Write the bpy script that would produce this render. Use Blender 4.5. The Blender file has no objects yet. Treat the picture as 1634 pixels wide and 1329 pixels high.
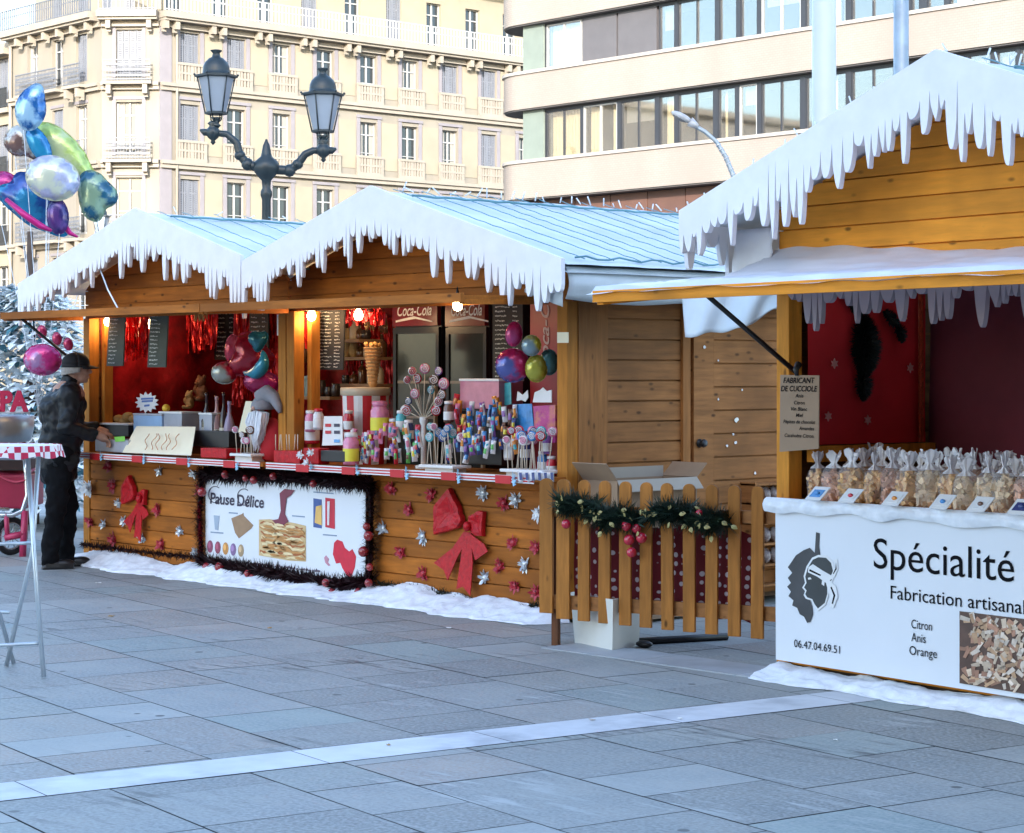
import bpy, math, random
from mathutils import Vector, Matrix, noise
random.seed(11)
S = bpy.context.scene
COL = S.collection
PI = math.pi
# ------------------------------------------------------------------ camera, light
F = 3400.0; CX = 817.0; HY = 595.0; H0 = 1.6
CAM = Vector((9.98, -9.40, H0))
TH = math.atan2(.7425, .670)
RT = Vector((math.cos(TH), math.sin(TH), 0)); FW = Vector((-math.sin(TH), math.cos(TH), 0))
cd = bpy.data.cameras.new('camera'); cam = bpy.data.objects.new('camera', cd); COL.objects.link(cam)
cam.location = CAM; cam.rotation_euler = (PI/2, 0, TH)
cd.sensor_width = 36; cd.lens = 36*F/1634; cd.shift_y = (HY-664.5)/1634; cd.clip_end = 2000; cd.clip_start = .1
S.camera = cam
SUN_EL = math.radians(19); sx, sy = .70, -.714     # horizontal direction towards the sun
w = bpy.data.worlds.new('World'); S.world = w; w.use_nodes = True
nt = w.node_tree; bg = nt.nodes['Background']; sky = nt.nodes.new('ShaderNodeTexSky')
sky.sky_type = 'NISHITA'; sky.sun_disc = False; sky.sun_elevation = SUN_EL; sky.sun_rotation = math.atan2(sx, sy)
sky.air_density = 1.0; sky.dust_density = 1.2; sky.ozone_density = 1.3
nt.links.new(sky.outputs[0], bg.inputs[0]); bg.inputs[1].default_value = .15
ld = bpy.data.lights.new('sun', 'SUN'); ld.energy = 2.0; ld.angle = math.radians(.5); ld.color = (1, .96, .90)
so = bpy.data.objects.new('sun', ld); COL.objects.link(so)
sd = Vector((sx*math.cos(SUN_EL), sy*math.cos(SUN_EL), math.sin(SUN_EL)))
so.rotation_euler = sd.to_track_quat('Z', 'Y').to_euler(); so.location = (20, -30, 40)
S.view_settings.view_transform = 'Standard'; S.view_settings.look = 'None'
S.view_settings.exposure = 2.5; S.view_settings.gamma = 1

# ------------------------------------------------------------------ where a point of the square stands
def ray(x): return RT*((x-CX)/F) + FW
def at_z(x, y, Z): p = CAM + ray(x)*Z; return Vector((p.x, p.y, H0-(y-HY)/F*Z))
def at_v(x, y, v): d = ray(x); return at_z(x, y, (v-CAM.y)/d.y)
def at_u(x, y, u): d = ray(x); return at_z(x, y, (u-CAM.x)/d.x)
def gnd(x, y, h=0): return at_z(x, y, F*(H0-h)/(y-HY))
def depth(p): return (Vector((p[0], p[1], 0))-Vector((CAM.x, CAM.y, 0))).dot(FW)
def sc(p): return F/depth(p)
U = random.uniform
# the right-hand stall stands turned by CR about its front left corner CP, which comes to CT_: it is built square to the others and turned afterwards,
# so sight lines are taken in its own frame while it is being built
CR = math.radians(-6.1); CP = Vector((2.23, -.44, 0)); CT_ = CP+Vector((.31, -.36, 0)); WORLD_VIEW = (CAM.copy(), RT.copy(), FW.copy())
def turned(on):
    global CAM, RT, FW
    CAM, RT, FW = [v.copy() for v in WORLD_VIEW]
    if on:
        R_ = Matrix.Rotation(-CR, 3, 'Z'); CAM = CP+R_ @ (CAM-CT_); RT = R_ @ RT; FW = R_ @ FW
def turn(o):
    R_ = Matrix.Rotation(CR, 3, 'Z'); o.location = CT_+R_ @ (Vector(o.location)-CP); e = o.rotation_euler
    o.rotation_euler = (Matrix.Rotation(CR, 3, 'Z') @ e.to_matrix()).to_euler(); WL[o.name] = Vector(o.location)
# ------------------------------------------------------------------ mesh builder
WL = {}
class MB:
    def __init__(s): s.v = []; s.f = []; s.m = []; s.sm = []
    def add(s, vs, fs, mi=0, sm=False, M=None):
        b = len(s.v)
        s.v += [tuple(M @ Vector(p)) for p in vs] if M else [tuple(p) for p in vs]
        s.f += [tuple(i+b for i in f) for f in fs]; s.m += [mi]*len(fs); s.sm += [sm]*len(fs)
        return s
    def bx(s, a, b, mi=0, M=None):
        x0, y0, z0 = a; x1, y1, z1 = b
        vs = [(x0,y0,z0),(x1,y0,z0),(x1,y1,z0),(x0,y1,z0),(x0,y0,z1),(x1,y0,z1),(x1,y1,z1),(x0,y1,z1)]
        return s.add(vs, [(0,3,2,1),(4,5,6,7),(0,1,5,4),(1,2,6,5),(2,3,7,6),(3,0,4,7)], mi, False, M)
    def box(s, c, d, rz=0, mi=0, M=None):
        T = Matrix.Translation(c) @ Matrix.Rotation(rz, 4, 'Z')
        if M: T = M @ T
        return s.bx((-d[0]/2,-d[1]/2,-d[2]/2), (d[0]/2,d[1]/2,d[2]/2), mi, T)
    def tube(s, pts, r, n=8, mi=0, cap=True, sm=True, M=None):
        pts = [Vector(p) for p in pts]; k = len(pts)
        rs = r if isinstance(r, (list, tuple)) else [r]*k
        vs = []; up = Vector((.13, .21, 1)).normalized(); q = None
        for i, p in enumerate(pts):
            d = (pts[min(i+1, k-1)]-pts[max(i-1, 0)])
            d = d.normalized() if d.length > 1e-9 else up
            if q is None: q = up.cross(d); q = q if q.length > .05 else Vector((1, 0, 0)).cross(d)
            q = q - d*q.dot(d); q.normalize(); w_ = d.cross(q)
            for j in range(n):
                a = 2*PI*j/n; vs.append(p+q*(math.cos(a)*rs[i])+w_*(math.sin(a)*rs[i]))
        fs = [(i*n+j, i*n+(j+1) % n, (i+1)*n+(j+1) % n, (i+1)*n+j) for i in range(k-1) for j in range(n)]
        if cap: fs += [tuple(range(n-1, -1, -1)), tuple(range((k-1)*n, k*n))]
        return s.add(vs, fs, mi, sm, M)
    def lathe(s, prof, c=(0,0,0), n=16, mi=0, M=None, sm=True, a0=0, sx=1, sy=1):
        vs = []; k = len(prof)
        for r, z in prof:
            for j in range(n):
                a = a0+2*PI*j/n; vs.append((c[0]+sx*r*math.cos(a), c[1]+sy*r*math.sin(a), c[2]+z))
        fs = [(i*n+j, i*n+(j+1) % n, (i+1)*n+(j+1) % n, (i+1)*n+j) for i in range(k-1) for j in range(n)]
        fs += [tuple(range(n-1, -1, -1)), tuple(range((k-1)*n, k*n))]
        return s.add(vs, fs, mi, sm, M)
    def ball(s, c, r, n=12, mi=0, M=None):
        rx, ry, rz = r if isinstance(r, (tuple, list)) else (r, r, r); k = max(4, n//2)
        vs = [(c[0], c[1], c[2]-rz)]
        for i in range(1, k):
            t = -PI/2+PI*i/k
            for j in range(n):
                a = 2*PI*j/n; vs.append((c[0]+rx*math.cos(t)*math.cos(a), c[1]+ry*math.cos(t)*math.sin(a), c[2]+rz*math.sin(t)))
        vs.append((c[0], c[1], c[2]+rz)); L = len(vs)-1
        fs = [(0, 1+(j+1) % n, 1+j) for j in range(n)]
        fs += [(1+i*n+j, 1+i*n+(j+1) % n, 1+(i+1)*n+(j+1) % n, 1+(i+1)*n+j) for i in range(k-2) for j in range(n)]
        fs += [(1+(k-2)*n+j, 1+(k-2)*n+(j+1) % n, L) for j in range(n)]
        return s.add(vs, fs, mi, True, M)
    def prism(s, P, off, mi=0, M=None):
        """closed polygon of 3-D points, extruded by vector off"""
        P = [Vector(p) for p in P]; n = len(P); off = Vector(off)
        vs = P+[p+off for p in P]
        fs = [tuple(range(n)), tuple(range(2*n-1, n-1, -1))]+[(i, i+n, (i+1) % n+n, (i+1) % n) for i in range(n)]
        return s.add(vs, fs, mi, False, M)
    def grid(s, fn, nu, nv, mi=0, sm=True, M=None):
        vs = [fn(i/nu, j/nv) for i in range(nu+1) for j in range(nv+1)]
        fs = [(i*(nv+1)+j, (i+1)*(nv+1)+j, (i+1)*(nv+1)+j+1, i*(nv+1)+j+1) for i in range(nu) for j in range(nv)]
        return s.add(vs, fs, mi, sm, M)
    def mesh(s, name, mats, off=(0,0,0)):
        me = bpy.data.meshes.new(name)
        ox, oy, oz = off
        me.from_pydata([(p[0]-ox, p[1]-oy, p[2]-oz) for p in s.v], [], s.f)
        for m in (mats if isinstance(mats, (list, tuple)) else [mats]): me.materials.append(m)
        me.polygons.foreach_set('material_index', s.m); me.polygons.foreach_set('use_smooth', s.sm); me.update()
        return me
    def build(s, name, mats, parent=None, label=None, cat=None, group=None, kind=None, bevel=0, solid=0, local=False):
        """one mesh object; world coordinates unless local (then relative to the parent)"""
        if parent is not None:
            off = Vector((0,0,0)) if local else WL[parent.name]
            wl = WL[parent.name].copy()
        else:
            xs, ys, zs = zip(*s.v)
            off = Vector(((min(xs)+max(xs))/2, (min(ys)+max(ys))/2, min(zs))); wl = off.copy()
        o = bpy.data.objects.new(name, s.mesh(name, mats, off)); COL.objects.link(o)
        if parent is not None: o.parent = parent
        else: o.location = off
        WL[o.name] = wl
        if bevel:
            b = o.modifiers.new('bevel', 'BEVEL'); b.width = bevel; b.segments = 2; b.limit_method = 'ANGLE'
        if solid:
            b = o.modifiers.new('solid', 'SOLIDIFY'); b.thickness = solid; b.offset = 0
        return tag(o, label, cat, group, kind)
def tag(o, label=None, cat=None, group=None, kind=None):
    for k, val in (('label', label), ('category', cat), ('group', group), ('kind', kind)):
        if val: o[k] = val
    return o
def thing(name, label, cat, loc, group=None):
    o = bpy.data.objects.new(name, None); COL.objects.link(o); o.location = loc; o.empty_display_size = .1
    WL[o.name] = Vector(loc); return tag(o, label, cat, group)
def copy_tree(o, loc, rz=0, label=None, parent=None, scale=None):
    c = o.copy(); COL.objects.link(c)
    if parent is None:
        c.location = loc; c.rotation_euler = (0, 0, rz)
        if scale: c.scale = scale
        if label: c['label'] = label
        WL[c.name] = Vector(loc)
    else: c.parent = parent
    for ch in list(o.children): copy_tree(ch, None, parent=c)
    return c
def text_geo(body, shear=0, bold=0, space=1):
    cu = bpy.data.curves.new('text', 'FONT'); cu.body = body; cu.shear = shear; cu.offset = bold; cu.space_character = space
    cu.resolution_u = 4; cu.size = 1
    ob = bpy.data.objects.new('text', cu); me = bpy.data.meshes.new_from_object(ob)
    vs = [tuple(v.co) for v in me.vertices]; fs = [tuple(p.vertices) for p in me.polygons]
    bpy.data.objects.remove(ob); bpy.data.curves.remove(cu); bpy.data.meshes.remove(me)
    return vs, fs
def put_text(mb, body, o, ax, az, width, height, shear=0, bold=0, mi=0, ref='H'):
    """lettering from the left end of its base line o; width of the line and height of a capital in metres"""
    vs, fs = text_geo(body, shear, bold); x0 = min(v[0] for v in vs); x1 = max(v[0] for v in vs)
    k = width/(x1-x0) if width else height/.69; kz = height/.69
    ax = Vector(ax); az = Vector(az); o = Vector(o)
    mb.add([o+ax*((v[0]-x0)*k)+az*(v[1]*kz) for v in vs], fs, mi)
def ppoly(mb, pts, v, th=.004, mi=0, n=None):
    """a flat cut-out standing in the plane y = v, its outline given by sight"""
    mb.prism([at_v(x, y, v) for x, y in pts], (0, th, 0), mi)
def ptext(mb, body, x0, y0, x1, cap, v, shear=0, bold=0, mi=0):
    o = at_v(x0, y0, v); width = at_v(x1, y0, v).x-o.x
    put_text(mb, body, o, (1,0,0), (0,0,1), width, cap/sc(o), shear, bold, mi)
# ------------------------------------------------------------------ materials
def nodes(name):
    m = bpy.data.materials.new(name); m.use_nodes = True; n = m.node_tree
    return m, n, n.nodes['Principled BSDF'], n.links.new
def rgb(c): return (c[0], c[1], c[2], 1)
def mul(c, k): return (min(1, c[0]*k), min(1, c[1]*k), min(1, c[2]*k))
def mix(n, L, fac, a, b):
    x = n.nodes.new('ShaderNodeMix'); x.data_type = 'RGBA'
    for sock, val in ((x.inputs[0], fac), (x.inputs[6], a), (x.inputs[7], b)):
        if hasattr(val, 'links'): L(val, sock)
        elif isinstance(val, (int, float)): sock.default_value = val
        else: sock.default_value = rgb(val)
    return x.outputs[2]
def noise_tex(n, L, scale, detail=4, sx=(1,1,1), rough=.55):
    tc = n.nodes.new('ShaderNodeTexCoord'); mp = n.nodes.new('ShaderNodeMapping'); mp.inputs['Scale'].default_value = sx
    L(tc.outputs['Object'], mp.inputs[0]); t = n.nodes.new('ShaderNodeTexNoise')
    t.inputs['Scale'].default_value = scale; t.inputs['Detail'].default_value = detail; t.inputs['Roughness'].default_value = rough
    L(mp.outputs[0], t.inputs[0]); return t.outputs[0], mp.outputs[0]
def ramp(n, L, x, a, b):
    r = n.nodes.new('ShaderNodeMapRange'); L(x, r.inputs[0]); r.inputs[1].default_value = a; r.inputs[2].default_value = b; return r.outputs[0]
def bump(n, L, bs, h, strength, dist=.02):
    b = n.nodes.new('ShaderNodeBump'); b.inputs['Strength'].default_value = strength; b.inputs['Distance'].default_value = dist
    L(h, b.inputs['Height']); L(b.outputs[0], bs.inputs['Normal'])
def mat(name, col, rough=.6, var=.18, scale=6, bmp=0, metal=0, isl=0, spec=.5, emit=0, alt=None, altlo=.5, althi=.65, sx=(1,1,1), coat=0):
    m, n, b, L = nodes(name)
    f, _ = noise_tex(n, L, scale, 5, sx)
    c = mix(n, L, ramp(n, L, f, .25, .75), mul(col, 1-var), mul(col, 1+var))
    if alt: f2, _ = noise_tex(n, L, scale*.37, 6, sx); c = mix(n, L, ramp(n, L, f2, altlo, althi), c, alt)
    if isl:
        g = n.nodes.new('ShaderNodeNewGeometry'); h = n.nodes.new('ShaderNodeHueSaturation')
        L(c, h.inputs['Color']); r = n.nodes.new('ShaderNodeMapRange'); L(g.outputs['Random Per Island'], r.inputs[0])
        r.inputs[3].default_value = 1-isl; r.inputs[4].default_value = 1+isl; L(r.outputs[0], h.inputs['Value']); c = h.outputs[0]
    L(c, b.inputs['Base Color']); b.inputs['Roughness'].default_value = rough; b.inputs['Metallic'].default_value = metal
    b.inputs['Specular IOR Level'].default_value = spec; b.inputs['Coat Weight'].default_value = coat
    if bmp: bump(n, L, b, f, bmp)
    if emit: L(c, b.inputs['Emission Color']); b.inputs['Emission Strength'].default_value = emit
    return m
def wood(name, col, axis=0, rough=.68, knots=1, isl=.2, var=.32):
    m, n, b, L = nodes(name)
    st = [9, 9, 9]; st[axis] = .9
    f, mp = noise_tex(n, L, 3.2, 6, st, .6)
    c = mix(n, L, ramp(n, L, f, .3, .72), mul(col, 1-var), mul(col, 1+var*.8))
    if knots:
        ks = [3.2, 3.2, 3.2]; ks[axis] = 1.5
        tc = n.nodes.new('ShaderNodeTexCoord'); mq = n.nodes.new('ShaderNodeMapping'); mq.inputs['Scale'].default_value = ks
        L(tc.outputs['Object'], mq.inputs[0]); vo = n.nodes.new('ShaderNodeTexVoronoi'); vo.inputs['Scale'].default_value = 3.3
        L(mq.outputs[0], vo.inputs[0]); c = mix(n, L, ramp(n, L, vo.outputs['Distance'], .15, .06), c, mul(col, .26))
    f3, _ = noise_tex(n, L, 1.3, 3); c = mix(n, L, ramp(n, L, f3, .42, .72), c, mul(col, .52))
    g = n.nodes.new('ShaderNodeNewGeometry'); h = n.nodes.new('ShaderNodeHueSaturation'); L(c, h.inputs['Color'])
    r = n.nodes.new('ShaderNodeMapRange'); L(g.outputs['Random Per Island'], r.inputs[0]); r.inputs[3].default_value = 1-isl; r.inputs[4].default_value = 1+isl
    L(r.outputs[0], h.inputs['Value']); L(h.outputs[0], b.inputs['Base Color'])
    b.inputs['Roughness'].default_value = rough; b.inputs['Specular IOR Level'].default_value = .22; bump(n, L, b, f, .25, .01); return m
def glass(name, tint=(.9,.95,.95), lo=.12, hi=.8):
    m, n, b, L = nodes(name); n.nodes.remove(b)
    out = n.nodes['Material Output']; t = n.nodes.new('ShaderNodeBsdfTransparent'); t.inputs[0].default_value = rgb(tint)
    g = n.nodes.new('ShaderNodeBsdfGlossy'); g.inputs['Roughness'].default_value = .03
    lw = n.nodes.new('ShaderNodeLayerWeight'); lw.inputs[0].default_value = .45
    r = n.nodes.new('ShaderNodeMapRange'); L(lw.outputs['Facing'], r.inputs[0]); r.inputs[3].default_value = lo; r.inputs[4].default_value = hi
    x = n.nodes.new('ShaderNodeMixShader'); L(r.outputs[0], x.inputs[0]); L(t.outputs[0], x.inputs[1]); L(g.outputs[0], x.inputs[2]); L(x.outputs[0], out.inputs[0]); return m
# ------------------------------------------------------------------ ground
GA = math.radians(-8.5)                    # the paving is laid a little askew to the stalls
GU = Vector((math.cos(GA), math.sin(GA), 0)); GV = Vector((-math.sin(GA), math.cos(GA), 0))
m_earth = mat('joint_grit', (.07, .075, .08), .95, .3, 9)
gb = MB(); gb.add([(-700,-700,-.012),(700,-700,-.012),(700,700,-.012),(-700,700,-.012)], [(0,1,2,3)])
gb.build('ground', m_earth, kind='structure')
def paving_mat(name, col, alt):
    m, n, b, L = nodes(name)
    g = n.nodes.new('ShaderNodeNewGeometry')
    cr = n.nodes.new('ShaderNodeValToRGB'); L(g.outputs['Random Per Island'], cr.inputs[0])
    el = cr.color_ramp.elements; el[0].position = 0; el[0].color = rgb(mul(col, .62)); el[1].position = 1; el[1].color = rgb(mul(col, 1.35))
    for p, c in ((.22, mul(col, .85)), (.4, mul(col, 1.0)), (.52, alt), (.62, (col[0]*.85, col[1]*1.1, col[2]*1.12)), (.74, mul(alt, .8)), (.8, mul(col, .92))):
        e = el.new(p); e.color = rgb(c)
    f, _ = noise_tex(n, L, 2.2, 8, (1,1,1), .65); f2, _ = noise_tex(n, L, 55, 4); f3, _ = noise_tex(n, L, .55, 6, (1,1,1), .7); f4, _ = noise_tex(n, L, 7, 6, (.35, 2.2, 1), .7)
    c = mix(n, L, .12, cr.outputs[0], mul(col, 1.0))
    x = n.nodes.new('ShaderNodeMix'); x.data_type = 'RGBA'; x.blend_type = 'MULTIPLY'; x.inputs[0].default_value = .8
    L(c, x.inputs[6]); L(mix(n, L, ramp(n, L, f, .3, .7), (.58,.66,.70), (1.34,1.24,1.14)), x.inputs[7]); c = x.outputs[2]
    c = mix(n, L, ramp(n, L, f2, .35, .85), c, mul(col, 1.5))
    md = n.nodes.new('ShaderNodeMath'); md.operation = 'MULTIPLY'; L(ramp(n, L, f3, .54, .66), md.inputs[0]); L(ramp(n, L, f4, .50, .60), md.inputs[1])
    c = mix(n, L, md.outputs[0], c, mul(col, .45)); me_ = n.nodes.new('ShaderNodeMath'); me_.operation = 'MULTIPLY'; L(ramp(n, L, f3, .48, .38), me_.inputs[0]); L(ramp(n, L, f4, .52, .60), me_.inputs[1]); c = mix(n, L, me_.outputs[0], c, mul(col, 1.55))
    vg = n.nodes.new('ShaderNodeTexVoronoi'); vg.inputs['Scale'].default_value = 2.6; tg = n.nodes.new('ShaderNodeTexCoord'); L(tg.outputs['Object'], vg.inputs[0]); c = mix(n, L, ramp(n, L, vg.outputs['Distance'], .07, .05), c, mul(col, .45))
    L(c, b.inputs['Base Color'])
    r = n.nodes.new('ShaderNodeMapRange'); L(f, r.inputs[0]); r.inputs[3].default_value = .42; r.inputs[4].default_value = .75; L(r.outputs[0], b.inputs['Roughness'])
    bump(n, L, b, f2, .3, .004); return m
m_slab = paving_mat('slate_paving', (.25, .265, .262), (.33, .275, .24))
sb = MB()
def gp(a, b, z): return GU*a+GV*b+Vector((0, 0, z))
o_ = gnd(0, 1260); p_ = gnd(1390, 1110)
sa = ((o_+p_)/2).dot(GU); SW = .175      # the pale strip runs along GV at this offset
sa1 = sa+SW
bb = -26.0
rr = random.Random(4)
while bb < 22:
    hgt = rr.choice((.36, .42, .5, .5, .6)); a = -34.0+rr.uniform(0, .6)
    while a < 30:
        ln = rr.choice((.42, .5, .6, .75, .95)); a0, a1 = a, a+ln; a = a1
        spans = [(a0, a1)]
        lo, hi = sa-SW, sa+SW
        if a0 < hi and a1 > lo: spans = [q for q in ((a0, lo), (hi, a1)) if q[1]-q[0] > .012]
        for q0, q1 in spans:
            z = rr.uniform(-.0006, .0006); j = .0038; t = [rr.uniform(-.0005, .0005) for _ in range(4)]
            sb.add([gp(q0+j, bb+j, z+t[0]), gp(q1-j, bb+j, z+t[1]), gp(q1-j, bb+hgt-j, z+t[2]), gp(q0+j, bb+hgt-j, z+t[3])], [(0,1,2,3)])
    bb += hgt
sb.build('pavement', m_slab, kind='structure')
m_pale = mat('pale_stone', (.60, .62, .65), .6, .12, 5, .15, isl=.06, alt=(.40,.42,.45))
st = MB(); b = -20.0
while b < 14:
    l = rr.uniform(.9, 1.3); st.add([gp(sa-SW+.006, b, .001), gp(sa+SW-.006, b, .001), gp(sa+SW-.006, b+l-.005, .001), gp(sa-SW+.006, b+l-.005, .001)], [(0,1,2,3)]); b += l
st.build('stone_strip', m_pale, kind='structure')
st = MB(); a = .9
m_pale2 = mat('grey_stone', (.36, .38, .40), .6, .15, 5, .15, isl=.08)
while a < 3.2:
    l = rr.uniform(.7, 1.0); st.bx((a, -.98, -.01), (a+l-.006, -.62, .006)); a += l
st.build('stone_border', m_pale2, kind='structure')
# ------------------------------------------------------------------ buildings
m_cream = mat('cream_limestone', (.205, .184, .148), .85, .16, .8, .12, alt=(.165, .152, .14), sx=(1,1,.35), altlo=.48, althi=.78)
m_trim = mat('pale_limestone', (.245, .218, .18), .8, .10, 1.5, .1)
m_panel = mat('ochre_render', (.245, .215, .16), .9, .07, 1.2)
m_white = mat('white_joinery', (.32, .32, .315), .5, .05, 3)
m_dark = mat('dark_window_glass', (.018, .024, .03), .08, .3, .5, spec=.7)
m_shut = mat('lilac_grey_shutter', (.15, .16, .185), .6, .08, 3)
m_iron = mat('grey_painted_iron', (.11, .12, .14), .5, .1, 4)
m_blackiron = mat('black_iron', (.03, .032, .035), .5, .1, 4)
m_curt = mat('net_curtain', (.22, .21, .19), .9, .15, 6, sx=(6,6,1))
class Fr:
    def __init__(s, o, a, n): s.o = Vector((o[0], o[1], 0)); s.a = Vector((a[0], a[1], 0)); s.n = Vector((n[0], n[1], 0))
    def M(s): return Matrix(((s.a.x, s.n.x, 0, s.o.x), (s.a.y, s.n.y, 0, s.o.y), (0, 0, 1, 0), (0, 0, 0, 1)))
    def p(s, a, n, z): q = s.o+s.a*a+s.n*n; return Vector((q.x, q.y, z))
def walled(mb, fr, a0, a1, z0, z1, holes, dep=.28, mi=0):
    """a wall face with openings (a0, a1, z0, z1) and their reveals"""
    A = sorted({a0, a1, *[h[0] for h in holes], *[h[1] for h in holes]}); Z = sorted({z0, z1, *[h[2] for h in holes], *[h[3] for h in holes]})
    M = fr.M()
    for i in range(len(A)-1):
        for j in range(len(Z)-1):
            ca, cz = (A[i]+A[i+1])/2, (Z[j]+Z[j+1])/2
            if any(h[0] < ca < h[1] and h[2] < cz < h[3] for h in holes): continue
            mb.add([(A[i],0,Z[j]),(A[i+1],0,Z[j]),(A[i+1],0,Z[j+1]),(A[i],0,Z[j+1])], [(0,1,2,3)], mi, False, M)
    for h in holes:
        x0, x1, y0, y1 = h
        for q in (((x0,0,y0),(x0,0,y1),(x0,-dep,y1),(x0,-dep,y0)), ((x1,0,y1),(x1,0,y0),(x1,-dep,y0),(x1,-dep,y1)),
                  ((x0,0,y1),(x1,0,y1),(x1,-dep,y1),(x0,-dep,y1)), ((x1,0,y0),(x0,0,y0),(x0,-dep,y0),(x1,-dep,y0))):
            mb.add(q, [(0,1,2,3)], mi, False, M)
def fbox(mb, fr, a0, a1, n0, n1, z0, z1, mi=0): mb.bx((a0, n0, z0), (a1, n1, z1), mi, fr.M())
def fwindow(par, fr, a0, a1, z0, z1, style, n=-.2):
    """a tall double casement: frame with glazing bars, pane behind, louvred shutters when closed"""
    f = MB(); w_ = a1-a0; t = .055; am = (a0+a1)/2
    for q in ((a0, a0+t, z0, z1), (a1-t, a1, z0, z1), (a0+t, a1-t, z1-t, z1), (a0+t, a1-t, z0, z0+t*1.6), (am-.04, am+.04, z0+t*1.6, z1-t)):
        fbox(f, fr, q[0], q[1], n-.05, n+.012, q[2], q[3])
    zt = z0+(z1-z0)*.74
    fbox(f, fr, a0+t, am-.04, n-.05, n+.004, zt, zt+.06); fbox(f, fr, am+.04, a1-t, n-.05, n+.004, zt, zt+.06)
    zq = z0+(z1-z0)*.38
    fbox(f, fr, a0+t, am-.04, n-.05, n+.002, zq, zq+.035); fbox(f, fr, am+.04, a1-t, n-.05, n+.002, zq, zq+.035)
    wo = f.build('window', m_white, par)
    g = MB(); fbox(g, fr, a0, a1, n-.09, n-.06, z0, z1); g.build('pane', m_dark, wo)
    if style == 2:
        c = MB(); k = 22
        for (c0, c1) in ((a0+t, a0+t+w_*.26), (a1-t-w_*.26, a1-t)):
            c.grid(lambda s, q: fr.p(c0+(c1-c0)*s, n-.035+.012*math.sin(s*25), z0+.1+(z1-z0-.15)*q), k, 1)
        c.build('curtain', m_curt, wo)
    if style == 1:
        c = MB(); k = 5; sw = w_/4
        for q in range(4):
            e0 = a0+q*sw+.015; e1 = a0+(q+1)*sw-.015; dn = n+.035+(.03 if q % 2 else 0)
            fbox(c, fr, e0, e0+.05, dn, dn+.04, z0+.03, z1-.03); fbox(c, fr, e1-.05, e1, dn, dn+.04, z0+.03, z1-.03)
            zz = z0+.05
            while zz < z1-.08:
                fbox(c, fr, e0+.05, e1-.05, dn+.008, dn+.03, zz, zz+.065); zz += .085
        c.build('shutter', m_shut, wo)
    return wo
cb = cam2w = None
P1 = CAM+RT*(-16.3)+FW*98.55; P0 = P1-Vector((.7071, .7071, 0))*2.7
LB = thing('corner_building', 'cream stone apartment building with a cut corner, balconies and shuttered windows', 'building', (P1.x-8, P1.y+10, 0))
fR = Fr(P1, (0, 1), (1, 0)); fC = Fr(P0, (.7071, .7071), (.7071, -.7071)); fL = Fr((P0.x-8.4, P0.y), (1, 0), (0, -1))
LV = [8.0, 11.55, 15.15]                       # balcony floors
WT = [10.65, 14.15, 17.5]
RLEN = 34.0
cent = [at_u(x, 0, P1.x).y-P1.y for x in (303, 377, 449, 519, 588, 654, 718, 780)]
cent += [cent[-1]+2.65*i for i in range(1, 5)]
wall = MB()
wz = [(z+.12, t) for z, t in zip(LV, WT)]+[(4.4, 7.1)]
holes = [(c-.52, c+.52, z, t) for c in cent for z, t in wz]
walled(wall, fR, 0, RLEN, 0, 18.0, holes)
cm = 1.28
walled(wall, fC, 0, 2.7, 0, 18.0, [(cm-.6, cm+.6, z, t) for z, t in wz])
lc = [8.4-1.35, 8.4-3.55, 8.4-5.75]
lc = [at_v(x, 0, P0.y).x-(P0.x-8.4) for x in (130, 92, 52)]
walled(wall, fL, 0, 8.4, 0, 18.0, [(c-.5, c+.5, z, t) for c in lc for z, t in wz])
wall.build('wall', m_cream, LB)
b = MB()                                        # attic floor, set back behind its railing
topc = cent
walled(b, Fr(P1+Vector((-1.3, 0, 0)), (0, 1), (1, 0)), -.6, RLEN, 18.3, 22.2, [(c-.5, c+.5, 18.5, 20.9) for c in topc])
f2 = Fr(fC.p(0, -1.3, 0), (.7071, .7071), (.7071, -.7071)); walled(b, f2, .2, 2.5, 18.3, 22.2, [(cm-.5, cm+.5, 18.5, 20.9)])
f3 = Fr(fL.p(0, -1.3, 0), (1, 0), (0, -1)); walled(b, f3, 0, 7.9, 18.3, 22.2, [(c-.5, c+.5, 18.5, 20.9) for c in lc])
b.build('attic_wall', m_panel, LB)
b = MB(); b.prism([(P1.x+.2, P1.y-.1, 22.2), (P1.x+.2, P1.y+RLEN, 22.2), (P1.x-16, P1.y+RLEN, 22.2), (P0.x-9, P1.y+16, 22.2), (P0.x-9, P0.y-.2, 22.2), (P0.x, P0.y-.2, 22.2)], (0, 0, .4))
b.build('roof', mat('grey_zinc', (.3, .31, .33), .5), LB)
# pilasters, panels and string courses
b = MB()
fbox(b, fR, -.02, .62, .003, .07, 0, 17.6)
for c in cent:
    for sgn in (-1, 1):
        fbox(b, fR, c+sgn*.66-.10, c+sgn*.66+.10, .003, .05, 8.0, 10.9); fbox(b, fR, c+sgn*.66-.10, c+sgn*.66+.10, .003, .05, 11.55, 14.4); fbox(b, fR, c+sgn*.66-.10, c+sgn*.66+.10, .003, .05, 15.15, 17.6)
    for z, t in zip(LV, WT): fbox(b, fR, c-.8, c+.8, .003, .09, t+.2, t+.34)
for z, t in wz: fbox(b, fC, cm-.78, cm-.62, .003, .05, z, t+.1); fbox(b, fC, cm+.62, cm+.78, .003, .05, z, t+.1); fbox(b, fC, cm-.78, cm+.78, .003, .06, t+.1, t+.26)
for c in lc:
    for z, t in wz: fbox(b, fL, c-.62, c+.62, .003, .05, t+.08, t+.22)
b.build('pilasters', mat('grey_limestone', (.185, .172, .185), .85, .08, 2, .1), LB)
b = MB()
for i, c in enumerate(cent[:-1]):
    d = cent[i+1]
    for z, t in zip(LV, WT): b = MB(); fbox(b, fR, c+.83, d-.83, .002, .025, z+.25, t+.05); b.build('wall_panel', m_panel, LB)
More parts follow.
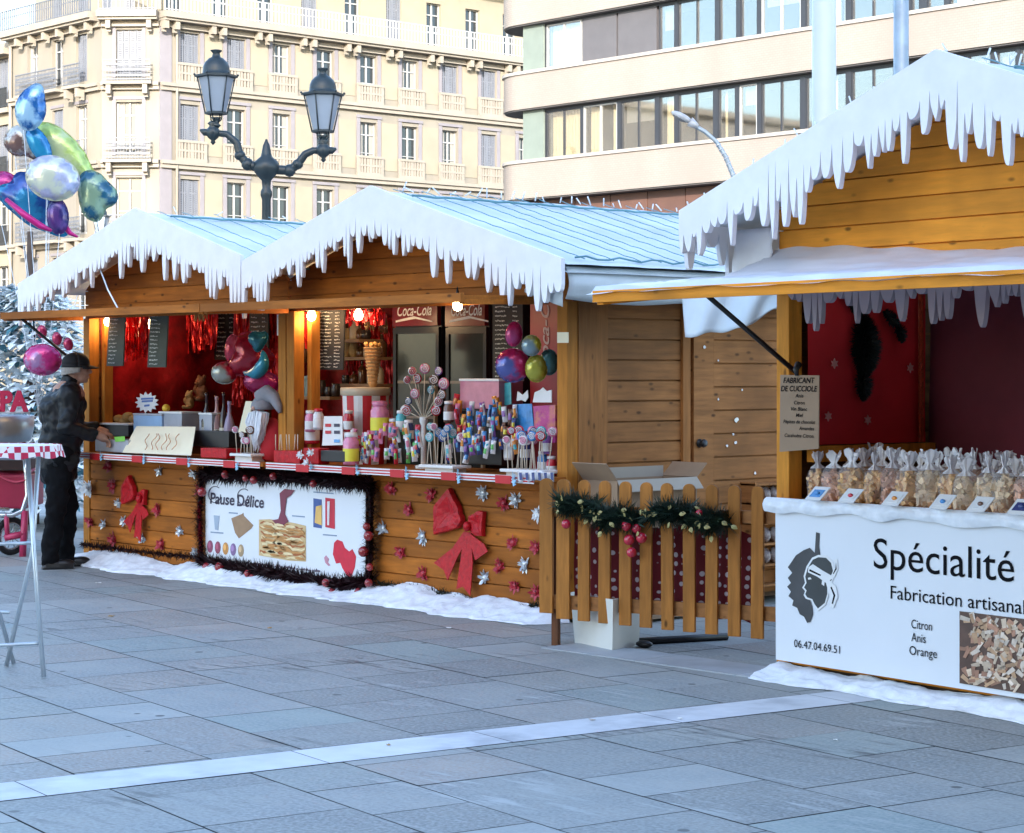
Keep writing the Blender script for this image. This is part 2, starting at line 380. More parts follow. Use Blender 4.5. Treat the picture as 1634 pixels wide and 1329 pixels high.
b = MB()
for z in LV:
    for fr, l in ((fR, RLEN), (fC, 2.7), (fL, 8.4)):
        fbox(b, fr, -.02 if fr is fR else 0, l, .005, .30, z-.26, z-.1); fbox(b, fr, 0, l, .005, .2, z-.45, z-.262)
b.build('string_course', m_trim, LB)
b = MB()
for fr, l in ((fR, RLEN), (fC, 2.7), (fL, 8.4)):
    fbox(b, fr, -.1, l, .004, .75, 18.0, 18.3); fbox(b, fr, -.06, l, .004, .62, 17.88, 17.998); fbox(b, fr, 0, l, .004, .2, 17.62, 17.878)
b.build('cornice', m_trim, LB)
def bracket(fr, a, n1, z0, z1): b = MB(); fbox(b, fr, a-.11, a+.11, .205, n1, z0, z1); fbox(b, fr, a-.10, a+.10, .202, n1*.6, z0-.14, z0-.001); b.build('bracket', m_trim, LB)
for c in cent[:9]:
    for sgn in (-.30, .30): bracket(fR, c+sgn-1.3, .55, 17.5, 17.875)
for a in (.4, 2.3): bracket(fC, a, .55, 17.5, 17.875)
for a in [x*1.3 for x in range(1, 7)]: bracket(fL, a, .55, 17.5, 17.875)
for z in LV:
    for fr, a in ((fC, cm-.85), (fC, cm+.85), (fL, lc[0]-.5), (fL, lc[0]+.5), (fL, lc[2]-.5), (fL, lc[2]+.5)): bracket(fr, a, .6, z-.68, z-.27)

def rail(fr, a0, a1, n, z0, h, mt, name='balcony_railing', step=.13, bar=.022):
    r = MB(); fbox(r, fr, a0, a1, n-.03, n+.03, z0+h-.05, z0+h); fbox(r, fr, a0, a1, n-.02, n+.02, z0+.06, z0+.1)
    fbox(r, fr, a0, a1, n-.015, n+.015, z0+h*.62, z0+h*.62+.03)
    k = max(2, int((a1-a0)/step))
    for i in range(k+1): a = a0+(a1-a0)*i/k; fbox(r, fr, a-bar/2, a+bar/2, n-bar/2-.001, n+bar/2+.001, z0, z0+h-.051)
    return r
def balustrade(c, z):
    r = MB(); w_ = .82; fbox(r, fR, c-w_, c+w_, .08, .24, z+.78, z+.90); fbox(r, fR, c-w_, c+w_, .08, .24, z-.1, z+.06)
    fbox(r, fR, c-w_, c+w_, .1, .22, z+.36, z+.46)
    for i in range(9):
        a = c-w_+.08+i*(2*w_-.16)/8; t = .05 if i % 4 else .09; fbox(r, fR, a-t, a+t, .11, .21, z+.06, z+.36); fbox(r, fR, a-t, a+t, .11, .21, z+.46, z+.78)
    r.build('balustrade', m_trim, LB)
rw = random.Random(5)
styles = {0: [1, 1, 2, 0, 0, 2, 1, 1, 2, 1, 0, 1], 1: [1, 0, 2, 0, 2, 0, 2, 1, 2, 0, 1, 0], 2: [1, 0, 0, 0, 2, 0, 1, 2, 0, 0, 1, 1]}
for i, c in enumerate(cent):
    for j, (z, t) in enumerate(wz):
        fwindow(LB, fR, c-.52, c+.52, z, t, styles.get(2-j if j < 3 else 2)[i])
        if j < 3: balustrade(c, LV[j])
    fwindow(LB, Fr(P1+Vector((-1.3, 0, 0)), (0, 1), (1, 0)), c-.5, c+.5, 18.5, 20.9, (0, 0, 0, 1, 0, 1)[i % 6])
for j, (z, t) in enumerate(wz):
    fwindow(LB, fC, cm-.6, cm+.6, z, t, (0, 2, 1, 0)[j])
    for i, c in enumerate(lc): fwindow(LB, fL, c-.5, c+.5, z, t, (0, 2, 1)[(i+j) % 3])
fwindow(LB, f2, cm-.5, cm+.5, 18.5, 20.9, 1)
for c in lc: fwindow(LB, f3, c-.5, c+.5, 18.5, 20.9, 1)
for z in LV:
    s_ = MB(); fbox(s_, fC, cm-1.15, cm+1.15, .3, .62, z-.24, z-.1)
    s_.build('balcony_slab', m_trim, LB)
    r = rail(fC, cm-1.1, cm+1.1, .55, z-.1, 1.0, m_iron)
    for q in range(3): fbox(r, fC, cm-1.08, cm+1.08, .53, .546, z+.12+q*.25, z+.22+q*.25)
    r.build('balcony_railing', m_iron, LB)
    for (a0, a1) in ((lc[0]-.75, lc[0]+.75), (lc[2]-.7, lc[1]+.75)):
        s_ = MB(); fbox(s_, fL, a0-.05, a1+.05, .3, .62, z-.24, z-.1); s_.build('balcony_slab', m_trim, LB)
        r = rail(fL, a0, a1, .55, z-.1, 1.0, m_iron)
        for q in range(3): fbox(r, fL, a0, a1, .53, .546, z+.12+q*.25, z+.22+q*.25)
        r.build('balcony_railing', m_iron, LB)
rail(fR, -.1, RLEN, .62, 18.3, 1.0, m_white, step=.2, bar=.05).build('terrace_railing', m_white, LB)
rail(fC, 0, 2.7, .62, 18.3, 1.0, m_iron, step=.2, bar=.05).build('terrace_railing', m_iron, LB)
rail(fL, 0, 8.4, .62, 18.3, 1.0, m_iron, step=.2, bar=.05).build('terrace_railing', m_iron, LB)
b = MB(); b.tube([fR.p(.85, .16, 0), fR.p(.85, .16, 17.4), fR.p(.8, .3, 17.86)], .07); b.tube([fL.p(.12, .15, 0), fL.p(.12, .15, 17.6)], .08)
b.build('drainpipe', m_trim, LB)
# the narrower neighbour further left
NB = thing('neighbour_building', 'sliver of an ochre stone building with black iron balconies at the left edge', 'building', (P0.x-14, P0.y+5, 0))
fN = Fr((P0.x-8.4-13, P0.y+.05), (1, 0), (0, -1))
nz = [(4.3, 6.9), (8.0, 10.5), (11.4, 13.9), (14.8, 17.2)]
wl_ = MB(); walled(wl_, fN, 0, 12.95, 0, 17.6, [(c-.55, c+.55, z, t) for c in (1.6, 4.2, 6.8, 9.4, 12.0) for z, t in nz]); wl_.build('wall', m_panel, NB)
b = MB(); fbox(b, fN, 0, 12.95, .004, .5, 17.3, 17.6)
for z, t in nz: fbox(b, fN, 0, 12.95, .004, .3, z-.35, z-.12)
b.build('string_course', m_trim, NB)
b = MB(); b.bx((P0.x-21.4, P0.y+.1, 17.6), (P0.x-8.5, P0.y+10, 18)); b.build('roof', m_trim, NB)
for c in (9.4, 12.0):
    for z, t in nz:
        fwindow(NB, fN, c-.55, c+.55, z, t, 1 if z > 10 else 0)
        rail(fN, c-.85, c+.85, .28, z-.12, 1.0, m_blackiron, step=.1, bar=.035).build('balcony_railing', m_blackiron, NB)
# ------------------------------------------------------------------ the modern building
m_brick, n, bs, L = nodes('pale_mosaic_facing')
f, mp = noise_tex(n, L, .7, 4)
bk = n.nodes.new('ShaderNodeTexBrick'); tc = n.nodes.new('ShaderNodeTexCoord'); sp = n.nodes.new('ShaderNodeSeparateXYZ'); cb_ = n.nodes.new('ShaderNodeCombineXYZ')
L(tc.outputs['Object'], sp.inputs[0]); ad = n.nodes.new('ShaderNodeMath'); ad.operation = 'ADD'; L(sp.outputs[0], ad.inputs[0]); L(sp.outputs[1], ad.inputs[1]); L(ad.outputs[0], cb_.inputs[0]); L(sp.outputs[2], cb_.inputs[1])
L(cb_.outputs[0], bk.inputs[0]); bk.inputs['Color1'].default_value = (.272, .238, .205, 1); bk.inputs['Color2'].default_value = (.25, .216, .185, 1); bk.inputs['Mortar'].default_value = (.205, .175, .155, 1)
bk.inputs['Scale'].default_value = 1; bk.inputs['Mortar Size'].default_value = .008; bk.inputs['Brick Width'].default_value = .16; bk.inputs['Row Height'].default_value = .08
f9, _ = noise_tex(n, L, .35, 5, (1,1,.25)); L(mix(n, L, ramp(n, L, f9, .42, .75), bk.outputs[0], (.215, .18, .155)), bs.inputs['Base Color']); bs.inputs['Roughness'].default_value = .7
m_conc = mat('pale_concrete', (.31, .285, .255), .8, .08, 1.5, .1)
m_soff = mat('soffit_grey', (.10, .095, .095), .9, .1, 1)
m_bframe = mat('dark_bronze_frame', (.022, .024, .03), .4, .1, 3)
m_greyp = mat('grey_infill_panel', (.085, .08, .085), .55, .1, 1.5)
m_green = mat('grey_green_render', (.15, .18, .155), .7, .08, 2)
m_brown = mat('brown_metal_panel', (.10, .05, .036), .5, .1, 2, isl=.1)
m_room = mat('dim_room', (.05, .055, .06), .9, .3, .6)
m_cream_c = mat('cream_curtain', (.55, .47, .31), .9, .12, 5, sx=(5,5,.6))
m_pane = glass('window_pane', (.95, .95, .92), .14, .6)
Pb = at_z(837, 0, 81.9); vb = Pb.y
MBd = thing('curved_building', 'modern building with pale mosaic bands, ribbon windows and a rounded corner', 'building', (Pb.x, vb, 0))
fM = Fr((Pb.x, vb), (1, 0), (0, -1)); ML = 46.0
def ax_(x): return at_v(x, 0, vb).x-Pb.x
def band(mb, z0, z1, out, r, mi=0, left=-1.95):
    pts = [(ML, out), (left+r, out)]
    for k in range(1, 13):
        t = PI/2*k/12; pts.append((left+r-r*math.sin(t), out-r+r*math.cos(t)))
    pts += [(left, -9.0), (ML, -9.0)]
    mb.prism([fM.p(a, n_, z0) for a, n_ in pts], (0, 0, z1-z0), mi)
FZ = [(8.27, 9.62), (11.70, 13.02), (14.95, 16.45)]
for z0, z1 in FZ:
    b = MB(); band(b, z0, z1, .30, 1.75); o = b.build('facade_band', m_brick, MBd)
    b2 = MB(); band(b2, z1+.001, z1+.12, .36, 1.78, left=-2.0); b2.build('coping', m_conc, o)
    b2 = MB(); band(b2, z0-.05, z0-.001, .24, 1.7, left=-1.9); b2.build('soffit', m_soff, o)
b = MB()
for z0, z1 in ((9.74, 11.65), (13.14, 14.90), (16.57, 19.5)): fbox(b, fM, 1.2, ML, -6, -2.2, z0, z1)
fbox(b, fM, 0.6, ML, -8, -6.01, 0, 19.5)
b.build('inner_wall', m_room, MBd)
for z0, z1 in ((9.74, 11.65), (13.14, 14.90), (16.57, 19.5)):
    b = MB(); fbox(b, fM, -.06, ax_(868), -7, .02, z0, z1); b.build('end_wall', m_green, MBd)
b = MB(); fbox(b, fM, ax_(820), ax_(829), -.9, -.75, 13.14, 14.90); b.tube([fM.p(ax_(829), -.5, 14.9), fM.p(ax_(829), -.5, 14.2), fM.p(ax_(832), -.45, 13.14)], [.22, .25, .1]); b.build('drain_hopper', m_blackiron, MBd)
lowx = [(870,925,2),(929,983,2),(989,1044,2),(1050,1075,1),(1080,1137,2),(1144,1172,1),(1178,1206,1),(1213,1276,2),(1284,1312,1),(1318,1349,1),(1357,1425,2),(1432,1465,1),(1471,1500,1),(1508,1580,2),(1588,1620,1),(1626,1660,1)]
hix = [(870,925,2),(1050,1075,1),(1080,1140,2),(1146,1174,1),(1180,1207,1),(1213,1276,2),(1284,1312,1),(1318,1349,1),(1357,1425,2),(1452,1466,1),(1478,1506,1),(1514,1590,2),(1598,1640,1)]
rc = random.Random(9)
def ribbon(xs, z0, z1, fill):
    xs = [(ax_(x0), ax_(x1), k) for x0, x1, k in xs]; e_ = xs[-1][1]
    while e_ < ML-3: k = 1+len(xs) % 2; xs.append((e_+.25, e_+.25+(.8, 1.7)[k-1], k)); e_ = xs[-1][1]
    for a0, a1, k in xs:
        n0 = -.12
        f = MB(); t = .05
        for q in ((a0, a0+t, z0, z1), (a1-t, a1, z0, z1), (a0+t, a1-t, z1-t, z1), (a0+t, a1-t, z0, z0+t)): fbox(f, fM, q[0], q[1], n0-.04, n0+.05, q[2], q[3])
        if k == 2: am = (a0+a1)/2; fbox(f, fM, am-.03, am+.03, n0-.04, n0+.045, z0+t, z1-t)
        wo = f.build('window', m_bframe if rc.random() < .7 else m_white, MBd)
        g = MB(); fbox(g, fM, a0+t, a1-t, n0-.02, n0+.0, z0+t, z1-t); g.build('pane', m_pane, wo)
        sty = rc.random()
        if sty < .42:
            c = MB(); cw = (a1-a0)*(rc.uniform(.2, .42) if sty < .3 else .5); ph = rc.uniform(0, 6)
            for e0, e1 in ((a0+t, a0+cw), (a1-cw, a1-t)):
                c.grid(lambda s, q: fM.p(e0+(e1-e0)*s, n0-.28+.03*math.sin(s*(e1-e0)*38+ph), z0+(z1-z0)*q), 30, 1)
            c.build('curtain', m_cream_c, wo)
        elif sty < .6:
            c = MB(); zz = z0+(z1-z0)*rc.uniform(.35, .7); fbox(c, fM, a0+t, a1-t, n0-.22, n0-.2, zz, z1-t); c.build('blind', m_curt, wo)
    b = MB(); prev = ax_(868)
    for a0, a1_, k in xs:
        if a0-prev > .02 and not (a0-prev > 2): fbox(b, fM, prev+.004, a0-.004, -.3, -.05, z0, z1)
        prev = a1_
    fbox(b, fM, ax_(868), ML, -.3, -.06, z1+.001, z1+.1)
    b.build('mullion', m_bframe, MBd)
ribbon(lowx, 9.74, 11.55, 0); ribbon(hix, 13.14, 14.82, 0); ribbon(lowx, 16.57, 19.3, 0)
for x0, x1 in ((927, 981), (984, 1045)):
    b = MB(); fbox(b, fM, ax_(x0), ax_(x1), -.3, -.08, 13.14, 14.82); b.build('infill_panel', m_greyp, MBd)
b = MB(); x = 834.0; a = ax_(800)
while a < ML: fbox(b, fM, a, a+1.86, -.6, -.35, 0, 8.2); a += 1.9
b.build('brown_panel', m_brown, MBd)
b = MB(); fbox(b, fM, 1.0, ML, -9, .2, 19.5, 21); b.build('upper_storey', m_brick, MBd)
# buildings out of the picture: the one across the street that the ribbon windows mirror and the one behind the viewer that shades the square
def plain_block(name, label, fr, ln, ht, dep, fl=3.6, sp_=2.7, wm_=None):
    B = thing(name, label, 'building', fr.p(ln/2, -dep/2, 0))
    hs = []; z = 1.0
    while z+2.6 < ht: hs += [(a*sp_+.8, a*sp_+1.9, z, z+2.3) for a in range(int((ln-1)/sp_))]; z += fl
    wm = MB(); walled(wm, fr, 0, ln, 0, ht, hs, .25)
    wm.bx((0, -dep, 0), (ln, -.3, ht), 0, fr.M()); wm.build('wall', wm_ or m_cream, B)
    g = MB()
    for h in hs: fbox(g, fr, h[0], h[1], -.29, -.2, h[2], h[3])
    g.build('window', m_dark, B)
    c = MB(); fbox(c, fr, -.3, ln+.3, -dep, .6, ht+.01, ht+.5); c.build('cornice', m_trim, B)
plain_block('street_building', 'cream stone terrace across the side street, outside the left of the view', Fr((-100, -75), (0, 1), (1, 0)), 105, 21, 10, wm_=mat('grey_cream_stone', (.24, .23, .215), .85, .1, 1))
sn = Vector((-sx, -sy, 0)).normalized(); sa_ = Vector((-sn.y, sn.x, 0)) 
oc = CAM+Vector((sx, sy, 0)).normalized()*34
plain_block('shading_building', 'tall stone block behind the viewpoint, outside the view', Fr((oc-Vector((sn.y, -sn.x, 0))*34), (sn.y, -sn.x), (sn.x, sn.y)), 68, 32, 12)
# ------------------------------------------------------------------ market stalls
m_wA = wood('weathered_orange_pine', (.40, .125, .016), 0)
m_wAv = wood('orange_pine_upright', (.52, .20, .03), 2)
m_wAy = wood('brown_pine_siding', (.32, .135, .042), 1, isl=.08)
m_wAvs = wood('brown_pine_upright', (.33, .135, .038), 2)
m_wC = wood('fresh_orange_pine', (.82, .30, .028), 0, isl=.1, var=.18)
m_wCv = wood('fresh_pine_upright', (.82, .31, .034), 2)
m_wCy = wood('brown_pine_siding_c', (.2, .085, .025), 1)
m_snow = mat('white_felt_snow', (.81, .79, .81), .9, .05, 9, .12)
m_cotton = mat('white_cotton_wadding', (.80, .82, .86), .95, .12, 11, .6, alt=(.66, .68, .72), altlo=.55, althi=.75)
m_tarp = mat('pale_blue_tarpaulin', (.58, .63, .65), .75, .16, 2.2, .7, alt=(.72, .74, .75))
m_redcl = mat('red_cloth', (.33, .010, .014), .33, .6, 7, .8, metal=.15, alt=(.12, .008, .012))
m_redfoil = mat('red_tinsel_foil', (.58, .012, .014), .28, .5, 9, .9, metal=.35)
m_maroon = mat('dark_maroon_curtain', (.15, .02, .034), .85, .3, 2, .2)
m_black = mat('black_painted_steel', (.012, .012, .014), .45, .1, 5)
m_floor = wood('stall_floor_boards', (.12, .07, .04), 0)
def fingers(L, rnd, wmin, wmax, lmin, lmax):
    """outline of a fringe of icicles: list of (t0, t1, length, skew)"""
    out = []; t = 0
    while t < L:
        w_ = rnd.uniform(wmin, wmax); l = rnd.uniform(lmin, lmax)*(1.15 if rnd.random() < .45 else rnd.uniform(.2, .7))
        out.append((t, t+w_, l, rnd.uniform(-.35, .35))); t += w_
    return out
def fringe(mb, top, n, L, base, rnd, wmin=.035, wmax=.085, lmin=.12, lmax=.27, th=.03, step=.006, mi=0, notch=.12, pw=3.0):
    """top(t) -> point on the upper edge; hangs straight down; n = thickness direction"""
    fs = fingers(L, rnd, wmin, wmax, lmin, lmax); N = max(4, int(L/step)); n = Vector(n)*th
    vs = []; q = 0
    for i in range(N+1):
        t = L*i/N
        while q < len(fs)-1 and t > fs[q][1]: q += 1
        t0, t1, l, sk = fs[q]; x = (t-t0)/(t1-t0); x = min(1, max(0, x)); e = abs(2*x-1+sk*(1-abs(2*x-1)))
        d = l*max(0, 1-e**(1.5+(sk+.35)*3.2))-notch*(max(0, (abs(2*x-1)-.84)/.16)**1.5)*(l/lmax)
        p = Vector(top(t)); b = p-Vector((0, 0, max(.03, (base(t) if callable(base) else base)+d)))
        vs += [p, b, p+n, b+n]
    f = []
    for i in range(N):
        k = 4*i; f += [(k, k+1, k+5, k+4), (k+2, k+6, k+7, k+3), (k+1, k+3, k+7, k+5), (k, k+4, k+6, k+2)]
    f += [(0, 2, 3, 1), (4*N, 4*N+1, 4*N+3, 4*N+2)]
    mb.add(vs, f, mi)
def sag(x, y, k=1.0): return noise.noise(Vector((x*k, y*k, 3.7)))
def planks_x(mb, u0, u1, v, z0, z1, h=.128, th=.03, mi=0):
    z = z0
    while z < z1-.02:
        e = min(z+h-.009, z1); mb.bx((u0, v, z), (u1, v+th, e), mi); mb.bx((u0+.002, v+.02, e), (u1-.002, v+th-.002, min(e+.009, z1)), mi); z += h
def planks_y(mb, v0, v1, u, z0, z1, h=.135, th=.03, mi=0):
    z = z0
    while z < z1-.02:
        e = min(z+h-.012, z1); mb.bx((u, v0, z), (u+th, v1, e), mi); mb.bx((u+.002, v0+.002, e), (u+th-.020, v1-.002, min(e+.012, z1)), mi); z += h
class Stall: pass
def chalet(name_label, u0, u1, vf, dep, ridge, slope, ov, wx, wv, wy, seed, flap, left=True, right=True, base=.21, ice=(.09, .22), gable_z=2.06, ovl=None, ovr=None, cov=.20):
    s = Stall(); rnd = random.Random(seed); uc = (u0+u1)/2
    s.T = T = thing('market_stall', name_label, 'market stall', (uc, vf, 0)); s.uc = uc
    rz = lambda u: ridge-slope*abs(u-uc)
    s.rz = rz
    P = .095; vb_ = vf+dep
    b = MB(); planks_x(b, u0+P+.002, u1-P-.002, vf+.012, .07, .90); b.build('front_panel', wx, T)
    for u in (u0, u1-P):
        b = MB(); b.bx((u, vf, .02), (u+P, vf+P, min(2.06, rz(u)-.1))); b.build('corner_post', wv, T, bevel=.004)
    b = MB(); z = gable_z; h = .118
    while z < ridge-.12:
        e = z+h-.008
        hw0 = min(uc-u0, (ridge-.07-z)/slope); hw1 = min(uc-u0, max(.01, (ridge-.07-e)/slope))
        b.prism([(uc-hw0, vf+.02, z), (uc+hw0, vf+.02, z), (uc+hw1, vf+.02, e), (uc-hw1, vf+.02, e)], (0, .03, 0))
        b.bx((uc-hw1+.01, vf+.04, e), (uc+hw1-.01, vf+.048, e+.008)); z += h
    b.build('gable', wx, T)
    # roof: two slopes of sagging sheet over boards, overhanging ov all round
    ovl = ov if ovl is None else ovl; ovr = ov if ovr is None else ovr
    b = MB()
    for sg in (-1, 1):
        eu = (u1-u0)/2+(ovl if sg < 0 else ovr)
        def rf(a, c, dz=0, eu=eu, sg=sg):
            u = uc+sg*eu*a; v = vf-ov+.02+(dep+2*ov-.04)*c
            return Vector((u, v, rz(u)+.012*sag(u*3, v*3)*(a > .02)+.006*sag(u*11, v*11)+dz))
        if sg < 0: b.grid(lambda a, c: rf(1-a, c), 22, 40); b.grid(lambda a, c: rf(a, c, -.05), 6, 6)
        else: b.grid(rf, 22, 40); b.grid(lambda a, c: rf(1-a, c, -.05), 6, 6)
    b.build('roof', m_tarp, T)
    b = MB()
    for sg in (-1, 1):
        eu = (u1-u0)/2+(ovl if sg < 0 else ovr); ln = eu*math.sqrt(1+slope*slope)
        fringe(b, lambda t: Vector((uc+sg*eu*(1-t/ln), vf-ov, rz(uc+sg*eu*(1-t/ln))+.035)), (0, -1, 0), ln, lambda t, ln=ln: base*(.85+.35*t/ln), rnd, lmin=ice[0], lmax=ice[1], wmin=.035, wmax=.085)
    b.build('icicle_trim', m_snow, T)
    # side and back walls
    if left: b = MB(); planks_y(b, vf+P+.002, vb_, u0+.015, .07, 2.12, mi=0); b.build('side_wall', wy, T)
    if right: b = MB(); planks_y(b, vf+P+.002, vb_, u1-.045, .07, 2.12, mi=0); s.rw = b.build('side_wall', wy, T)
    b = MB(); planks_x(b, u0, u1, vb_, .07, 2.3); b.build('back_wall', wx, T)
    b = MB(); b.bx((u0+.05, vf+.05, .03), (u1-.05, vb_-.002, .065)); b.build('floor', m_floor, T)
    b = MB(); b.bx((u0+.01, vf-cov, .905), (u1-.01, vf+.45, .932)); b.build('counter', wx, T, bevel=.003)
    # awning flap raised on struts
    if flap:
        f0, f1, fw, hz0, hz1 = flap
        b = MB(); t = .022
        b.prism([(f0, vf-.004, hz0), (f0, vf-fw, hz1), (f0, vf-fw, hz1-t), (f0, vf-.004, hz0-t)], (f1-f0, 0, 0))
        b.bx((f0, vf-fw-.03, hz1-.045), (f1, vf-fw-.001, hz1+.012))
        for u in (f0, f1-.05): b.prism([(u, vf-.03, hz0-t-.001), (u, vf-fw+.0, hz1-t-.001), (u, vf-fw+.0, hz1-t-.035), (u, vf-.03, hz0-t-.035)], (.05, 0, 0))
        b.build('awning_flap', wx, T)
    return s
A_L = 'left-hand market stall behind the man, orange planks under an icicle-edged roof'
B_L = 'middle market stall behind the picket fence, brown door side and long pale blue roof'
C_L = 'right-hand market stall selling bagged biscuits, bright pine gable under felt icicles'
stA = chalet(A_L, -5.86, -2.96, 0, 2.45, 2.86, .295, .38, m_wA, m_wAv, m_wAy, 3, (-5.86, -2.94, .75, 2.10, 2.085), left=True, right=False, ovr=.006)
stB = chalet(B_L, -2.95, .09, 0, 2.45, 2.84, .30, .38, m_wA, m_wAv, m_wAy, 8, (-2.93, -.05, .75, 2.10, 2.085), left=False, right=True, ovl=-.004)
stC = chalet(C_L, 2.23, 5.18, -.44, 2.2, 3.065, .348, .35, m_wC, m_wCv, m_wCy, 21, (2.22, 5.25, 1.20, 2.10, 1.995), base=.18, ice=(.09, .24), gable_z=2.12, cov=.05)
# the meeting post between the two left stalls, trim boards
for st_, u in ((stA, -5.765), (stB, -2.85)):
    b = MB(); b.bx((u, .12, .95), (u+.05, .2, 2.06)); b.build('inner_post', m_wAv, st_.T)
# side of the middle stall: post, door with frame, eave cloth
b = MB(); b.bx((.060, .097, .03), (.096, .36, 2.10)); b.build('corner_board', m_wAvs, stB.T)
dv0, dv1 = at_u(1100, 0, .09).y, at_u(1127, 0, .09).y
b = MB(); b.bx((.0752, dv0-.07, .05), (.10, dv0, 2.10)); b.build('door_frame', m_wAvs, stB.T)
b = MB(); b.bx((.0752, dv0+.03, .06), (.104, dv1+.06, 2.09)); planks_y(b, dv1+.063, 2.4, .074, .07, 2.06, h=.16, th=.028); dr = b.build('door', m_wAy, stB.T)
lk = at_u(1116, 707, .105)
b = MB(); M = Matrix.Translation(lk) @ Matrix.Rotation(PI/2, 4, 'Y'); b.lathe([(.03, 0), (.03, .008), (.02, .012), (.018, .03), (.03, .04), (.024, .055), (.0, .057)], n=14, M=M); b.build('door_knob', m_black, dr)
def eave_cloth(st_, u, v0, v1, z0, z1, seed, flip=1):
    b = MB()
    b.grid(lambda s, q: Vector((u+.02*sag(s*9+seed, q*3)+.035*math.sin(q*3)*flip, v0+(v1-v0)*s, z0+(z1-z0)*q-(.04*abs(sag(s*5, 9.1+seed)) if q > .9 else 0))), 60, 8)
    b.build('eave_cloth', m_tarp, st_.T, solid=.006)
eB = (stB.uc+1.52+.35)
eave_cloth(stB, eB-.02, -.33, 2.6, stB.rz(eB)-.02, 2.06, 1.5)
b = MB()
b.grid(lambda s, q: Vector((eB-.03-(eB-.10)*s, -.345+.02*sag(s*6, q*5), stB.rz(eB)-.03-.24*q+.1*s*q)), 14, 8); b.build('corner_cloth', m_tarp, stB.T, solid=.005)
eC = stC.uc-1.475-.35
b = MB(); fringe(b, lambda t: Vector((eC, -.79+t, stC.rz(eC)+.03)), (1, 0, 0), 1.9, .14, random.Random(5), lmin=.12, lmax=.3); b.build('icicle_trim', m_snow, stC.T)
b = MB()
b.grid(lambda s, q: Vector((eC+.06+.30*s, -.47+.015*sag(s*6, q*7)-.03*q, stC.rz(eC)-.06-.26*q)), 12, 8)
b.build('corner_cloth', m_snow, stC.T, solid=.005)
turned(True)
pts = [(1088,468),(1097,538),(1112,536),(1150,526),(1185,511),(1203,488),(1243,486),(1243,462)]
b = MB()
def tp(s, q):
    x = 1088+155*s; lo = 538-12*s*2.0 if s < .6 else 523-(s-.6)*95
    return at_v(x+6*q, 466+(lo-466)*q+2*math.sin(s*20), -.10+.03*math.sin(s*14+q*3)-.04*q)
b.grid(tp, 40, 10); b.build('hanging_cloth', mat('grey_white_tarpaulin', (.55,.60,.65), .6, .1, 3, .3), stC.T, solid=.006)
# right stall: sheet over the flap, inner lining, fringe under the flap, strut
b = MB()
def sheet(s, q):
    u = 2.19+3.09*s; v = -.42-1.27*q; z = 2.112-.105*q+.016+.012*sag(u*4, v*9)+.010*sag(u*2, v*30+u*4)+.012*max(0, sag(u*1.3, 2)); z += .13*max(0, 1-q*3)**1.5*(.4+.6*math.exp(-((s-.05)/.3)**2))
    if q > .955: z -= .032
    return Vector((u, v, z))
b.grid(sheet, 90, 40); b.build('flap_sheet', mat('milky_plastic_sheet', (.66,.66,.72), .35, .1, 2, .4, alt=(.76,.76,.8)), stC.T)
b = MB(); fringe(b, lambda t: Vector((2.34+t, -.47, 2.05)), (0, 1, 0), 2.75, .03, random.Random(12), wmin=.03, wmax=.10, lmin=.05, lmax=.19); b.build('icicle_trim', mat('shade_tinted_felt', (.42, .37, .42), .9, .08, 9), stC.T)  # white fringe tinted mauve-grey: the shade under the flap is in its colour
b = MB(); p0 = at_v(1268, 592, -.46); p1 = at_v(1125, 466, -1.2); p1.z = 1.995; b.tube([p0, p1], .014, 8); b.build('strut', m_black, stC.T); turned(False)
for st_, u in ((stA, -5.80),):
    b = MB(); b.tube([(u, -.02, 1.62), (u, -.62, 2.05)], .012, 8); b.build('strut', m_black, st_.T)
b = MB()
def cloth_wall(mb, p0, p1, z0, z1, k=16, amp=.015, n=60, mi=0):
    p0 = Vector(p0); p1 = Vector(p1); d = (p1-p0); nr = Vector((d.y, -d.x, 0)).normalized()
    mb.grid(lambda s, q: p0+d*s+nr*(amp*math.sin(s*k*d.length+2*sag(s*3, q))+amp*.6*sag(s*8, q*4))+Vector((0, 0, z0+(z1-z0)*q)), n, 10, mi)
cloth_wall(b, (2.36, -.34, 0), (2.36, .56, 0), 1.22, 2.12, 5, .008); b.build('wall_cloth', mat('crimson_cloth', (.62, .014, .02), .75, .2, 2, .15), stC.T)
b = MB(); cloth_wall(b, (2.34, .62, 0), (5.13, .62, 0), .1, 2.3, 9, .03, 90); b.build('back_curtain', m_maroon, stC.T)
b = MB(); b.bx((2.345, -.33, 1.13), (2.40, .60, 1.215)); b.build('ledge', m_wCv, stC.T)
# left stalls: red linings
b = MB(); cloth_wall(b, (-5.78, .12, 0), (-5.78, 1.85, 0), .95, 2.3, 9, .02); b.build('wall_cloth', m_redcl, stA.T)
b = MB(); cloth_wall(b, (-5.78, 1.9, 0), (-2.97, 1.9, 0), .9, 2.4, 9, .02); b.build('back_cloth', m_redcl, stA.T)
b = MB(); cloth_wall(b, (-2.94, 1.9, 0), (.02, 1.9, 0), .9, 2.4, 9, .02); b.build('back_cloth', m_redcl, stB.T)
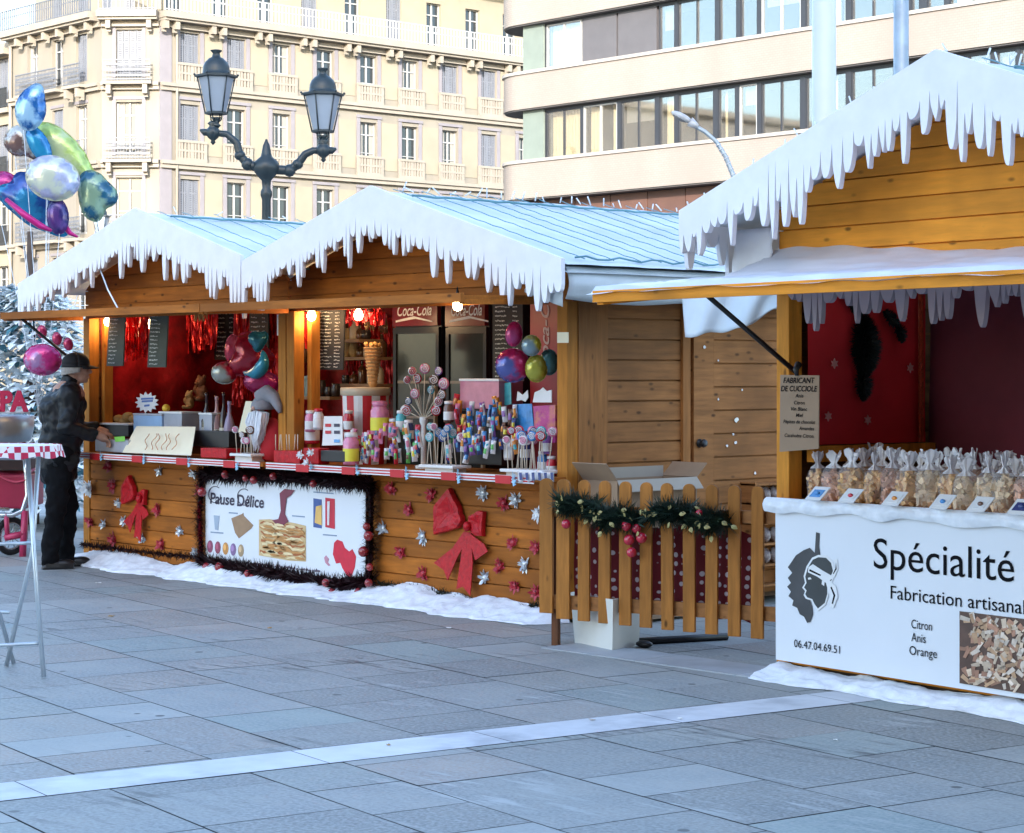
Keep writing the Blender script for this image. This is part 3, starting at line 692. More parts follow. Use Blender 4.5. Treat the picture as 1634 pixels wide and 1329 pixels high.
# tape along the counter edges: white and red rules with red tickets
m_wh = mat('white_card', (.76, .76, .76), .6, .04, 5); m_rd = mat('red_print', (.55, .012, .02), .5, .1, 5); m_bl = mat('pale_blue_ribbon', (.30, .55, .72), .5, .15, 8)
m_redgl = mat('glossy_red', (.46, .006, .012), .45, .3, 30, .3, spec=.3)
for st_, u0, u1, no in ((stA, -5.78, -3.0, 4), (stB, -2.92, 0.0, 5)):
    b = MB(); v = -.204
    b.bx((u0, v-.004, .893), (u1, v, .94), 0)
    b.bx((u0, v-.006, .902), (u1, v-.0041, .911), 1); b.bx((u0, v-.006, .921), (u1, v-.0041, .930), 1)
    o = b.build('counter_tape', [m_wh, m_rd], st_.T)
    for i in range(no):
        q = MB(); u = u0+.38+i*(u1-u0-.2)/no; q.bx((u, v-.010, .885), (u+.15, v-.0062, .938), 0); q.build('red_ticket', [m_rd], o)
    for i in range(no):
        q = MB(); u = u0+.38+i*(u1-u0-.2)/no+.17
        for k in range(7): a = U(-1, 1); q.prism([(u, v-.012, .91), (u+.035*math.cos(a), v-.025, .91+.05*math.sin(a)), (u+.05*math.cos(a+.4), v-.02, .91+.06*math.sin(a+.4))], (0, -.003, 0))
        q.build('ribbon_bow', [m_bl], o)
# ------------------------------------------------------------------ light nets over the roofs
m_wire = mat('teal_light_cable', (.10, .25, .30), .4, .2, 5)
m_led = mat('white_plastic_light_tube', (.78, .82, .86), .5, .05, 5)
def light_net(st_, label, vs0, vs1, step, eu, seed, spikes=60):
    rnd = random.Random(seed); uc = st_.uc; b = MB(); rz = st_.rz
    v = vs0
    while v < vs1:
        pts = []
        for i in range(25):
            u = uc+eu*i/24; pts.append((u, v+.005*math.sin(i*1.1+v*7)+.06*i/24, rz(u)+.02+.006*abs(math.sin(i*1.7+v))))
        b.tube(pts, .0032, 5); v += step*rnd.uniform(.85, 1.15)
    b.tube([(uc+.20, vs0+(vs1-vs0)*i/30, rz(uc+.2)+.026+.004*math.sin(i*2.2)) for i in range(31)], .009, 5)
    b.tube([(uc+eu*.985, vs0+(vs1-vs0)*i/30, rz(uc+eu)+.03+.012*math.sin(i*1.9)) for i in range(31)], .007, 5)
    m = MB()
    for i in range(spikes):
        v = vs0+(vs1-vs0)*(i+.5)/spikes; sg = rnd.uniform(-.02, .05); h = rnd.uniform(.02, .065)
        p = Vector((uc+sg, v, rz(uc)+.01)); m.tube([p, p+Vector((rnd.uniform(-.04, .04), rnd.uniform(-.05, .05), h))], .005, 5)
    net = b.build('light_net', m_wire, label=label, cat='string lights')
    m.build('light_tube', m_led, net); return net
light_net(stA, 'teal cabled light net over the small left-hand stall roof', -.2, 2.7, .27, 1.75, 1, 8)
light_net(stB, 'teal cabled light net spread over the long middle stall roof', -.2, 2.75, .22, 1.83, 2, 26)
netC = light_net(stC, 'white light tubes along the ridge of the right-hand stall roof', -.5, 2.0, .3, 1.8, 3, 40)
b = MB(); rnd = random.Random(3)
for i in range(16):
    t = i/15; u = stC.uc-1.82*t; p = Vector((u, -.74, stC.rz(u)+.03)); b.tube([p, p+Vector((rnd.uniform(-.05, .03), rnd.uniform(-.03, .03), rnd.uniform(.02, .08)))], .004, 5)
b.tube([(stC.uc-1.82*i/15, -.74, stC.rz(stC.uc-1.82*i/15)+.037) for i in range(16)], .006, 5)
lsC = b.build('light_string', m_led, label='white light string along the left gable edge of the biscuit stall', cat='string lights')
# ------------------------------------------------------------------ snow wadding along the foot of the stalls
def skirt(name, label, u0, u1, v, zt, out, seed, n=260, wave=1.0):
    b = MB()
    prof = [(.0, 1.0), (-.10, .96), (-.35, .80), (-.6, .52), (-.82, .28), (-1.0, .10), (-1.04, .0)]
    def fn(s, q):
        i = q*(len(prof)-1); k = min(int(i), len(prof)-2); f_ = i-k; pv = prof[k][0]*(1-f_)+prof[k+1][0]*f_; pz = prof[k][1]*(1-f_)+prof[k+1][1]*f_
        u = u0+(u1-u0)*s; hh = zt*(1+.55*wave*sag(u*1.7+seed, 1)+.25*sag(u*6, seed)); oo = out*(1+.35*sag(u*2.1, seed+4)+.15*sag(u*9, seed))
        e = min(1, min(s, 1-s)*(u1-u0)/.12)**.5
        return Vector((u+.012*sag(u*13, q*4), v+pv*oo*e+.012*sag(u*14, q*5+seed), max(.003, pz*hh*e+(.014*sag(u*8, q*7+seed)+.004*sag(u*31, q*19+seed))*(q < .95)) if q < .999 else .003))
    b.grid(fn, n, 24); return b.build(name, m_cotton, label=label, cat='artificial snow')
skirt('snow_wadding', 'white cotton snow along the foot of the two left-hand stalls', -5.9, .12, -.005, .10, .28, 3.1, 800)
skC = skirt('snow_wadding', 'white cotton snow roll along the foot of the biscuit stall', 2.14, 5.35, -.455, .07, .17, 9.4, 240, .5)
for o in (stC.T, netC, lsC, skC): turn(o)
# ------------------------------------------------------------------ things on and round the stalls
m_bulb = mat('glowing_bulb', (1, .72, .38), .3, .02, 3, emit=10)
m_socket = mat('black_socket', (.02, .02, .02), .5)
bl = bpy.data.lights.new('bulb_glow', 'POINT'); bl.energy = .5; bl.color = (1, .60, .30); bl.shadow_soft_size = .04
def bulb(px, py, v, label):
    p = at_v(px, py+9, v); T = thing('light_bulb', label, 'light bulb', p, 'warm bulbs under the awnings')
    b = MB(); b.lathe([(.004, -.042), (.022, -.036), (.031, -.018), (.032, 0), (.026, .02), (.015, .036), (.012, .045)], n=14); b.build('glass_bulb', m_bulb, T, local=True)
    b = MB(); b.lathe([(.016, .04), (.017, .07), (.010, .085), (.004, .12)], n=10); b.build('socket', m_socket, T, local=True)
    l = bpy.data.objects.new('bulb_glow', bl); COL.objects.link(l); l.parent = T; l.location = (.0, -.05, -.06)
for a in ((172, 503, .10, 'glowing bulb at the left end of the left-hand stall opening'), (240, 508, .5, 'glowing bulb between the two tall chalkboards of the left-hand stall'),
          (478, 497, .10, 'left of the twin glowing bulbs beside the post shared by the left-hand stalls'), (497, 494, .12, 'right of the twin glowing bulbs beside the post shared by the left-hand stalls'),
          (572, 493, .15, 'glowing bulb to the right of the black menu board'), (588, 497, .6, 'smaller glowing bulb just behind the one right of the menu board'),
          (730, 477, -.05, 'glowing bulb in front of the right-hand drinks cooler sign')): bulb(*a)
# chalkboards
m_slate = mat('black_chalkboard', (.022, .022, .023), .7, .25, 6); m_gslate = mat('dusty_green_chalkboard', (.075, .085, .07), .75, .25, 5)
m_chalk = mat('white_chalk', (.55, .55, .52), .9, .2, 30)
def chalkboard(label, x0, y0, x1, y1, v, lines, seed, m=m_slate, dx=0, wide=.8, cols=2):
    rnd = random.Random(seed); T = thing('chalkboard', label, 'chalkboard', at_v((x0+x1)/2, y1, v))
    b = MB(); b.prism([at_v(x0+dx, y0, v), at_v(x1+dx, y0, v), at_v(x1, y1, v), at_v(x0, y1, v)], (0, .012, 0)); b.build('board', m, T)
    c = MB()
    for i in range(lines):
        f = (i+.6)/(lines+.4); y = y0+(y1-y0)*f; sx_ = dx*(1-f); w_ = x1-x0
        for seg in range(cols):
            a = x0+sx_+w_*(.08+seg*.58); e = a+w_*((.5 if seg == 0 else .22)*rnd.uniform(.6, 1)); h = (y1-y0)/lines*.45
            x = a
            while x < e:
                l = rnd.uniform(1.2, 3.2); yy = y+rnd.uniform(-.6, .6)
                c.prism([at_v(x, yy-h*rnd.uniform(.15, .5), v-.003), at_v(min(e, x+l), yy-h*rnd.uniform(.15, .5), v-.003), at_v(min(e, x+l), yy+h*rnd.uniform(.0, .4), v-.003), at_v(x, yy+h*rnd.uniform(0, .4), v-.003)], (0, .002, 0)); x += l+rnd.uniform(.2, 1.1)
    c.build('chalk_writing', m_chalk, T); return T
chalkboard('narrow grey-green chalk menu hanging behind the man, left of two', 170, 500, 196, 584, .05, 13, 1, m_gslate, 4, cols=1)
chalkboard('narrow grey-green chalk menu hanging over the starburst sign, right of two', 235, 488, 264, 586, .05, 15, 2, m_gslate, 5, cols=1)
chalkboard('black chalkboard at the back of the left-hand stall above the shelf end', 342, 488, 378, 574, 1.2, 11, 3)
chalkboard('black chalkboard at the back of the left-hand stall above the teal balloon', 398, 488, 428, 556, .9, 9, 4)
chalkboard('tall black menu board full of white writing in the middle stall', 503, 490, 547, 590, .25, 18, 5, m_slate, 3)
chalkboard('dark menu board beside the right-hand drinks cooler', 786, 478, 834, 606, .75, 17, 6, cols=2)
# shelves at the back with small stuff
m_shelf = mat('shelf_board', (.30, .17, .09), .6, .2, 8)
m_brownish = [mat('brown_bottle_glass', (.12, .05, .02), .15, .3, 5), mat('straw_wicker', (.42, .26, .10), .8, .3, 20), mat('cream_ceramic', (.55, .45, .32), .4, .1, 5), mat('dark_jar_glass', (.05, .035, .03), .15, .3, 5)]
def shelf(label, x0, x1, y, v, seed, n):
    a = at_v(x0, y, v); e = at_v(x1, y, v); b = MB(); b.bx((a.x, v-.12, a.z-.025), (e.x, v+.12, a.z)); b.build('shelf', m_shelf, label=label, cat='shelf')
    rnd = random.Random(seed)
    for i in range(n):
        u = a.x+(e.x-a.x)*(i+.5)/n; r = rnd.uniform(.028, .045); h = rnd.uniform(.09, .2); c = (u, v-.02, a.z); k = rnd.randrange(4)
        b = MB(); b.lathe([(r*.9, 0), (r, .01), (r, h*.55), (r*.75, h*.68), (r*.32, h*.78), (r*.3, h*.96), (r*.36, h)] if k in (0, 2) else [(r*.8, 0), (r*1.1, h*.2), (r*1.05, h*.5), (r*.9, h*.62), (r*.95, h*.7)], c, 12)
        b.build(('bottle', 'basket', 'vase', 'jar')[k], m_brownish[k], label='small %s standing on the %s' % (('brown bottle', 'straw basket', 'cream vase', 'dark jar')[k], label.split(' ', 1)[1] if not label.startswith('shelf') else label), cat=('bottle', 'basket', 'vase', 'jar')[k], group='jars and bottles on the '+label)
shelf('long shelf at the back of the left-hand stall', 263, 345, 577, 1.5, 1, 7)
shelf('upper shelf right of the black menu board', 546, 592, 542, 1.1, 2, 5)
shelf('lower shelf behind the waffle cones', 488, 545, 632, 1.1, 3, 5)
shelf('middle shelf behind the popcorn tub', 548, 615, 612, 1.3, 4, 5)
# drinks coolers
m_cool = mat('black_cooler_body', (.015, .015, .018), .35, .1, 3); m_cglass = mat('cooler_door_glass', (.04, .046, .044), .12, .35, 2.5, spec=.6)
m_sign = mat('red_cooler_sign', (.17, .006, .009), .35, .12, 4); m_bev = [mat('can_red', (.45, .02, .02), .3), mat('can_orange', (.6, .25, .03), .3), mat('can_green', (.06, .25, .06), .3), mat('can_blue', (.05, .1, .35), .3)]
def cooler(label, x0, x1, v, tx):
    a = at_v(x0, 600, v); e = at_v(x1, 600, v); T = thing('drinks_cooler', label, 'drinks cooler', ((a.x+e.x)/2, v+.25, .07))
    zs = at_v(x0, 521, v).z; zt = at_v(x0, 478, v).z; dt = at_v(x0, 533, v).z
    b = MB(); b.bx((a.x, v+.02, .07), (e.x, v+.55, zt)); b.build('cabinet', m_cool, T)
    b = MB(); b.bx((a.x+.01, v-.02, zs), (e.x-.01, v+.018, zt-.004)); sg = b.build('sign_panel', m_sign, T)
    b = MB(); o = at_v(tx, 514, v-.024); o.z = zs+(zt-zs)*.38; put_text(b, 'Coca-Cola', o, (1,0,0), (0,0,1), (e.x-a.x)*.74, .085, .35, .012); 
    b.prism([(o.x-.02, v-.024, zs+.03), (o.x+.22, v-.024, zs+.055), (o.x+.42, v-.024, zs+.025), (o.x+.42, v-.024, zs+.035), (o.x+.2, v-.024, zs+.075), (o.x-.02, v-.024, zs+.045)], (0, .002, 0)); b.build('lettering', m_wh, sg)
    b = MB(); fr = .035; b.bx((a.x+.005, v-.01, .12), (a.x+.005+fr, v+.018, zs-.01)); b.bx((e.x-.005-fr, v-.01, .12), (e.x-.005, v+.018, zs-.01)); b.bx((a.x+.005+fr, v-.01, dt), (e.x-.005-fr, v+.018, zs-.01)); dr = b.build('door', m_cool, T)
    b = MB(); b.bx((a.x+.01+fr, v+.002, .14), (e.x-.01-fr, v+.016, dt)); b.build('door_glass', m_cglass, dr)
    b = MB(); b.bx((e.x-.03, v-.04, .9), (e.x-.012, v-.011, 1.5)); b.build('handle', m_brownish[2], dr)
    b = MB()
    for z in (1.25, 1.52): b.bx((a.x+.05, v-.001, z), (e.x-.05, v+.0015, z+.02))
    b.build('shelf_edge', m_conc, dr)
    rnd = random.Random(int(x0)); c = MB()
    for z in (1.0, 1.27, 1.54):
        for k in range(6): u = a.x+.09+k*(e.x-a.x-.18)/5; c.lathe([(.028, z), (.03, z+.01), (.03, z+.13), (.026, z+.14)], (u, v-.0, 0), 8) if False else None
cooler('left drinks cooler with a red script sign, black frame and glass door', 628, 702, 1.0, 634)
cooler('right drinks cooler with a red script sign behind the hanging bulb', 712, 778, 1.0, 720)
T = thing('red_advert_panel', 'tall dark red panel with white script running up it, right end of the middle stall', 'panel', at_v(862, 620, .35))
b = MB(); b.bx((at_v(846, 0, .35).x, .35, .95), (at_v(905, 0, .35).x, .40, 2.2)); b.build('board', mat('dull_red_board', (.26, .012, .018), .5, .15, 3), T)
b = MB(); o = at_v(876, 592, .345); put_text(b, 'Coca-Cola', o, (0,0,1), (-1,0,0), .62, .085, .3, .012); b.build('lettering', mat('faded_white_print', (.42, .30, .30), .6), T)
# red tinsel curtains
def tinsel(label, x0, x1, y0, y1, v, seed, dens=70):
    rnd = random.Random(seed); b = MB(); p0 = at_v(x0, y0, v); p1 = at_v(x1, y0, v); zl = at_v(x0, y1, v).z
    for i in range(int(dens*(p1.x-p0.x)/.3)):
        u = rnd.uniform(p0.x, p1.x); z = p0.z-rnd.uniform(0, .06); vv = v+rnd.uniform(-.03, .03); zend = zl+rnd.uniform(-.1, .25)*(p0.z-zl)
        w_ = rnd.uniform(.006, .012); a = rnd.uniform(0, PI); pr = None
        while z > zend:
            a += rnd.uniform(-.9, .9); c, s_ = math.cos(a)*w_, math.sin(a)*w_; u += rnd.uniform(-.008, .008)
            q = [(u-c, vv-s_, z), (u+c, vv+s_, z)]
            if pr: b.add([pr[0], pr[1], q[1], q[0]], [(0,1,2,3)])
            pr = q; z -= .045
    b.build('tinsel_curtain', m_redfoil, label=label, cat='tinsel')
tinsel('red foil tinsel curtain at the left end of the left-hand stall', 146, 235, 498, 575, .3, 1)
tinsel('red foil tinsel hanging between and right of the tall chalkboards', 268, 345, 492, 560, 1.0, 2, 50)
tinsel('red foil tinsel around the inflatable animals in the left-hand stall', 375, 445, 492, 640, 1.0, 3, 60)
tinsel('red foil tinsel right of the post between the left-hand stalls', 474, 503, 498, 560, .2, 4)
tinsel('red foil tinsel around the bulbs right of the menu board', 548, 612, 492, 520, .3, 5)
tinsel('red foil tinsel low on the back wall of the left-hand stall', 225, 300, 590, 660, 1.5, 6, 40)
# ------------------------------------------------------------------ decorations on the front panels
m_silver = mat('silver_tinsel', (.62, .64, .66), .3, .2, 20, metal=.5); m_redt = mat('red_tinsel', (.42, .02, .035), .4, .3, 20, .2)
m_whitet = mat('white_pompom_tinsel', (.75, .76, .78), .6, .1, 20)
def rosette(x, y, r, v, m, label, group, seed, cat='tinsel star'):
    rnd = random.Random(seed); p = at_v(x, y, v); R_ = r/sc(p); b = MB()
    for i in range(26):
        a = rnd.uniform(0, 2*PI); t = rnd.uniform(.0, 1.0); l = R_*rnd.uniform(.65, 1.15); d = Vector((math.cos(a)*math.cos(t), -math.sin(t)*.8, math.sin(a)*math.cos(t))); q = Vector((-math.sin(a), .2, math.cos(a)))*R_*.15
        b.add([p+d*R_*.12-q, p+d*R_*.12+q, p+d*l*.7+q*.9, p+d*l, p+d*l*.7-q*.9], [(0,1,2,3,4)])
    b.ball(p+Vector((0, -.004, 0)), (R_*.42, .018, R_*.42), 8)
    b.build('tinsel_rosette', m, label=label, cat=cat, group=group)
red1 = [(205,862),(230,862),(262,852),(190,738),(178,765),(170,785),(250,820),(145,832),(183,862),(258,870)]
for i, (x, y) in enumerate([(175, 742), (252, 812), (145, 832), (182, 860), (257, 868), (320, 783), (181, 775)]): rosette(x, y, 14, .008, m_redt, 'red spiky tinsel rosette on the left-hand stall front near the small bow', 'red rosettes on the left-hand stall front', i)
for i, (x, y) in enumerate([(255, 752), (198, 832), (166, 836), (288, 848), (228, 859), (190, 803), (310, 755), (187, 880), (312, 882)]): rosette(x, y, 11, .008, m_silver, 'silver spiky tinsel star on the left-hand stall front near the small bow', 'silver stars on the left-hand stall front', 20+i)
rosette(142, 778, 20, -.02, m_whitet, 'large white tinsel star beside the man at the left corner of the stall', None, 60)
for i, (x, y) in enumerate([(625, 779), (689, 788), (654, 813), (640, 880), (676, 915), (805, 803), (819, 866), (798, 903), (823, 934), (857, 872), (855, 945)]): rosette(x, y, 15, .008, m_redt, 'red spiky tinsel rosette on the middle stall front around the large bow', 'red rosettes on the middle stall front', 100+i)
for i, (x, y) in enumerate([(612, 843), (675, 856), (772, 786), (824, 797), (838, 900), (774, 922)]): rosette(x, y, 15, .008, m_silver, 'silver spiky tinsel star on the middle stall front around the large bow', 'silver stars on the middle stall front', 130+i)
rosette(858, 820, 16, -.01, m_whitet, 'white tinsel star half hidden by the first picket of the fence', None, 150)
def bow(label, cx, cy, k, v, narrow=1.0):
    T = thing('ribbon_bow', label, 'bow', at_v(cx, cy+95*k, v)); px = lambda x, y, vv: at_v(cx+x*k*narrow, cy+y*k, vv)
    def loop(pts, bulge):
        fine = []
        for (xa, ya), (xb, yb) in zip(pts, pts[1:]+pts[:1]): fine += [(xa+(xb-xa)*k/5, ya+(yb-ya)*k/5) for k in range(5)]
        n = len(fine); c = sum((px(x, y, v) for x, y in fine), Vector())/n; b = MB(); rings = [(1, .004), (1.0, .030), (.96, .044), (.7, .048), (.45, .040), (.25, .034), (.1, .028)]
        vs = []
        for f, d in rings: vs += [c.lerp(px(x, y, v), f)+Vector((0, -d*bulge/.06-.010*f*sag(x*.13+f*2, y*.13), .006*f*sag(x*.2, y*.2+9))) for x, y in fine]
        fs = [(r*n+i, r*n+(i+1) % n, (r+1)*n+(i+1) % n, (r+1)*n+i) for r in range(len(rings)-1) for i in range(n)]+[tuple((len(rings)-1)*n+i for i in range(n))]
        b.add(vs, fs); b.build('loop', m_redgl, T)
    def tail(pts):
        b = MB(); b.prism([px(x, y, v-.02-.0004*y) for x, y in pts], (0, .006, 0)); b.build('tail', m_redgl, T)
    loop([(-5, 4), (-44, 15), (-44, -30), (-20, -60), (-8, -38), (2, -8)], .06)
    loop([(8, 4), (12, -14), (26, -24), (34, -22), (33, 18), (22, 17)], .05)
    tail([(-2, 10), (10, 12), (-12, 50), (-28, 88), (-34, 72), (-50, 60), (-20, 36)])
    tail([(-1, 10), (9, 12), (12, 60), (8, 112), (-4, 98), (-14, 102), (-8, 60)])
    tail([(6, 12), (30, 30), (36, 42), (16, 56), (10, 34)])
    b = MB(); b.ball(px(3, 2, v-.05), (.03, .025, .035), 10); b.build('knot', m_redgl, T)
bow('large glossy red ribbon bow on the middle stall front right of the banner', 742, 838, 1.0, -.0)
bow('smaller red ribbon bow on the left-hand stall front left of the banner', 220, 795, .62, -.0, .75)
# ------------------------------------------------------------------ banner with prints
m_ban = mat('white_vinyl_banner', (.74, .76, .80), .4, .03, 2, .1); m_ink = mat('dark_violet_ink', (.04, .03, .06), .5)
m_inkb = mat('black_ink', (.008, .008, .010), .9, spec=.1); m_inkg = mat('grey_blue_ink', (.25, .32, .42), .6)
T = thing('banner', 'white crêpe banner reading Pause Délice, framed in dark tinsel between the two bows', 'banner', at_v(455, 925, -.03))
vB = -.03
b = MB(); b.prism([at_v(328, 762, vB), at_v(583, 777, vB), at_v(583, 928, vB), at_v(328, 899, vB)], (0, .006, 0)); b.build('sheet', m_ban, T)
b = MB(); ptext(b, 'Pause', 335, 803, 374, 17, vB-.003, .12, .022); ptext(b, 'Délice', 378, 807, 421, 18, vB-.003, .12, .022)
for (cx, cy) in ((343, 789), (389, 793)):
    b.tube([at_v(cx+9*math.cos(t*.28)*(1+.012*t), cy+13*math.sin(t*.28), vB-.004) for t in range(20)], .003, 5)
b.build('lettering', m_ink, T)
def print_poly(name, col, polys, v=vB-.003, isl=0, par=None):
    b = MB()
    for p in polys: ppoly(b, p, v, .002)
    return b.build(name, mat(name+'_ink', col, .45, .15, 12, isl=isl), par or T)
print_poly('caption', (.25, .32, .42), [[(x, y), (x+w_, y+w_*.08), (x+w_, y+2+w_*.08), (x, y+2)] for x, y, w_ in ((365, 817, 14), (336, 848, 20), (352, 891, 16), (466, 822, 20), (500, 784, 32), (515, 852, 22))])
rnd = random.Random(2)
print_poly('handwriting', (.12, .08, .12), [[(x, 897+(x-392)*.12+rnd.uniform(-2, 2)), (x+rnd.uniform(2, 5), 895+(x-392)*.12+rnd.uniform(-2, 2)), (x+rnd.uniform(3, 6), 899+(x-392)*.12), (x+1, 899.5+(x-392)*.12)] for x in range(392, 508, 5)])
def cx_(x, y): return (x, y+.133*(x-413))
cp = print_poly('crepe_picture', (.62, .44, .22), [[cx_(413, 829), cx_(430, 826), cx_(470, 827), cx_(488, 829), cx_(488, 886), cx_(460, 888), cx_(413, 886)]])
FB = {0: [], 1: [], 2: []}
for i in range(11):
    y0 = 832+i*4.9; xa, xb = 414+rnd.uniform(0, 5), 487-rnd.uniform(0, 5); ph = rnd.uniform(0, 6); k = 14
    up = [(xa+(xb-xa)*t/k, y0+1.6*math.sin(t*.9+ph)+1.2*math.sin(t*2.3+ph)) for t in range(k+1)]
    lo = [(x, y+3.1+1.2*math.sin(t*1.3+ph*2)) for t, (x, y) in enumerate(up)]
    FB[i % 3].append([cx_(x, y) for x, y in up+lo[::-1]])
    for q in range(3): x = rnd.uniform(418, 470); FB[2 if i % 3 else 1].append([cx_(x+dx, y0+dy) for dx, dy in ((0, 1), (6, -1), (14, 0), (17, 2.5), (8, 3.6), (2, 3))])
print_poly('crepe_filling', (.40, .12, .03), FB[0], vB-.006, par=cp)
print_poly('crepe_fold', (.80, .64, .36), FB[1], vB-.0085, par=cp)
print_poly('crepe_edge', (.52, .24, .07), FB[2], vB-.0105, par=cp)
print_poly('sauce_picture', (.20, .03, .06), [[(446, 787), (454, 780), (470, 782), (464, 790), (457, 795), (454, 820), (460, 832), (452, 838), (440, 836), (434, 830), (444, 828), (448, 815), (447, 800)]], vB-.007)
can = print_poly('can_picture', (.05, .10, .30), [[(500, 795), (513, 797), (513, 843), (500, 841)]])
print_poly('can_label', (.75, .45, .12), [[(504, 808), (513, 806), (513, 838), (502, 834)]], vB-.006, par=can)
can = print_poly('can_picture', (.55, .015, .04), [[(519, 794), (534, 796), (534, 844), (519, 841)]])
print_poly('can_label', (.75, .7, .7), [[(522, 800), (526, 800), (525, 838), (522, 838)]], vB-.006, par=can)
print_poly('bag_picture', (.33, .20, .11), [[(369, 827), (386, 820), (388, 818), (389, 823), (404, 838), (401, 843), (381, 859), (375, 850)]])
print_poly('cup_picture', (.35, .42, .52), [[(341, 822), (350, 823), (348, 846), (343, 845)]])
for i, c in enumerate(((.30, .08, .14), (.28, .06, .10), (.60, .28, .08), (.25, .15, .30), (.40, .28, .16))):
    cx, cy = 335+i*12.3, 872+i*1.6; print_poly('dessert_picture', c, [[(cx+4.6*math.cos(a*.52), cy+10*math.sin(a*.52)) for a in range(12)]]); print_poly('dessert_topping', mul(c, 1.7), [[(cx-1+2.4*math.cos(a*.52), cy-2+5*math.sin(a*.52)) for a in range(12)]], vB-.006)
print_poly('lips_picture', (.62, .01, .04), [[(533, 866), (538, 861), (546, 864), (550, 874), (557, 880), (562, 876), (568, 888), (566, 905), (560, 922), (554, 920), (546, 906), (543, 898), (536, 899), (531, 884)]])
print_poly('flourish', (.55, .25, .32), [[(517, 890), (520, 886), (525, 892), (523, 897), (527, 902), (524, 903), (519, 898)]])
# tinsel garlands
m_dkt = mat('dark_purple_tinsel', (.022, .006, .008), .4, .4, 30); m_bauble = mat('dark_red_bauble', (.30, .02, .025), .12, .1, 5, coat=.6)
def garland(b, path, r, dens, rnd, mi=0, lmin=.5):
    path = [Vector(p) for p in path]
    for i in range(len(path)-1):
        a, e = path[i], path[i+1]; L_ = (e-a).length; d = (e-a).normalized()
        for k in range(int(dens*L_)):
            p = a+(e-a)*rnd.random(); q = Vector((rnd.gauss(0, 1), rnd.gauss(0, 1), rnd.gauss(0, 1))); q -= d*q.dot(d)*.6; q.normalize()
            l = r*rnd.uniform(lmin, 1.2); s_ = d.cross(q)*r*.10
            b.add([p-s_, p+s_, p+q*l+d*rnd.uniform(-.3, .3)*l], [(0,1,2)], mi)
rnd = random.Random(8)
T2 = thing('tinsel_garland', 'thick dark tinsel garland with red baubles framing the crêpe banner', 'garland', at_v(455, 950, -.06))
b = MB(); cr = [(322, 755), (455, 760), (592, 772), (592, 850), (590, 928), (530, 935), (455, 918), (322, 897), (318, 830), (322, 755)]
garland(b, [at_v(x, y, -.05) for x, y in cr], .095, 1500, rnd); b.tube([at_v(x, y, -.045) for x, y in cr], .018, 6); b.build('tinsel', m_dkt, T2)
rp = [(330, 905), (352, 912), (378, 918), (402, 921), (430, 935), (470, 945), (500, 942), (530, 946), (572, 945), (585, 840), (588, 855), (590, 905), (360, 757), (392, 763), (405, 766), (500, 772), (436, 760), (580, 880), (322, 785), (588, 930), (350, 905), (395, 915), (520, 930)]
for x, y in rp: b = MB(); b.ball(at_v(x, y, -.10), U(.026, .04), 12); b.build('bauble', m_bauble, T2)
for x0, y0, x1, y1, lab in ((318, 800, 320, 880, 'bright red tinsel down the left edge of the banner'),):
    b = MB(); garland(b, [at_v(x0, y0, -.06), at_v(x1, y1, -.06)], .05, 1500, rnd); b.build('tinsel_garland', m_redt, label=lab, cat='garland')
b = MB(); garland(b, [at_v(x, y, -.03) for x, y in ((130, 868), (200, 878), (320, 890))], .05, 420, rnd); b.build('tinsel_garland', m_dkt, label='thin dark tinsel along the snow at the foot of the left-hand stall', cat='garland')
m_dgrn = mat('dark_green_tinsel', (.03, .035, .02), .5, .4, 30)
b = MB(); garland(b, [at_v(x, y, -.03) for x, y in ((602, 930), (660, 940), (720, 948), (780, 972), (820, 975), (868, 962))], .05, 420, rnd); b.build('tinsel_garland', m_dgrn, label='thin dark green tinsel along the snow under the large bow', cat='garland')
# ------------------------------------------------------------------ goods on the left-hand counter
CT = .932
m_paper = mat('cream_poster_board', (.86, .78, .58), .6, .06, 4); m_scr = mat('rust_marker', (.55, .25, .12), .7)
def on(x, y, v): return at_v(x, y, v)
T = thing('sign_board', 'cream sign board with rust coloured writing leaning on the counter front', 'sign', at_v(250, 726, -.15))
b = MB(); q = [at_v(195, 722, -.17), at_v(304, 727, -.17), at_v(311, 682, .0), at_v(217, 681, .0)]; b.prism(q, (0, .008, .006)); b.build('board', m_paper, T)
b = MB(); rnd = random.Random(5)
n_ = Vector((0, -.004, .002))
for k in range(6):
    x = 232+k*9; b.tube([at_v(x+t*1.1*(1 if k % 2 else .5)+2.5*math.sin(t+k), 718-t*3.2, -.165+.0152*t*.72)+n_ for t in range(9)], .0035, 5)
b.build('writing', m_scr, T)
# starburst price sign on a clip
T = thing('starburst_sign', 'white starburst price sign with blue writing above the counter', 'sign', at_v(233, 665, .15))
b = MB(); b.prism([at_v(234+(19 if i % 2 else 14)*math.cos(i*PI/13)*1.0, 642+(17 if i % 2 else 12)*math.sin(i*PI/13), .15) for i in range(26)], (0, .006, 0)); b.build('card', m_wh, T)
b = MB()
for y, x0, x1 in ((635, 225, 244), (639, 226, 243), (646, 230, 238)): ppoly(b, [(x0, y), (x1, y-1), (x1, y+2), (x0, y+3)], .146)
b.build('writing', mat('blue_ink', (.10, .18, .45), .5), T)
b = MB(); b.tube([at_v(234, 656, .156), at_v(233, 682, .156)], .006); b.build('stem', m_black, T)
m_clear = mat('cloudy_clear_plastic', (.42, .44, .50), .2, .12, 6, .1); m_blueb = mat('pale_blue_plastic', (.32, .50, .75), .3, .1, 6)
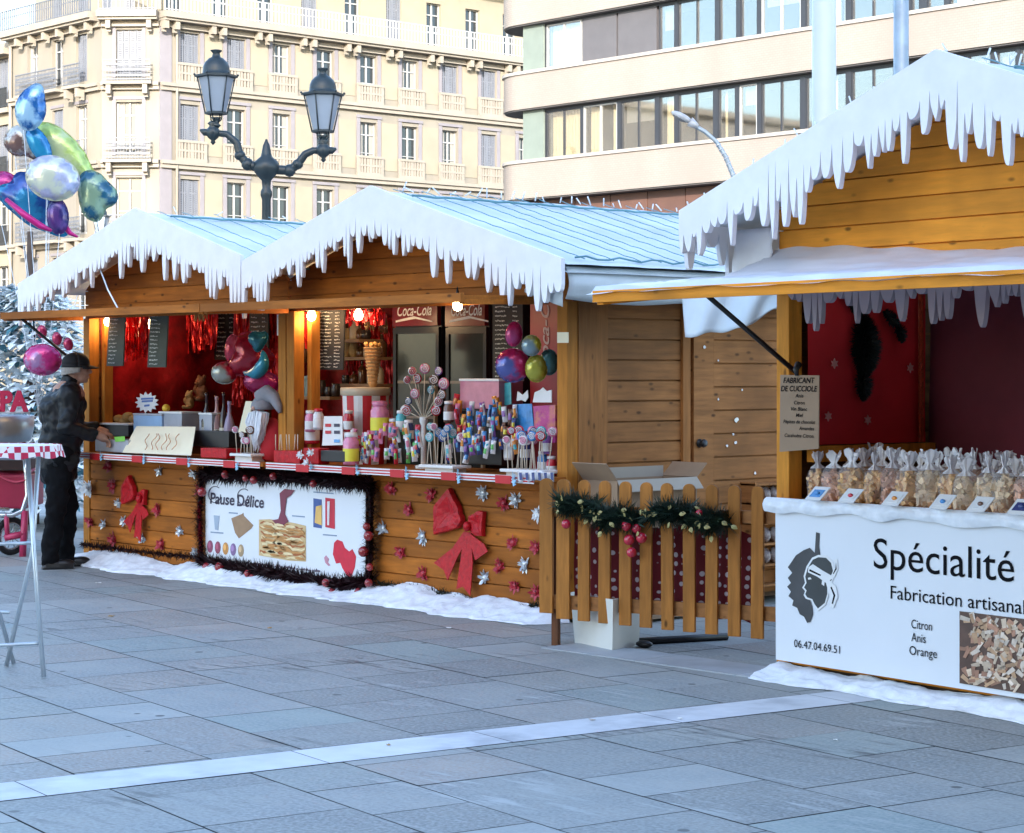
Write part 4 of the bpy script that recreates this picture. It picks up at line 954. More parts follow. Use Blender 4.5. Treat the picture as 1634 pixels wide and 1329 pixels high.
def box_thing(name, label, cat, x0, y0, x1, y1, v, d, m, lid=None, group=None):
    a = at_v(x0, y1, v); e = at_v(x1, y1, v); zt = at_v(x0, y0, v).z; zb = max(at_v(x0, y1, v).z, CT+.001)
    T = thing(name, label, cat, ((a.x+e.x)/2, v+d/2, zb), group)
    b = MB(); b.prism([(a.x+.006, v+.004, zb), (e.x-.006, v+.004, zb), (e.x-.006, v+d-.004, zb), (a.x+.006, v+d-.004, zb)], (0, 0, .004))
    pr = [(a.x, v, e.x, v+d)]
    b.bx((a.x, v, zb+.004), (e.x, v+d, zt-.012)); b.build('tub', m, T, bevel=.006)
    if lid: b = MB(); b.bx((a.x-.006, v-.006, zt-.012), (e.x+.006, v+d+.006, zt+.004)); b.build('lid', lid, T, bevel=.003)
    return T
box_thing('storage_tub', 'pale blue plastic tub behind the cream sign board', 'tub', 213, 660, 258, 690, .1, .18, m_blueb, m_clear)
box_thing('storage_tub', 'clear plastic tub with a white lid under the lemon', 'tub', 254, 657, 290, 688, .12, .18, m_clear, m_wh)
box_thing('storage_tub', 'clear plastic tub with a white lid beside the dark bottles', 'tub', 318, 659, 338, 690, .12, .15, m_clear, m_wh)
box_thing('storage_tub', 'grey plastic tub with a green sticker by the man', 'tub', 152, 698, 204, 720, -.12, .2, m_clear)
box_thing('storage_tub', 'low dark plastic tray of small pots beside the man', 'tub', 160, 675, 205, 695, .12, .2, m_cool, m_wh)
b = MB(); ppoly(b, [(182, 697), (199, 696), (199, 704), (184, 705)], -.126, .002); b.build('sticker', mat('lime_sticker', (.28, .75, .12), .5), label='lime green sticker on the grey tub by the man', cat='sticker')
box_thing('cash_box', 'long dark box behind the cream sign board', 'box', 306, 684, 365, 712, .02, .2, m_cool)
box_thing('red_tray', 'glossy red tray at the counter edge right of the cream sign board', 'tray', 320, 712, 361, 730, -.17, .14, m_redgl)
p = at_v(265, 651, .2); b = MB(); b.ball(p, (.034, .034, .032), 14); b.build('lemon', mat('lemon_peel', (.75, .47, .04), .5, .1, 30, .1), label='yellow lemon standing on a white tub lid', cat='lemon')
m_btl = [mat('dark_wine_glass', (.03, .012, .012), .1), mat('rose_bottle', (.45, .25, .25), .2), mat('lilac_bottle', (.32, .25, .38), .3), mat('label_paper', (.62, .58, .5), .6)]
for i, (x, yt, yb, r, k, lab) in enumerate(((330, 626, 690, 9, 0, 'dark bottle with a cream label, left of the bottles on the counter'), (346, 632, 692, 9, 1, 'dusky pink bottle between the dark and the lilac bottle'), (357, 626, 690, 7, 0, 'slim dark bottle behind the dusky pink one'), (366, 640, 694, 9, 2, 'lilac bottle with a white cap beside the white bearded gnome'))):
    p = at_v(x, yb, .16+.02*(i % 2)); h = (yb-yt)/sc(p); r_ = r/sc(p); p.z = CT; T = thing('bottle', lab, 'bottle', p)
    h = at_v(x, yt, p.y).z-CT
    b = MB(); b.lathe([(r_*.9, 0), (r_, .01), (r_, h*.55), (r_*.7, h*.68), (r_*.33, h*.78), (r_*.3, h*.93), (r_*.38, h*.94), (r_*.36, h)], p, 14); b.build('glass_body', m_btl[k], T)
    b = MB(); b.lathe([(r_*1.01, h*.15), (r_*1.02, h*.16), (r_*1.02, h*.45), (r_*1.01, h*.46)], p, 14); b.build('paper_label', m_btl[3], T)
for i, (x, y) in enumerate(((190, 668), (205, 664), (215, 668), (200, 672), (225, 672))):
    b = MB(); b.ball(at_v(x, y, .25), (.06, .05, .035), 12); b.build('bread_roll', mat('crust', (.30, .19, .06), .7, .3, 12), label='greenish brown bread roll heaped left of the starburst sign', cat='bread roll', group='bread rolls beside the starburst sign')
# bearded gnome figure
T = thing('gnome_figure', 'white bearded gnome figure in red with a floppy grey hat on the left counter', 'figurine', at_v(415, 724, -.02))
p = at_v(435, 724, .04); p.z = CT
b = MB(); b.lathe([(.06, 0), (.105, .02), (.12, .12), (.105, .24), (.06, .30), (.02, .33)], p, 18, sx=1.0, sy=.8); b.build('body', mat('red_felt', (.42, .012, .02), .85, .15, 12, .2), T)
b = MB(); rnd = random.Random(4); hp = at_v(414, 662, -.06)
for k in range(360):
    a = rnd.uniform(-1, 1); s0 = hp+Vector((a*.085, rnd.uniform(-.04, .03), .035-abs(a)*.02)); l = .29*(1-abs(a)*.5)*rnd.uniform(.8, 1.1)
    b.tube([s0, s0+Vector((a*.015, -.02, -l*.45)), s0+Vector((-a*.03+rnd.uniform(-.01, .01), -.015, -l))], [.006, .006, .0015], 4, cap=False)
b.build('beard', mat('white_wool', (.76, .78, .84), .95, .08, 15), T)
b = MB(); b.lathe([(.085, -.02), (.092, .0), (.085, .03), (.06, .07)], hp+Vector((0, .03, .06)), 16); b.tube([hp+Vector((.0, .03, .12)), hp+Vector((.05, .04, .16)), hp+Vector((.13, .05, .13)), hp+Vector((.19, .04, .06)), hp+Vector((.21, .04, .02))], [.08, .068, .05, .032, .014], 12); b.build('hat', mat('grey_felt', (.26, .26, .29), .9, .2, 10, .3), T)
b = MB(); b.ball(hp+Vector((0, -.055, .05)), .018, 10); b.build('nose', mat('pink_felt', (.55, .32, .26), .8), T)
b = MB(); b.prism([at_v(380, 690, .08), at_v(392, 640, .08), at_v(402, 640, .08), at_v(395, 690, .08)], (0, .01, 0)); b.build('paper_cornet', m_paper, label='cream paper wrapper behind the gnome figure', cat='wrapper')
# ------------------------------------------------------------------ sweets
SW_C = {'red': (.55, .02, .04), 'pink': (.70, .22, .36), 'blue': (.05, .25, .58), 'turquoise': (.08, .45, .52), 'white': (.74, .72, .74), 'green': (.12, .48, .12), 'yellow': (.75, .62, .06), 'navy': (.04, .06, .20), 'violet': (.28, .12, .42), 'orange': (.72, .26, .04), 'brown': (.17, .08, .05)}
m_sw = {k: mat(k+'_candy_wrap', c, .22, .15, 25, .15, coat=.4, alt=mul(c, .55)) for k, c in SW_C.items()}
m_stick = mat('white_paper_stick', (.62, .52, .40), .7, .1, 9)
lol_proto = {}
def lollipop(color, p, h, r, label, group, rz=0, tilt=0):
    """flat round swirl candy on a stick; p is the foot of the stick"""
    key = (color, round(h, 2), round(r, 3))
    if key in lol_proto:
        o = copy_tree(lol_proto[key], p, rz, label); o['group'] = group
    else:
        o = thing('lollipop', label, 'lollipop', p, group); lol_proto[key] = o
        b = MB(); b.tube([(0, 0, 0), (0, 0, h)], .0035, 6); b.build('stick', m_stick, o, local=True)
        b = MB(); M = Matrix.Translation((0, 0, h)) @ Matrix.Rotation(PI/2, 4, 'X'); b.lathe([(r*.2, -.009), (r*.85, -.008), (r, 0), (r*.85, .008), (r*.2, .009)], n=18, M=M)
        cd_ = b.build('candy', m_sw[color], o, local=True)
        b = MB(); b.tube([Vector((r*.09*t*.55*math.cos(t*.9)*.9, -.0105, h+r*.09*t*.55*math.sin(t*.9)*.9)) for t in range(1, 18)], .0035, 5); b.build('swirl', m_sw['white' if color != 'white' else 'pink'], cd_, local=True)
        o.rotation_euler = (0, 0, rz)
    o.rotation_euler = (tilt, U(-.12, .12), rz); return o
def tray(label, x0, x1, y, v, n, cols, hpx, grp, seed):
    rnd = random.Random(seed); a = at_v(x0, y, v); e = at_v(x1, y, v); z = CT; zt = at_v(x0, y-8, v).z
    T = thing('lollipop_stand', label, 'lollipop stand', ((a.x+e.x)/2, v+.08, z))
    b = MB(); b.prism([(a.x+.03, v+.03, z), (e.x-.03, v+.03, z), (e.x-.03, v+.15, z), (a.x+.03, v+.15, z)], (0, 0, zt-z-.015)); b.bx((a.x, v, zt-.015), (e.x, v+.17, zt+.005)); b.build('block', m_wh, T, bevel=.004)
    for i in range(n):
        c = cols[rnd.randrange(len(cols))]; row = i % 2
        p = Vector((a.x+.03+(e.x-a.x-.06)*(i+.5)/n, v+.04+.07*row, zt+.003)); h = round((hpx+rnd.choice((0, 8, 16)))/sc(p), 2)
        lollipop(c, p, h, round(rnd.choice((.028, .034)), 3), 'small round %s lollipop standing in the %s' % (c, grp), c+' lollipops in the '+grp, rnd.uniform(.3, 1.1))
tray('white lollipop block in the middle of the counter with blue lollipops', 668, 722, 750, -.14, 12, ['blue', 'turquoise', 'white', 'blue', 'navy'], 44, 'middle white block', 1)
tray('white lollipop block at the right end of the counter with mixed lollipops', 797, 862, 757, -.15, 16, ['white', 'red', 'blue', 'turquoise', 'pink', 'navy'], 46, 'right-hand white block', 2)
tray('white lollipop block beside the bearded gnome', 366, 400, 732, -.17, 9, ['pink', 'white', 'red', 'brown'], 22, 'block beside the gnome', 3)
# stand of big swirl lollipops
T = thing('lollipop_tree', 'white post stand with a fan of big striped swirl lollipops before the coolers', 'lollipop stand', at_v(676, 735, .12)); bp = at_v(676, 735, .12); bp.z = CT
b = MB(); b.lathe([(.06, 0), (.06, .02), (.02, .03), (.018, .30), (.03, .33), (.028, .36)], bp, 12); b.build('post', m_wh, T)
cols = ['white', 'pink', 'violet', 'white', 'red', 'brown', 'pink', 'navy', 'white', 'turquoise', 'pink', 'brown', 'white', 'red']
for i, (x, y) in enumerate(((658, 592), (678, 588), (700, 592), (650, 606), (666, 604), (692, 606), (708, 612), (652, 640), (700, 640), (688, 622), (662, 628), (706, 630), (648, 655), (696, 655))):
    p = at_v(x, y, .06+.008*(i % 5)); c = cols[i]; T_ = thing('lollipop', 'large %s swirl lollipop fanned out on the white post stand' % c, 'lollipop', p, c+' lollipops on the post stand')
    f_ = bp+Vector((0, 0, .34))
    b = MB(); b.tube([f_, p], .0035, 6); b.build('stick', m_stick, T_)
    M = Matrix.Translation(p) @ Matrix.Rotation(U(.2, .8), 4, 'Z') @ Matrix.Rotation(PI/2, 4, 'X'); r = U(.028, .043)
    b = MB(); b.lathe([(r*.2, -.009), (r*.85, -.008), (r, 0), (r*.85, .008), (r*.2, .009)], n=18, M=M); cd_ = b.build('candy', m_sw[c], T_)
    b = MB(); b.tube([M @ Vector((r*.055*t*math.cos(t*.9), r*.055*t*math.sin(t*.9), .0105)) for t in range(1, 17)], .004, 5); b.build('swirl', m_sw['white' if c not in ('white', ) else 'red'], cd_)
# packets on display
def packet(x, y, wpx, hpx, v, color, label, group, accent, rot=0):
    p = at_v(x, y+hpx/2, v); k = sc(p); w_ = wpx/k/1.5*1.0; h = hpx/k; T = thing('sweet_packet', label, 'sweet packet', p, group)
    M = Matrix.Translation(p) @ Matrix.Rotation(U(.1, .7), 4, 'Z') @ Matrix.Rotation(rot, 4, 'Y')
    b = MB(); n = 10
    def fn(s, q, sg): 
        x_ = (s-.5)*w_; e = (1-(2*s-1)**2)*(1-abs(2*q-1)**3); return M @ Vector((x_, sg*(.003+.018*e)+.002*math.sin(s*30+q*9), h*q))
    b.grid(lambda s, q: fn(s, q, -1), n, n); b.grid(lambda s, q: fn(1-s, q, 1), n, n); o = b.build('wrapper', m_sw[color], T)
    b = MB()
    b.grid(lambda s, q: fn(.2+.6*s, .35+.38*q, -1)+Vector((.003, -.003, 0)), 6, 6); b.build('print', m_sw[accent], o)
rnd = random.Random(12)
pk = []
for (x0, x1, y0, y1, v, n, cs) in ((738, 790, 650, 735, .02, 34, ['navy', 'navy', 'white', 'violet', 'white', 'blue', 'brown']), (790, 826, 640, 730, .05, 16, ['navy', 'white', 'orange', 'brown']), (560, 640, 690, 745, -.06, 30, ['pink', 'white', 'white', 'red', 'violet', 'pink', 'white']), (632, 672, 690, 745, -.02, 18, ['green', 'red', 'white', 'white', 'turquoise', 'navy']), (712, 745, 690, 745, -.06, 15, ['green', 'white', 'navy', 'white', 'red', 'navy']), (720, 745, 645, 690, .1, 5, ['orange', 'pink', 'red'])):
    for i in range(n):
        c = cs[rnd.randrange(len(cs))]; ac = rnd.choice([k for k in SW_C if k != c]); zone = 'left of the pink tub' if x0 == 720 else {738: 'below the pink tub', 790: 'left of the blue cards', 560: 'right of the white price card', 632: 'left of the middle lollipop block', 712: 'right of the middle lollipop block'}[x0]
        packet(rnd.uniform(x0, x1), y0+(y1-y0)*(.15+.85*(i+.5)/n)-14, rnd.uniform(9, 15), rnd.uniform(15, 27), v-.12*(i/n)*(v > 0)+.04, c, 'small %s sweet packet with %s print stacked %s' % (c, ac, zone), '%s and %s packets %s' % (c, ac, zone), ac, rnd.uniform(-.25, .25))
# popcorn tub, waffle cones, cards, jars
def drum(name, label, cat, x, y0, y1, wpx, v, m_side, m_lid, stripes=None):
    p = at_v(x, y1, v); k = sc(p); r = wpx/2/k; zt = at_v(x, y0, v).z; p.z = CT; h = zt-CT; T = thing(name, label, cat, p)
    b = MB(); n = 32
    prof = [(r*.86, 0), (r*.87, .01), (r*.97, h-.05)]
    for j in range(n):
        a0, a1 = 2*PI*j/n, 2*PI*(j+1)/n
        for i in range(2): b.add([p+Vector((prof[i][0]*math.cos(a0), prof[i][0]*math.sin(a0), prof[i][1])), p+Vector((prof[i][0]*math.cos(a1), prof[i][0]*math.sin(a1), prof[i][1])), p+Vector((prof[i+1][0]*math.cos(a1), prof[i+1][0]*math.sin(a1), prof[i+1][1])), p+Vector((prof[i+1][0]*math.cos(a0), prof[i+1][0]*math.sin(a0), prof[i+1][1]))], [(0,1,2,3)], 1 if stripes and (j//2) % 2 else 0, True)
    b.build('tub', m_side, T)
    b = MB(); b.lathe([(r*.98, h-.06), (r*1.03, h-.055), (r*1.03, h-.005), (r*.99, h), (r*.2, h+.002)], p, 32); b.build('lid', m_lid, T); return T
drum('popcorn_tub', 'big red and white striped popcorn tub with a cream lid', 'popcorn tub', 583, 618, 712, 78, .30, [m_rd, m_wh], m_brownish[2], True)
T = thing('waffle_cones', 'tall stack of golden waffle cones standing on the popcorn tub lid', 'waffle cones', at_v(595, 617, .32)); p = at_v(595, 617, .32); zt = at_v(595, 556, .32).z
m_waf = mat('waffle', (.56, .31, .12), .7, .2, 22, .4)
for i in range(11):
    f = i/11; b = MB(); z = p.z+(zt-p.z)*f; r = .035+.038*f; b.lathe([(r*.7, 0), (r, .028), (r*1.05, .034), (r*.8, .036)], (p.x, p.y, z), 16); b.build('cone', m_waf, T)
b = MB(); rnd = random.Random(3)
for i in range(14): b.ball((p.x+rnd.uniform(-.05, .05), p.y+rnd.uniform(-.05, .05), zt+.02+rnd.uniform(0, .015)), .018, 8)
b.build('puffs', mat('golden_puff', (.65, .36, .12), .8), T)
T = thing('price_card', 'white price card with small coloured pictures left of the popcorn tub', 'price card', at_v(530, 712, -.02))
b = MB(); b.prism([at_v(514, 711, -.02), at_v(547, 710, -.02), at_v(546, 664, .03), at_v(517, 664, .03)], (0, .006, 0)); b.build('card', m_wh, T)
b = MB()
for x, y, mi in ((519, 676, 0), (519, 687, 0), (533, 676, 1), (533, 687, 1), (533, 701, 2)): b.prism([at_v(x+dx_, y+dy_, -.026+.0011*(711-y)-.0011*dy_) for dx_, dy_ in ((0, 0), (9, 0), (9, 5), (0, 5))], (0, -.001, 0), mi)
b.build('print', [m_rd, m_ink, m_sw['blue']], T)
def candy_jar(label, x, y0, y1, wpx, v, cap, fill, lab):
    p = at_v(x, y1, v); r = wpx/2/sc(p); zt = at_v(x, y0, v).z; p.z = max(CT, p.z); h = zt-p.z; T = thing('candy_jar', label, 'candy jar', p)
    b = MB(); b.lathe([(r*.9, 0), (r, .01), (r, h*.72), (r*.75, h*.82), (r*.75, h*.86)], p, 18); b.build('jar', m_sw[fill], T)
    b = MB(); b.lathe([(r*.8, h*.86), (r*.84, h*.87), (r*.84, h), (r*.3, h+.003)], p, 18); b.build('cap', cap, T)
    b = MB(); b.lathe([(r*1.01, h*.12), (r*1.015, h*.13), (r*1.015, h*.5), (r*1.01, h*.51)], p, 18); b.build('paper_label', lab, T)
m_yl = mat('yellow_label', (.75, .66, .05), .5)
candy_jar('jar of pink candy canes with a yellow label in front of the popcorn tub', 606, 640, 693, 30, .02, m_sw['pink'], 'pink', m_yl)
candy_jar('low jar of candy canes with a yellow label at the counter edge', 560, 690, 742, 26, -.10, m_sw['white'], 'pink', m_yl)
candy_jar('jar of red sweets behind the white price card', 498, 662, 708, 24, .12, m_clear, 'red', m_wh)
T = box_thing('sweet_tub', 'large clear pink tub of red sweets with a white lid', 'tub', 734, 605, 796, 652, .15, .22, mat('pink_clear_plastic', (.55, .22, .30), .15, .15, 12), m_wh)
box_thing('display_box', 'dark display box supporting the packets under the pink tub', 'box', 736, 652, 800, 740, .14, .2, m_cool)
def cutout(label, name, cat, pts, v, m, th=.006): b = MB(); ppoly(b, pts, v, th); b.build(name, m, label=label, cat=cat)
cutout('white cut-out card with red spots above the blue card at the right of the counter', 'card_cutout', 'card', [(824, 640), (826, 624), (834, 630), (842, 622), (843, 634), (838, 641), (832, 638)], .12, m_wh)
cutout('white scalloped card beside the right-hand post', 'card_cutout', 'card', [(850, 642), (853, 626), (862, 622), (866, 618), (872, 624), (880, 622), (880, 642)], .1, m_wh)
cutout('upright blue card on the right of the counter', 'display_card', 'card', [(819, 645), (848, 644), (852, 686), (822, 690)], .08, m_sw['blue'])
cutout('magenta and orange packet at the right end of the counter', 'foil_packet', 'packet', [(851, 648), (886, 646), (886, 706), (870, 708), (853, 688)], .07, mat('magenta_foil', (.42, .04, .20), .25, .3, 14, .2, alt=(.65, .28, .05)), .02)
cutout('teal card between the tub and the balloons', 'display_card', 'card', [(798, 612), (815, 610), (816, 645), (800, 648)], .2, m_sw['turquoise'])
T = thing('striped_napkin', 'blue and white striped cloth hanging over the right end of the counter', 'cloth', at_v(850, 770, -.21))
b = MB(); b.grid(lambda s, q: at_v(826+58*s, 752+16*q+2*math.sin(s*9), -.21-.01*math.sin(s*22)), 30, 4); b.build('cloth', m_sw['white'], T, solid=.004)
for i in range(6): b = MB(); ppoly(b, [(828+i*10, 754), (832+i*10, 754), (833+i*10, 766), (829+i*10, 766)], -.232, .003); b.build('stripe', m_sw['navy'], T)
cutout('small square paper notice pinned to the right-hand post of the middle stall', 'paper_notice', 'notice', [(889, 530), (907, 530), (907, 547), (889, 547)], -.004, m_paper, .003)
cutout('narrow white notice on the post between the left-hand stalls', 'paper_notice', 'notice', [(442, 502), (456, 502), (456, 535), (442, 535)], .105, m_wh, .004)
b = MB(); b.tube([at_v(160, 430, -.36), at_v(172, 462, -.5), at_v(188, 492, -.775)], .006, 6); b.build('white_cord', m_led, label='white cord from the icicle fringe down to the left-hand awning', cat='cord')
T = thing('wafer_stack', 'bundle of paper wafer cornets standing left of the price card', 'wafers', at_v(487, 632, .4))
rnd = random.Random(6)
b = MB()
for i in range(9): x = 478+i*2.2; b.prism([at_v(x, 632, .4), at_v(x+3, 632, .4), at_v(x+6+i*.4, 600+rnd.uniform(-3, 3), .4), at_v(x+2+i*.4, 600, .4)], (0, .004, 0))
b.build('cornets', mat('grey_green_paper', (.25, .28, .22), .7), T)
for i, x in enumerate((440, 446, 450, 458, 462, 470, 475)):
    p = at_v(x, 718, -.10); b = MB(); b.tube([p, p+Vector((U(-.02, .02), 0, .115))], .004, 6); b.build('candy_stick', m_stick, label='white candy stick standing in the red tub by the post', cat='candy stick', group='candy sticks by the post')
box_thing('red_tray', 'red tub of candy sticks in front of the shared post', 'tray', 437, 716, 478, 738, -.16, .12, m_redgl)
box_thing('red_tray', 'small red pot with white stars left of the price card', 'tray', 484, 712, 508, 740, -.15, .1, m_redgl)
box_thing('black_tray', 'flat black tray with blue and white edges right of the red pot', 'tray', 512, 716, 550, 736, -.16, .14, m_cool)
for i, (x, y) in enumerate(((480, 725), (497, 722), (490, 738))): rosette(x, y, 9, -.2, m_whitet, 'white spiky star ornament at the counter edge by the red pots', 'white stars on the counter edge', 300+i)

# more stock hung and stacked at the back of the two left-hand stalls
m_straw = mat('straw', (.48, .30, .12), .8, .3, 20, .3); m_plush = mat('brown_plush', (.24, .10, .045), .95, .3, 20, .6)
def plush(label, x, y, v, k, m, cat='soft toy'):
    p = at_v(x, y, v); T = thing('soft_toy', label, cat, p)
    b = MB(); b.ball(p+Vector((0, 0, .07*k)), (.06*k, .05*k, .075*k), 14); b.ball(p+Vector((0, -.01, .17*k)), (.05*k, .045*k, .045*k), 14)
    for s_ in (-1, 1): b.ball(p+Vector((s_*.04*k, 0, .21*k)), .018*k, 8); b.ball(p+Vector((s_*.06*k, -.02, .10*k)), (.022*k, .025*k, .04*k), 8); b.ball(p+Vector((s_*.04*k, -.05*k, .02*k)), (.028*k, .045*k, .025*k), 8)
    b.ball(p+Vector((0, -.05*k, .155*k)), (.022*k, .02*k, .018*k), 8); b.build('body', m, T)
plush('brown plush bear at the back of the left-hand stall beside the bottles', 322, 640, .9, 1.0, m_plush)
plush('small tan plush bear low beside the brown one', 303, 652, .8, .7, m_straw)
shelf('low back shelf behind the tubs of the left-hand stall', 150, 300, 662, 1.2, 11, 11)
shelf('narrow shelf at the left end of the left-hand stall', 143, 168, 648, .35, 12, 4)
shelf('high shelf between the black menu board and the coolers', 552, 618, 570, 1.25, 13, 6)
for i, (x, y, w_, h) in enumerate(((320, 500, 24, 26), (150, 600, 12, 40), (195, 610, 24, 18), (485, 560, 12, 34), (590, 512, 16, 30), (612, 520, 12, 26))):
    p = at_v(x, y, .55); k = sc(p); rnd = random.Random(i+40); b = MB()
    for q in range(34):
        a = rnd.uniform(-1, 1); s0 = p+Vector((a*w_/k*.25, rnd.uniform(-.02, .02), h/k*.5)); b.tube([s0, s0+Vector((a*w_/k*.3, 0, -h/k*.55)), s0+Vector((a*w_/k*.45+rnd.uniform(-.01, .01), 0, -h/k*rnd.uniform(.8, 1.05)))], [.005, .006, .002], 4)
    b.build('straw_bundle', m_straw if i % 2 == 0 else m_brownish[0], label='bundle of %s hanging %s' % ('straw' if i % 2 == 0 else 'brown twigs', ('under the awning above the long back shelf', 'behind the man at the left end of the stall', 'on the red back wall below the two tall chalkboards', 'beside the menu board of the middle stall', 'from the bulb string right of the menu board', 'beside the left cooler sign')[i]), cat='straw bundle')
tinsel('red foil tinsel across the back wall of the middle stall', 552, 628, 505, 640, 1.7, 21, 60)
tinsel('red foil tinsel across the back wall of the left-hand stall', 180, 420, 500, 560, 1.8, 22, 45)
for i, (x, y, c) in enumerate(((495, 655, 'pink'), (508, 652, 'white'), (556, 655, 'red'), (640, 655, 'turquoise'), (628, 668, 'orange'), (652, 670, 'navy'), (716, 640, 'brown'), (812, 700, 'white'), (838, 700, 'navy'), (872, 690, 'violet'), (866, 720, 'blue'), (880, 728, 'red'))):
    candy_jar('small %s jar standing among the sweets %s' % (c, ('left of the popcorn tub, first', 'left of the popcorn tub, second', 'under the popcorn tub rim', 'left of the post stand, upper', 'left of the post stand, lower', 'at the foot of the post stand', 'right of the post stand', 'behind the right-hand lollipop block', 'under the blue card', 'under the magenta packet, upper', 'under the magenta packet, middle', 'at the right end of the counter')[i]), x, y, y+34, 17, .06, m_sw['white'] if c != 'white' else m_sw['red'], c, m_wh)
# ------------------------------------------------------------------ picket fence, planter, boxes
m_fen = wood('orange_picket_wood', (.46, .18, .036), 2, isl=.2)
m_fenx = wood('orange_rail_wood', (.33, .14, .045), 0)
fA = gnd(872, 1031); fB = gnd(1236, 1056); fd = (fB-fA); fl_ = fd.length; fd.normalize(); fn_ = Vector((fd.y, -fd.x, 0))
FRM = Fr(fA, (fd.x, fd.y), (fn_.x, fn_.y)) if fn_.y < 0 else Fr(fA, (fd.x, fd.y), (-fn_.x, -fn_.y))
FT = thing('picket_fence', 'orange wooden picket fence with rounded tops closing the gap between the stalls', 'fence', fA+fd*fl_/2)
def fence_a(px):
    d = ray(px); n = FRM.n; t = (FRM.o-Vector((CAM.x, CAM.y, 0))).dot(n)/d.dot(n); p = Vector((CAM.x, CAM.y, 0))+d*t; return (p-FRM.o).dot(FRM.a), t
M = FRM.M()
b = MB(); b.bx((-.03, -.045, .22), (fl_+.02, -.015, .30), 0, M); b.build('rail', m_fenx, FT); b = MB(); b.bx((-.03, -.045, .76), (fl_+.02, -.015, .83), 0, M); b.build('rail', m_fenx, FT)
xs = [872, 899, 932, 965, 998, 1031, 1065, 1100, 1136, 1172, 1209]
rnd = random.Random(5)
for i, x in enumerate(xs):
    a, t = fence_a(x); w_ = .037+(.006 if i < 2 else 0); z0 = H0-((984+i*3.5)-HY)/F*t; z1 = H0-((763+i*1.25)-HY)/F*t
    if i == 0: z1 = z1-.0; z0 = H0-(978-HY)/F*t
    pr = [(a-w_, z0), (a+w_, z0), (a+w_, z1-.035)]+[(a+w_*math.cos(q*PI/8), z1-.035+.035*math.sin(q*PI/8)) for q in range(1, 8)]+[(a-w_, z1-.035)]
    tl = rnd.uniform(-.006, .006)
    b = MB(); b.prism([FRM.p(q+tl*(zz-.5), -.012, zz) for q, zz in pr], FRM.n*.022); b.build('picket', m_fen, FT, bevel=.003)
a, t = fence_a(879); b = MB(); b.bx((a-.02, -.085, 0), (a+.02, -.046, .8), 0, M); b.build('stake', wood('dark_stake', (.14, .055, .025), 2), FT)
# fir garland on the pickets
m_fir = mat('dark_fir_needles', (.018, .045, .03), .6, .5, 25, alt=(.04, .075, .04)); m_ivy = mat('gold_edged_leaves', (.40, .34, .13), .5, .3, 15); m_rb = mat('shiny_red_bauble', (.50, .015, .04), .12, .1, 5, coat=.7)
GT = thing('fir_garland', 'dark fir garland with gold leaves and red baubles hung along the picket fence', 'garland', FRM.p(fl_*.45, .03, .6))
gpth = [(900, 803), (935, 805), (965, 825), (1000, 822), (1022, 835), (1045, 820), (1070, 815), (1100, 822), (1130, 828), (1165, 832)]
def fp(x, y, out): a, t = fence_a(x); return FRM.p(a, out, H0-(y-HY)/F*t)
b = MB(); rnd = random.Random(7)
GP = [fp(x, y, .04) for x, y in gpth]
b.tube(GP, .02, 6); garland(b, GP[:5], .11, 4200, rnd, 0, .35); garland(b, GP[5:], .11, 4200, rnd, 0, .35); garland(b, GP[4:6], .05, 900, rnd)
for i in range(9): p = GP[(0, 1, 2, 3, 6, 7, 8, 9, 7)[i]]+Vector((rnd.uniform(-.08, .08), 0, rnd.uniform(-.04, .04))); garland(b, [p, p+Vector((rnd.uniform(-.1, .1), 0, rnd.uniform(-.07, .05)))], .085, 1200, rnd, 0, .3)
b.build('fir_branch', m_fir, GT)
def leaves(pth, n, rnd, size, spread):
    b = MB()
    for i in range(n):
        k = rnd.randrange(len(pth)-1); p = pth[k].lerp(pth[k+1], rnd.random())+Vector((rnd.gauss(0, spread), rnd.uniform(-.09, -.03), rnd.gauss(-.01, spread))); a = rnd.uniform(0, 2*PI); d = Vector((math.cos(a), rnd.uniform(-.4, .4), math.sin(a)))*size; q = Vector((-math.sin(a), .3, math.cos(a)))*size*.4
        b.add([p, p+d*.25+q*.7, p+d*.6+q*.8, p+d, p+d*.6-q*.7, p+d*.25-q*.8, p+d*.5+Vector((0, -.006, 0))], [(0,1,6),(1,2,6),(2,3,6),(3,4,6),(4,5,6),(5,0,6)])
    return b
leaves(GP, 40, rnd, .04, .035).build('gold_leaf_sprigs', m_ivy, GT); None
for x, y, r in ((1008, 838, .03), (1024, 842, .028), (1012, 860, .032), (1032, 857, .032), (1016, 880, .03), (912, 835, .028), (1124, 818, .025)): b = MB(); b.ball(fp(x, y, .07), r, 14); b.build('bauble', m_rb, GT)
# dotted sheet hanging behind the pickets
m_dots, n, bs, L = nodes('dark_red_dotted_cloth')
tc = n.nodes.new('ShaderNodeTexCoord'); mp = n.nodes.new('ShaderNodeMapping'); mp.inputs['Scale'].default_value = (1, 0, 1); L(tc.outputs['Object'], mp.inputs[0]); vo = n.nodes.new('ShaderNodeTexVoronoi'); vo.inputs['Scale'].default_value = 19; vo.inputs['Randomness'].default_value = .35; vo.feature = 'F1'
L(mp.outputs[0], vo.inputs[0]); L(mix(n, L, ramp(n, L, vo.outputs['Distance'], .30, .26), (.20, .012, .02), (.72, .62, .64)), bs.inputs['Base Color']); bs.inputs['Roughness'].default_value = .8
b = MB(); a0, t0 = fence_a(905); a1, t1 = fence_a(1200)
def dsh(s, q):
    a = a0+(a1-a0)*s; z = .24+.06*sag(s*6, 2)+(.74-.24)*q-.04*s; return FRM.p(a, -.09-.012*math.sin(s*28)-.02*sag(s*9, q*3), z)
b.grid(dsh, 60, 8); b.build('dotted_cloth', m_dots, label='dark red cloth with pale dots hanging behind the picket fence', cat='cloth')
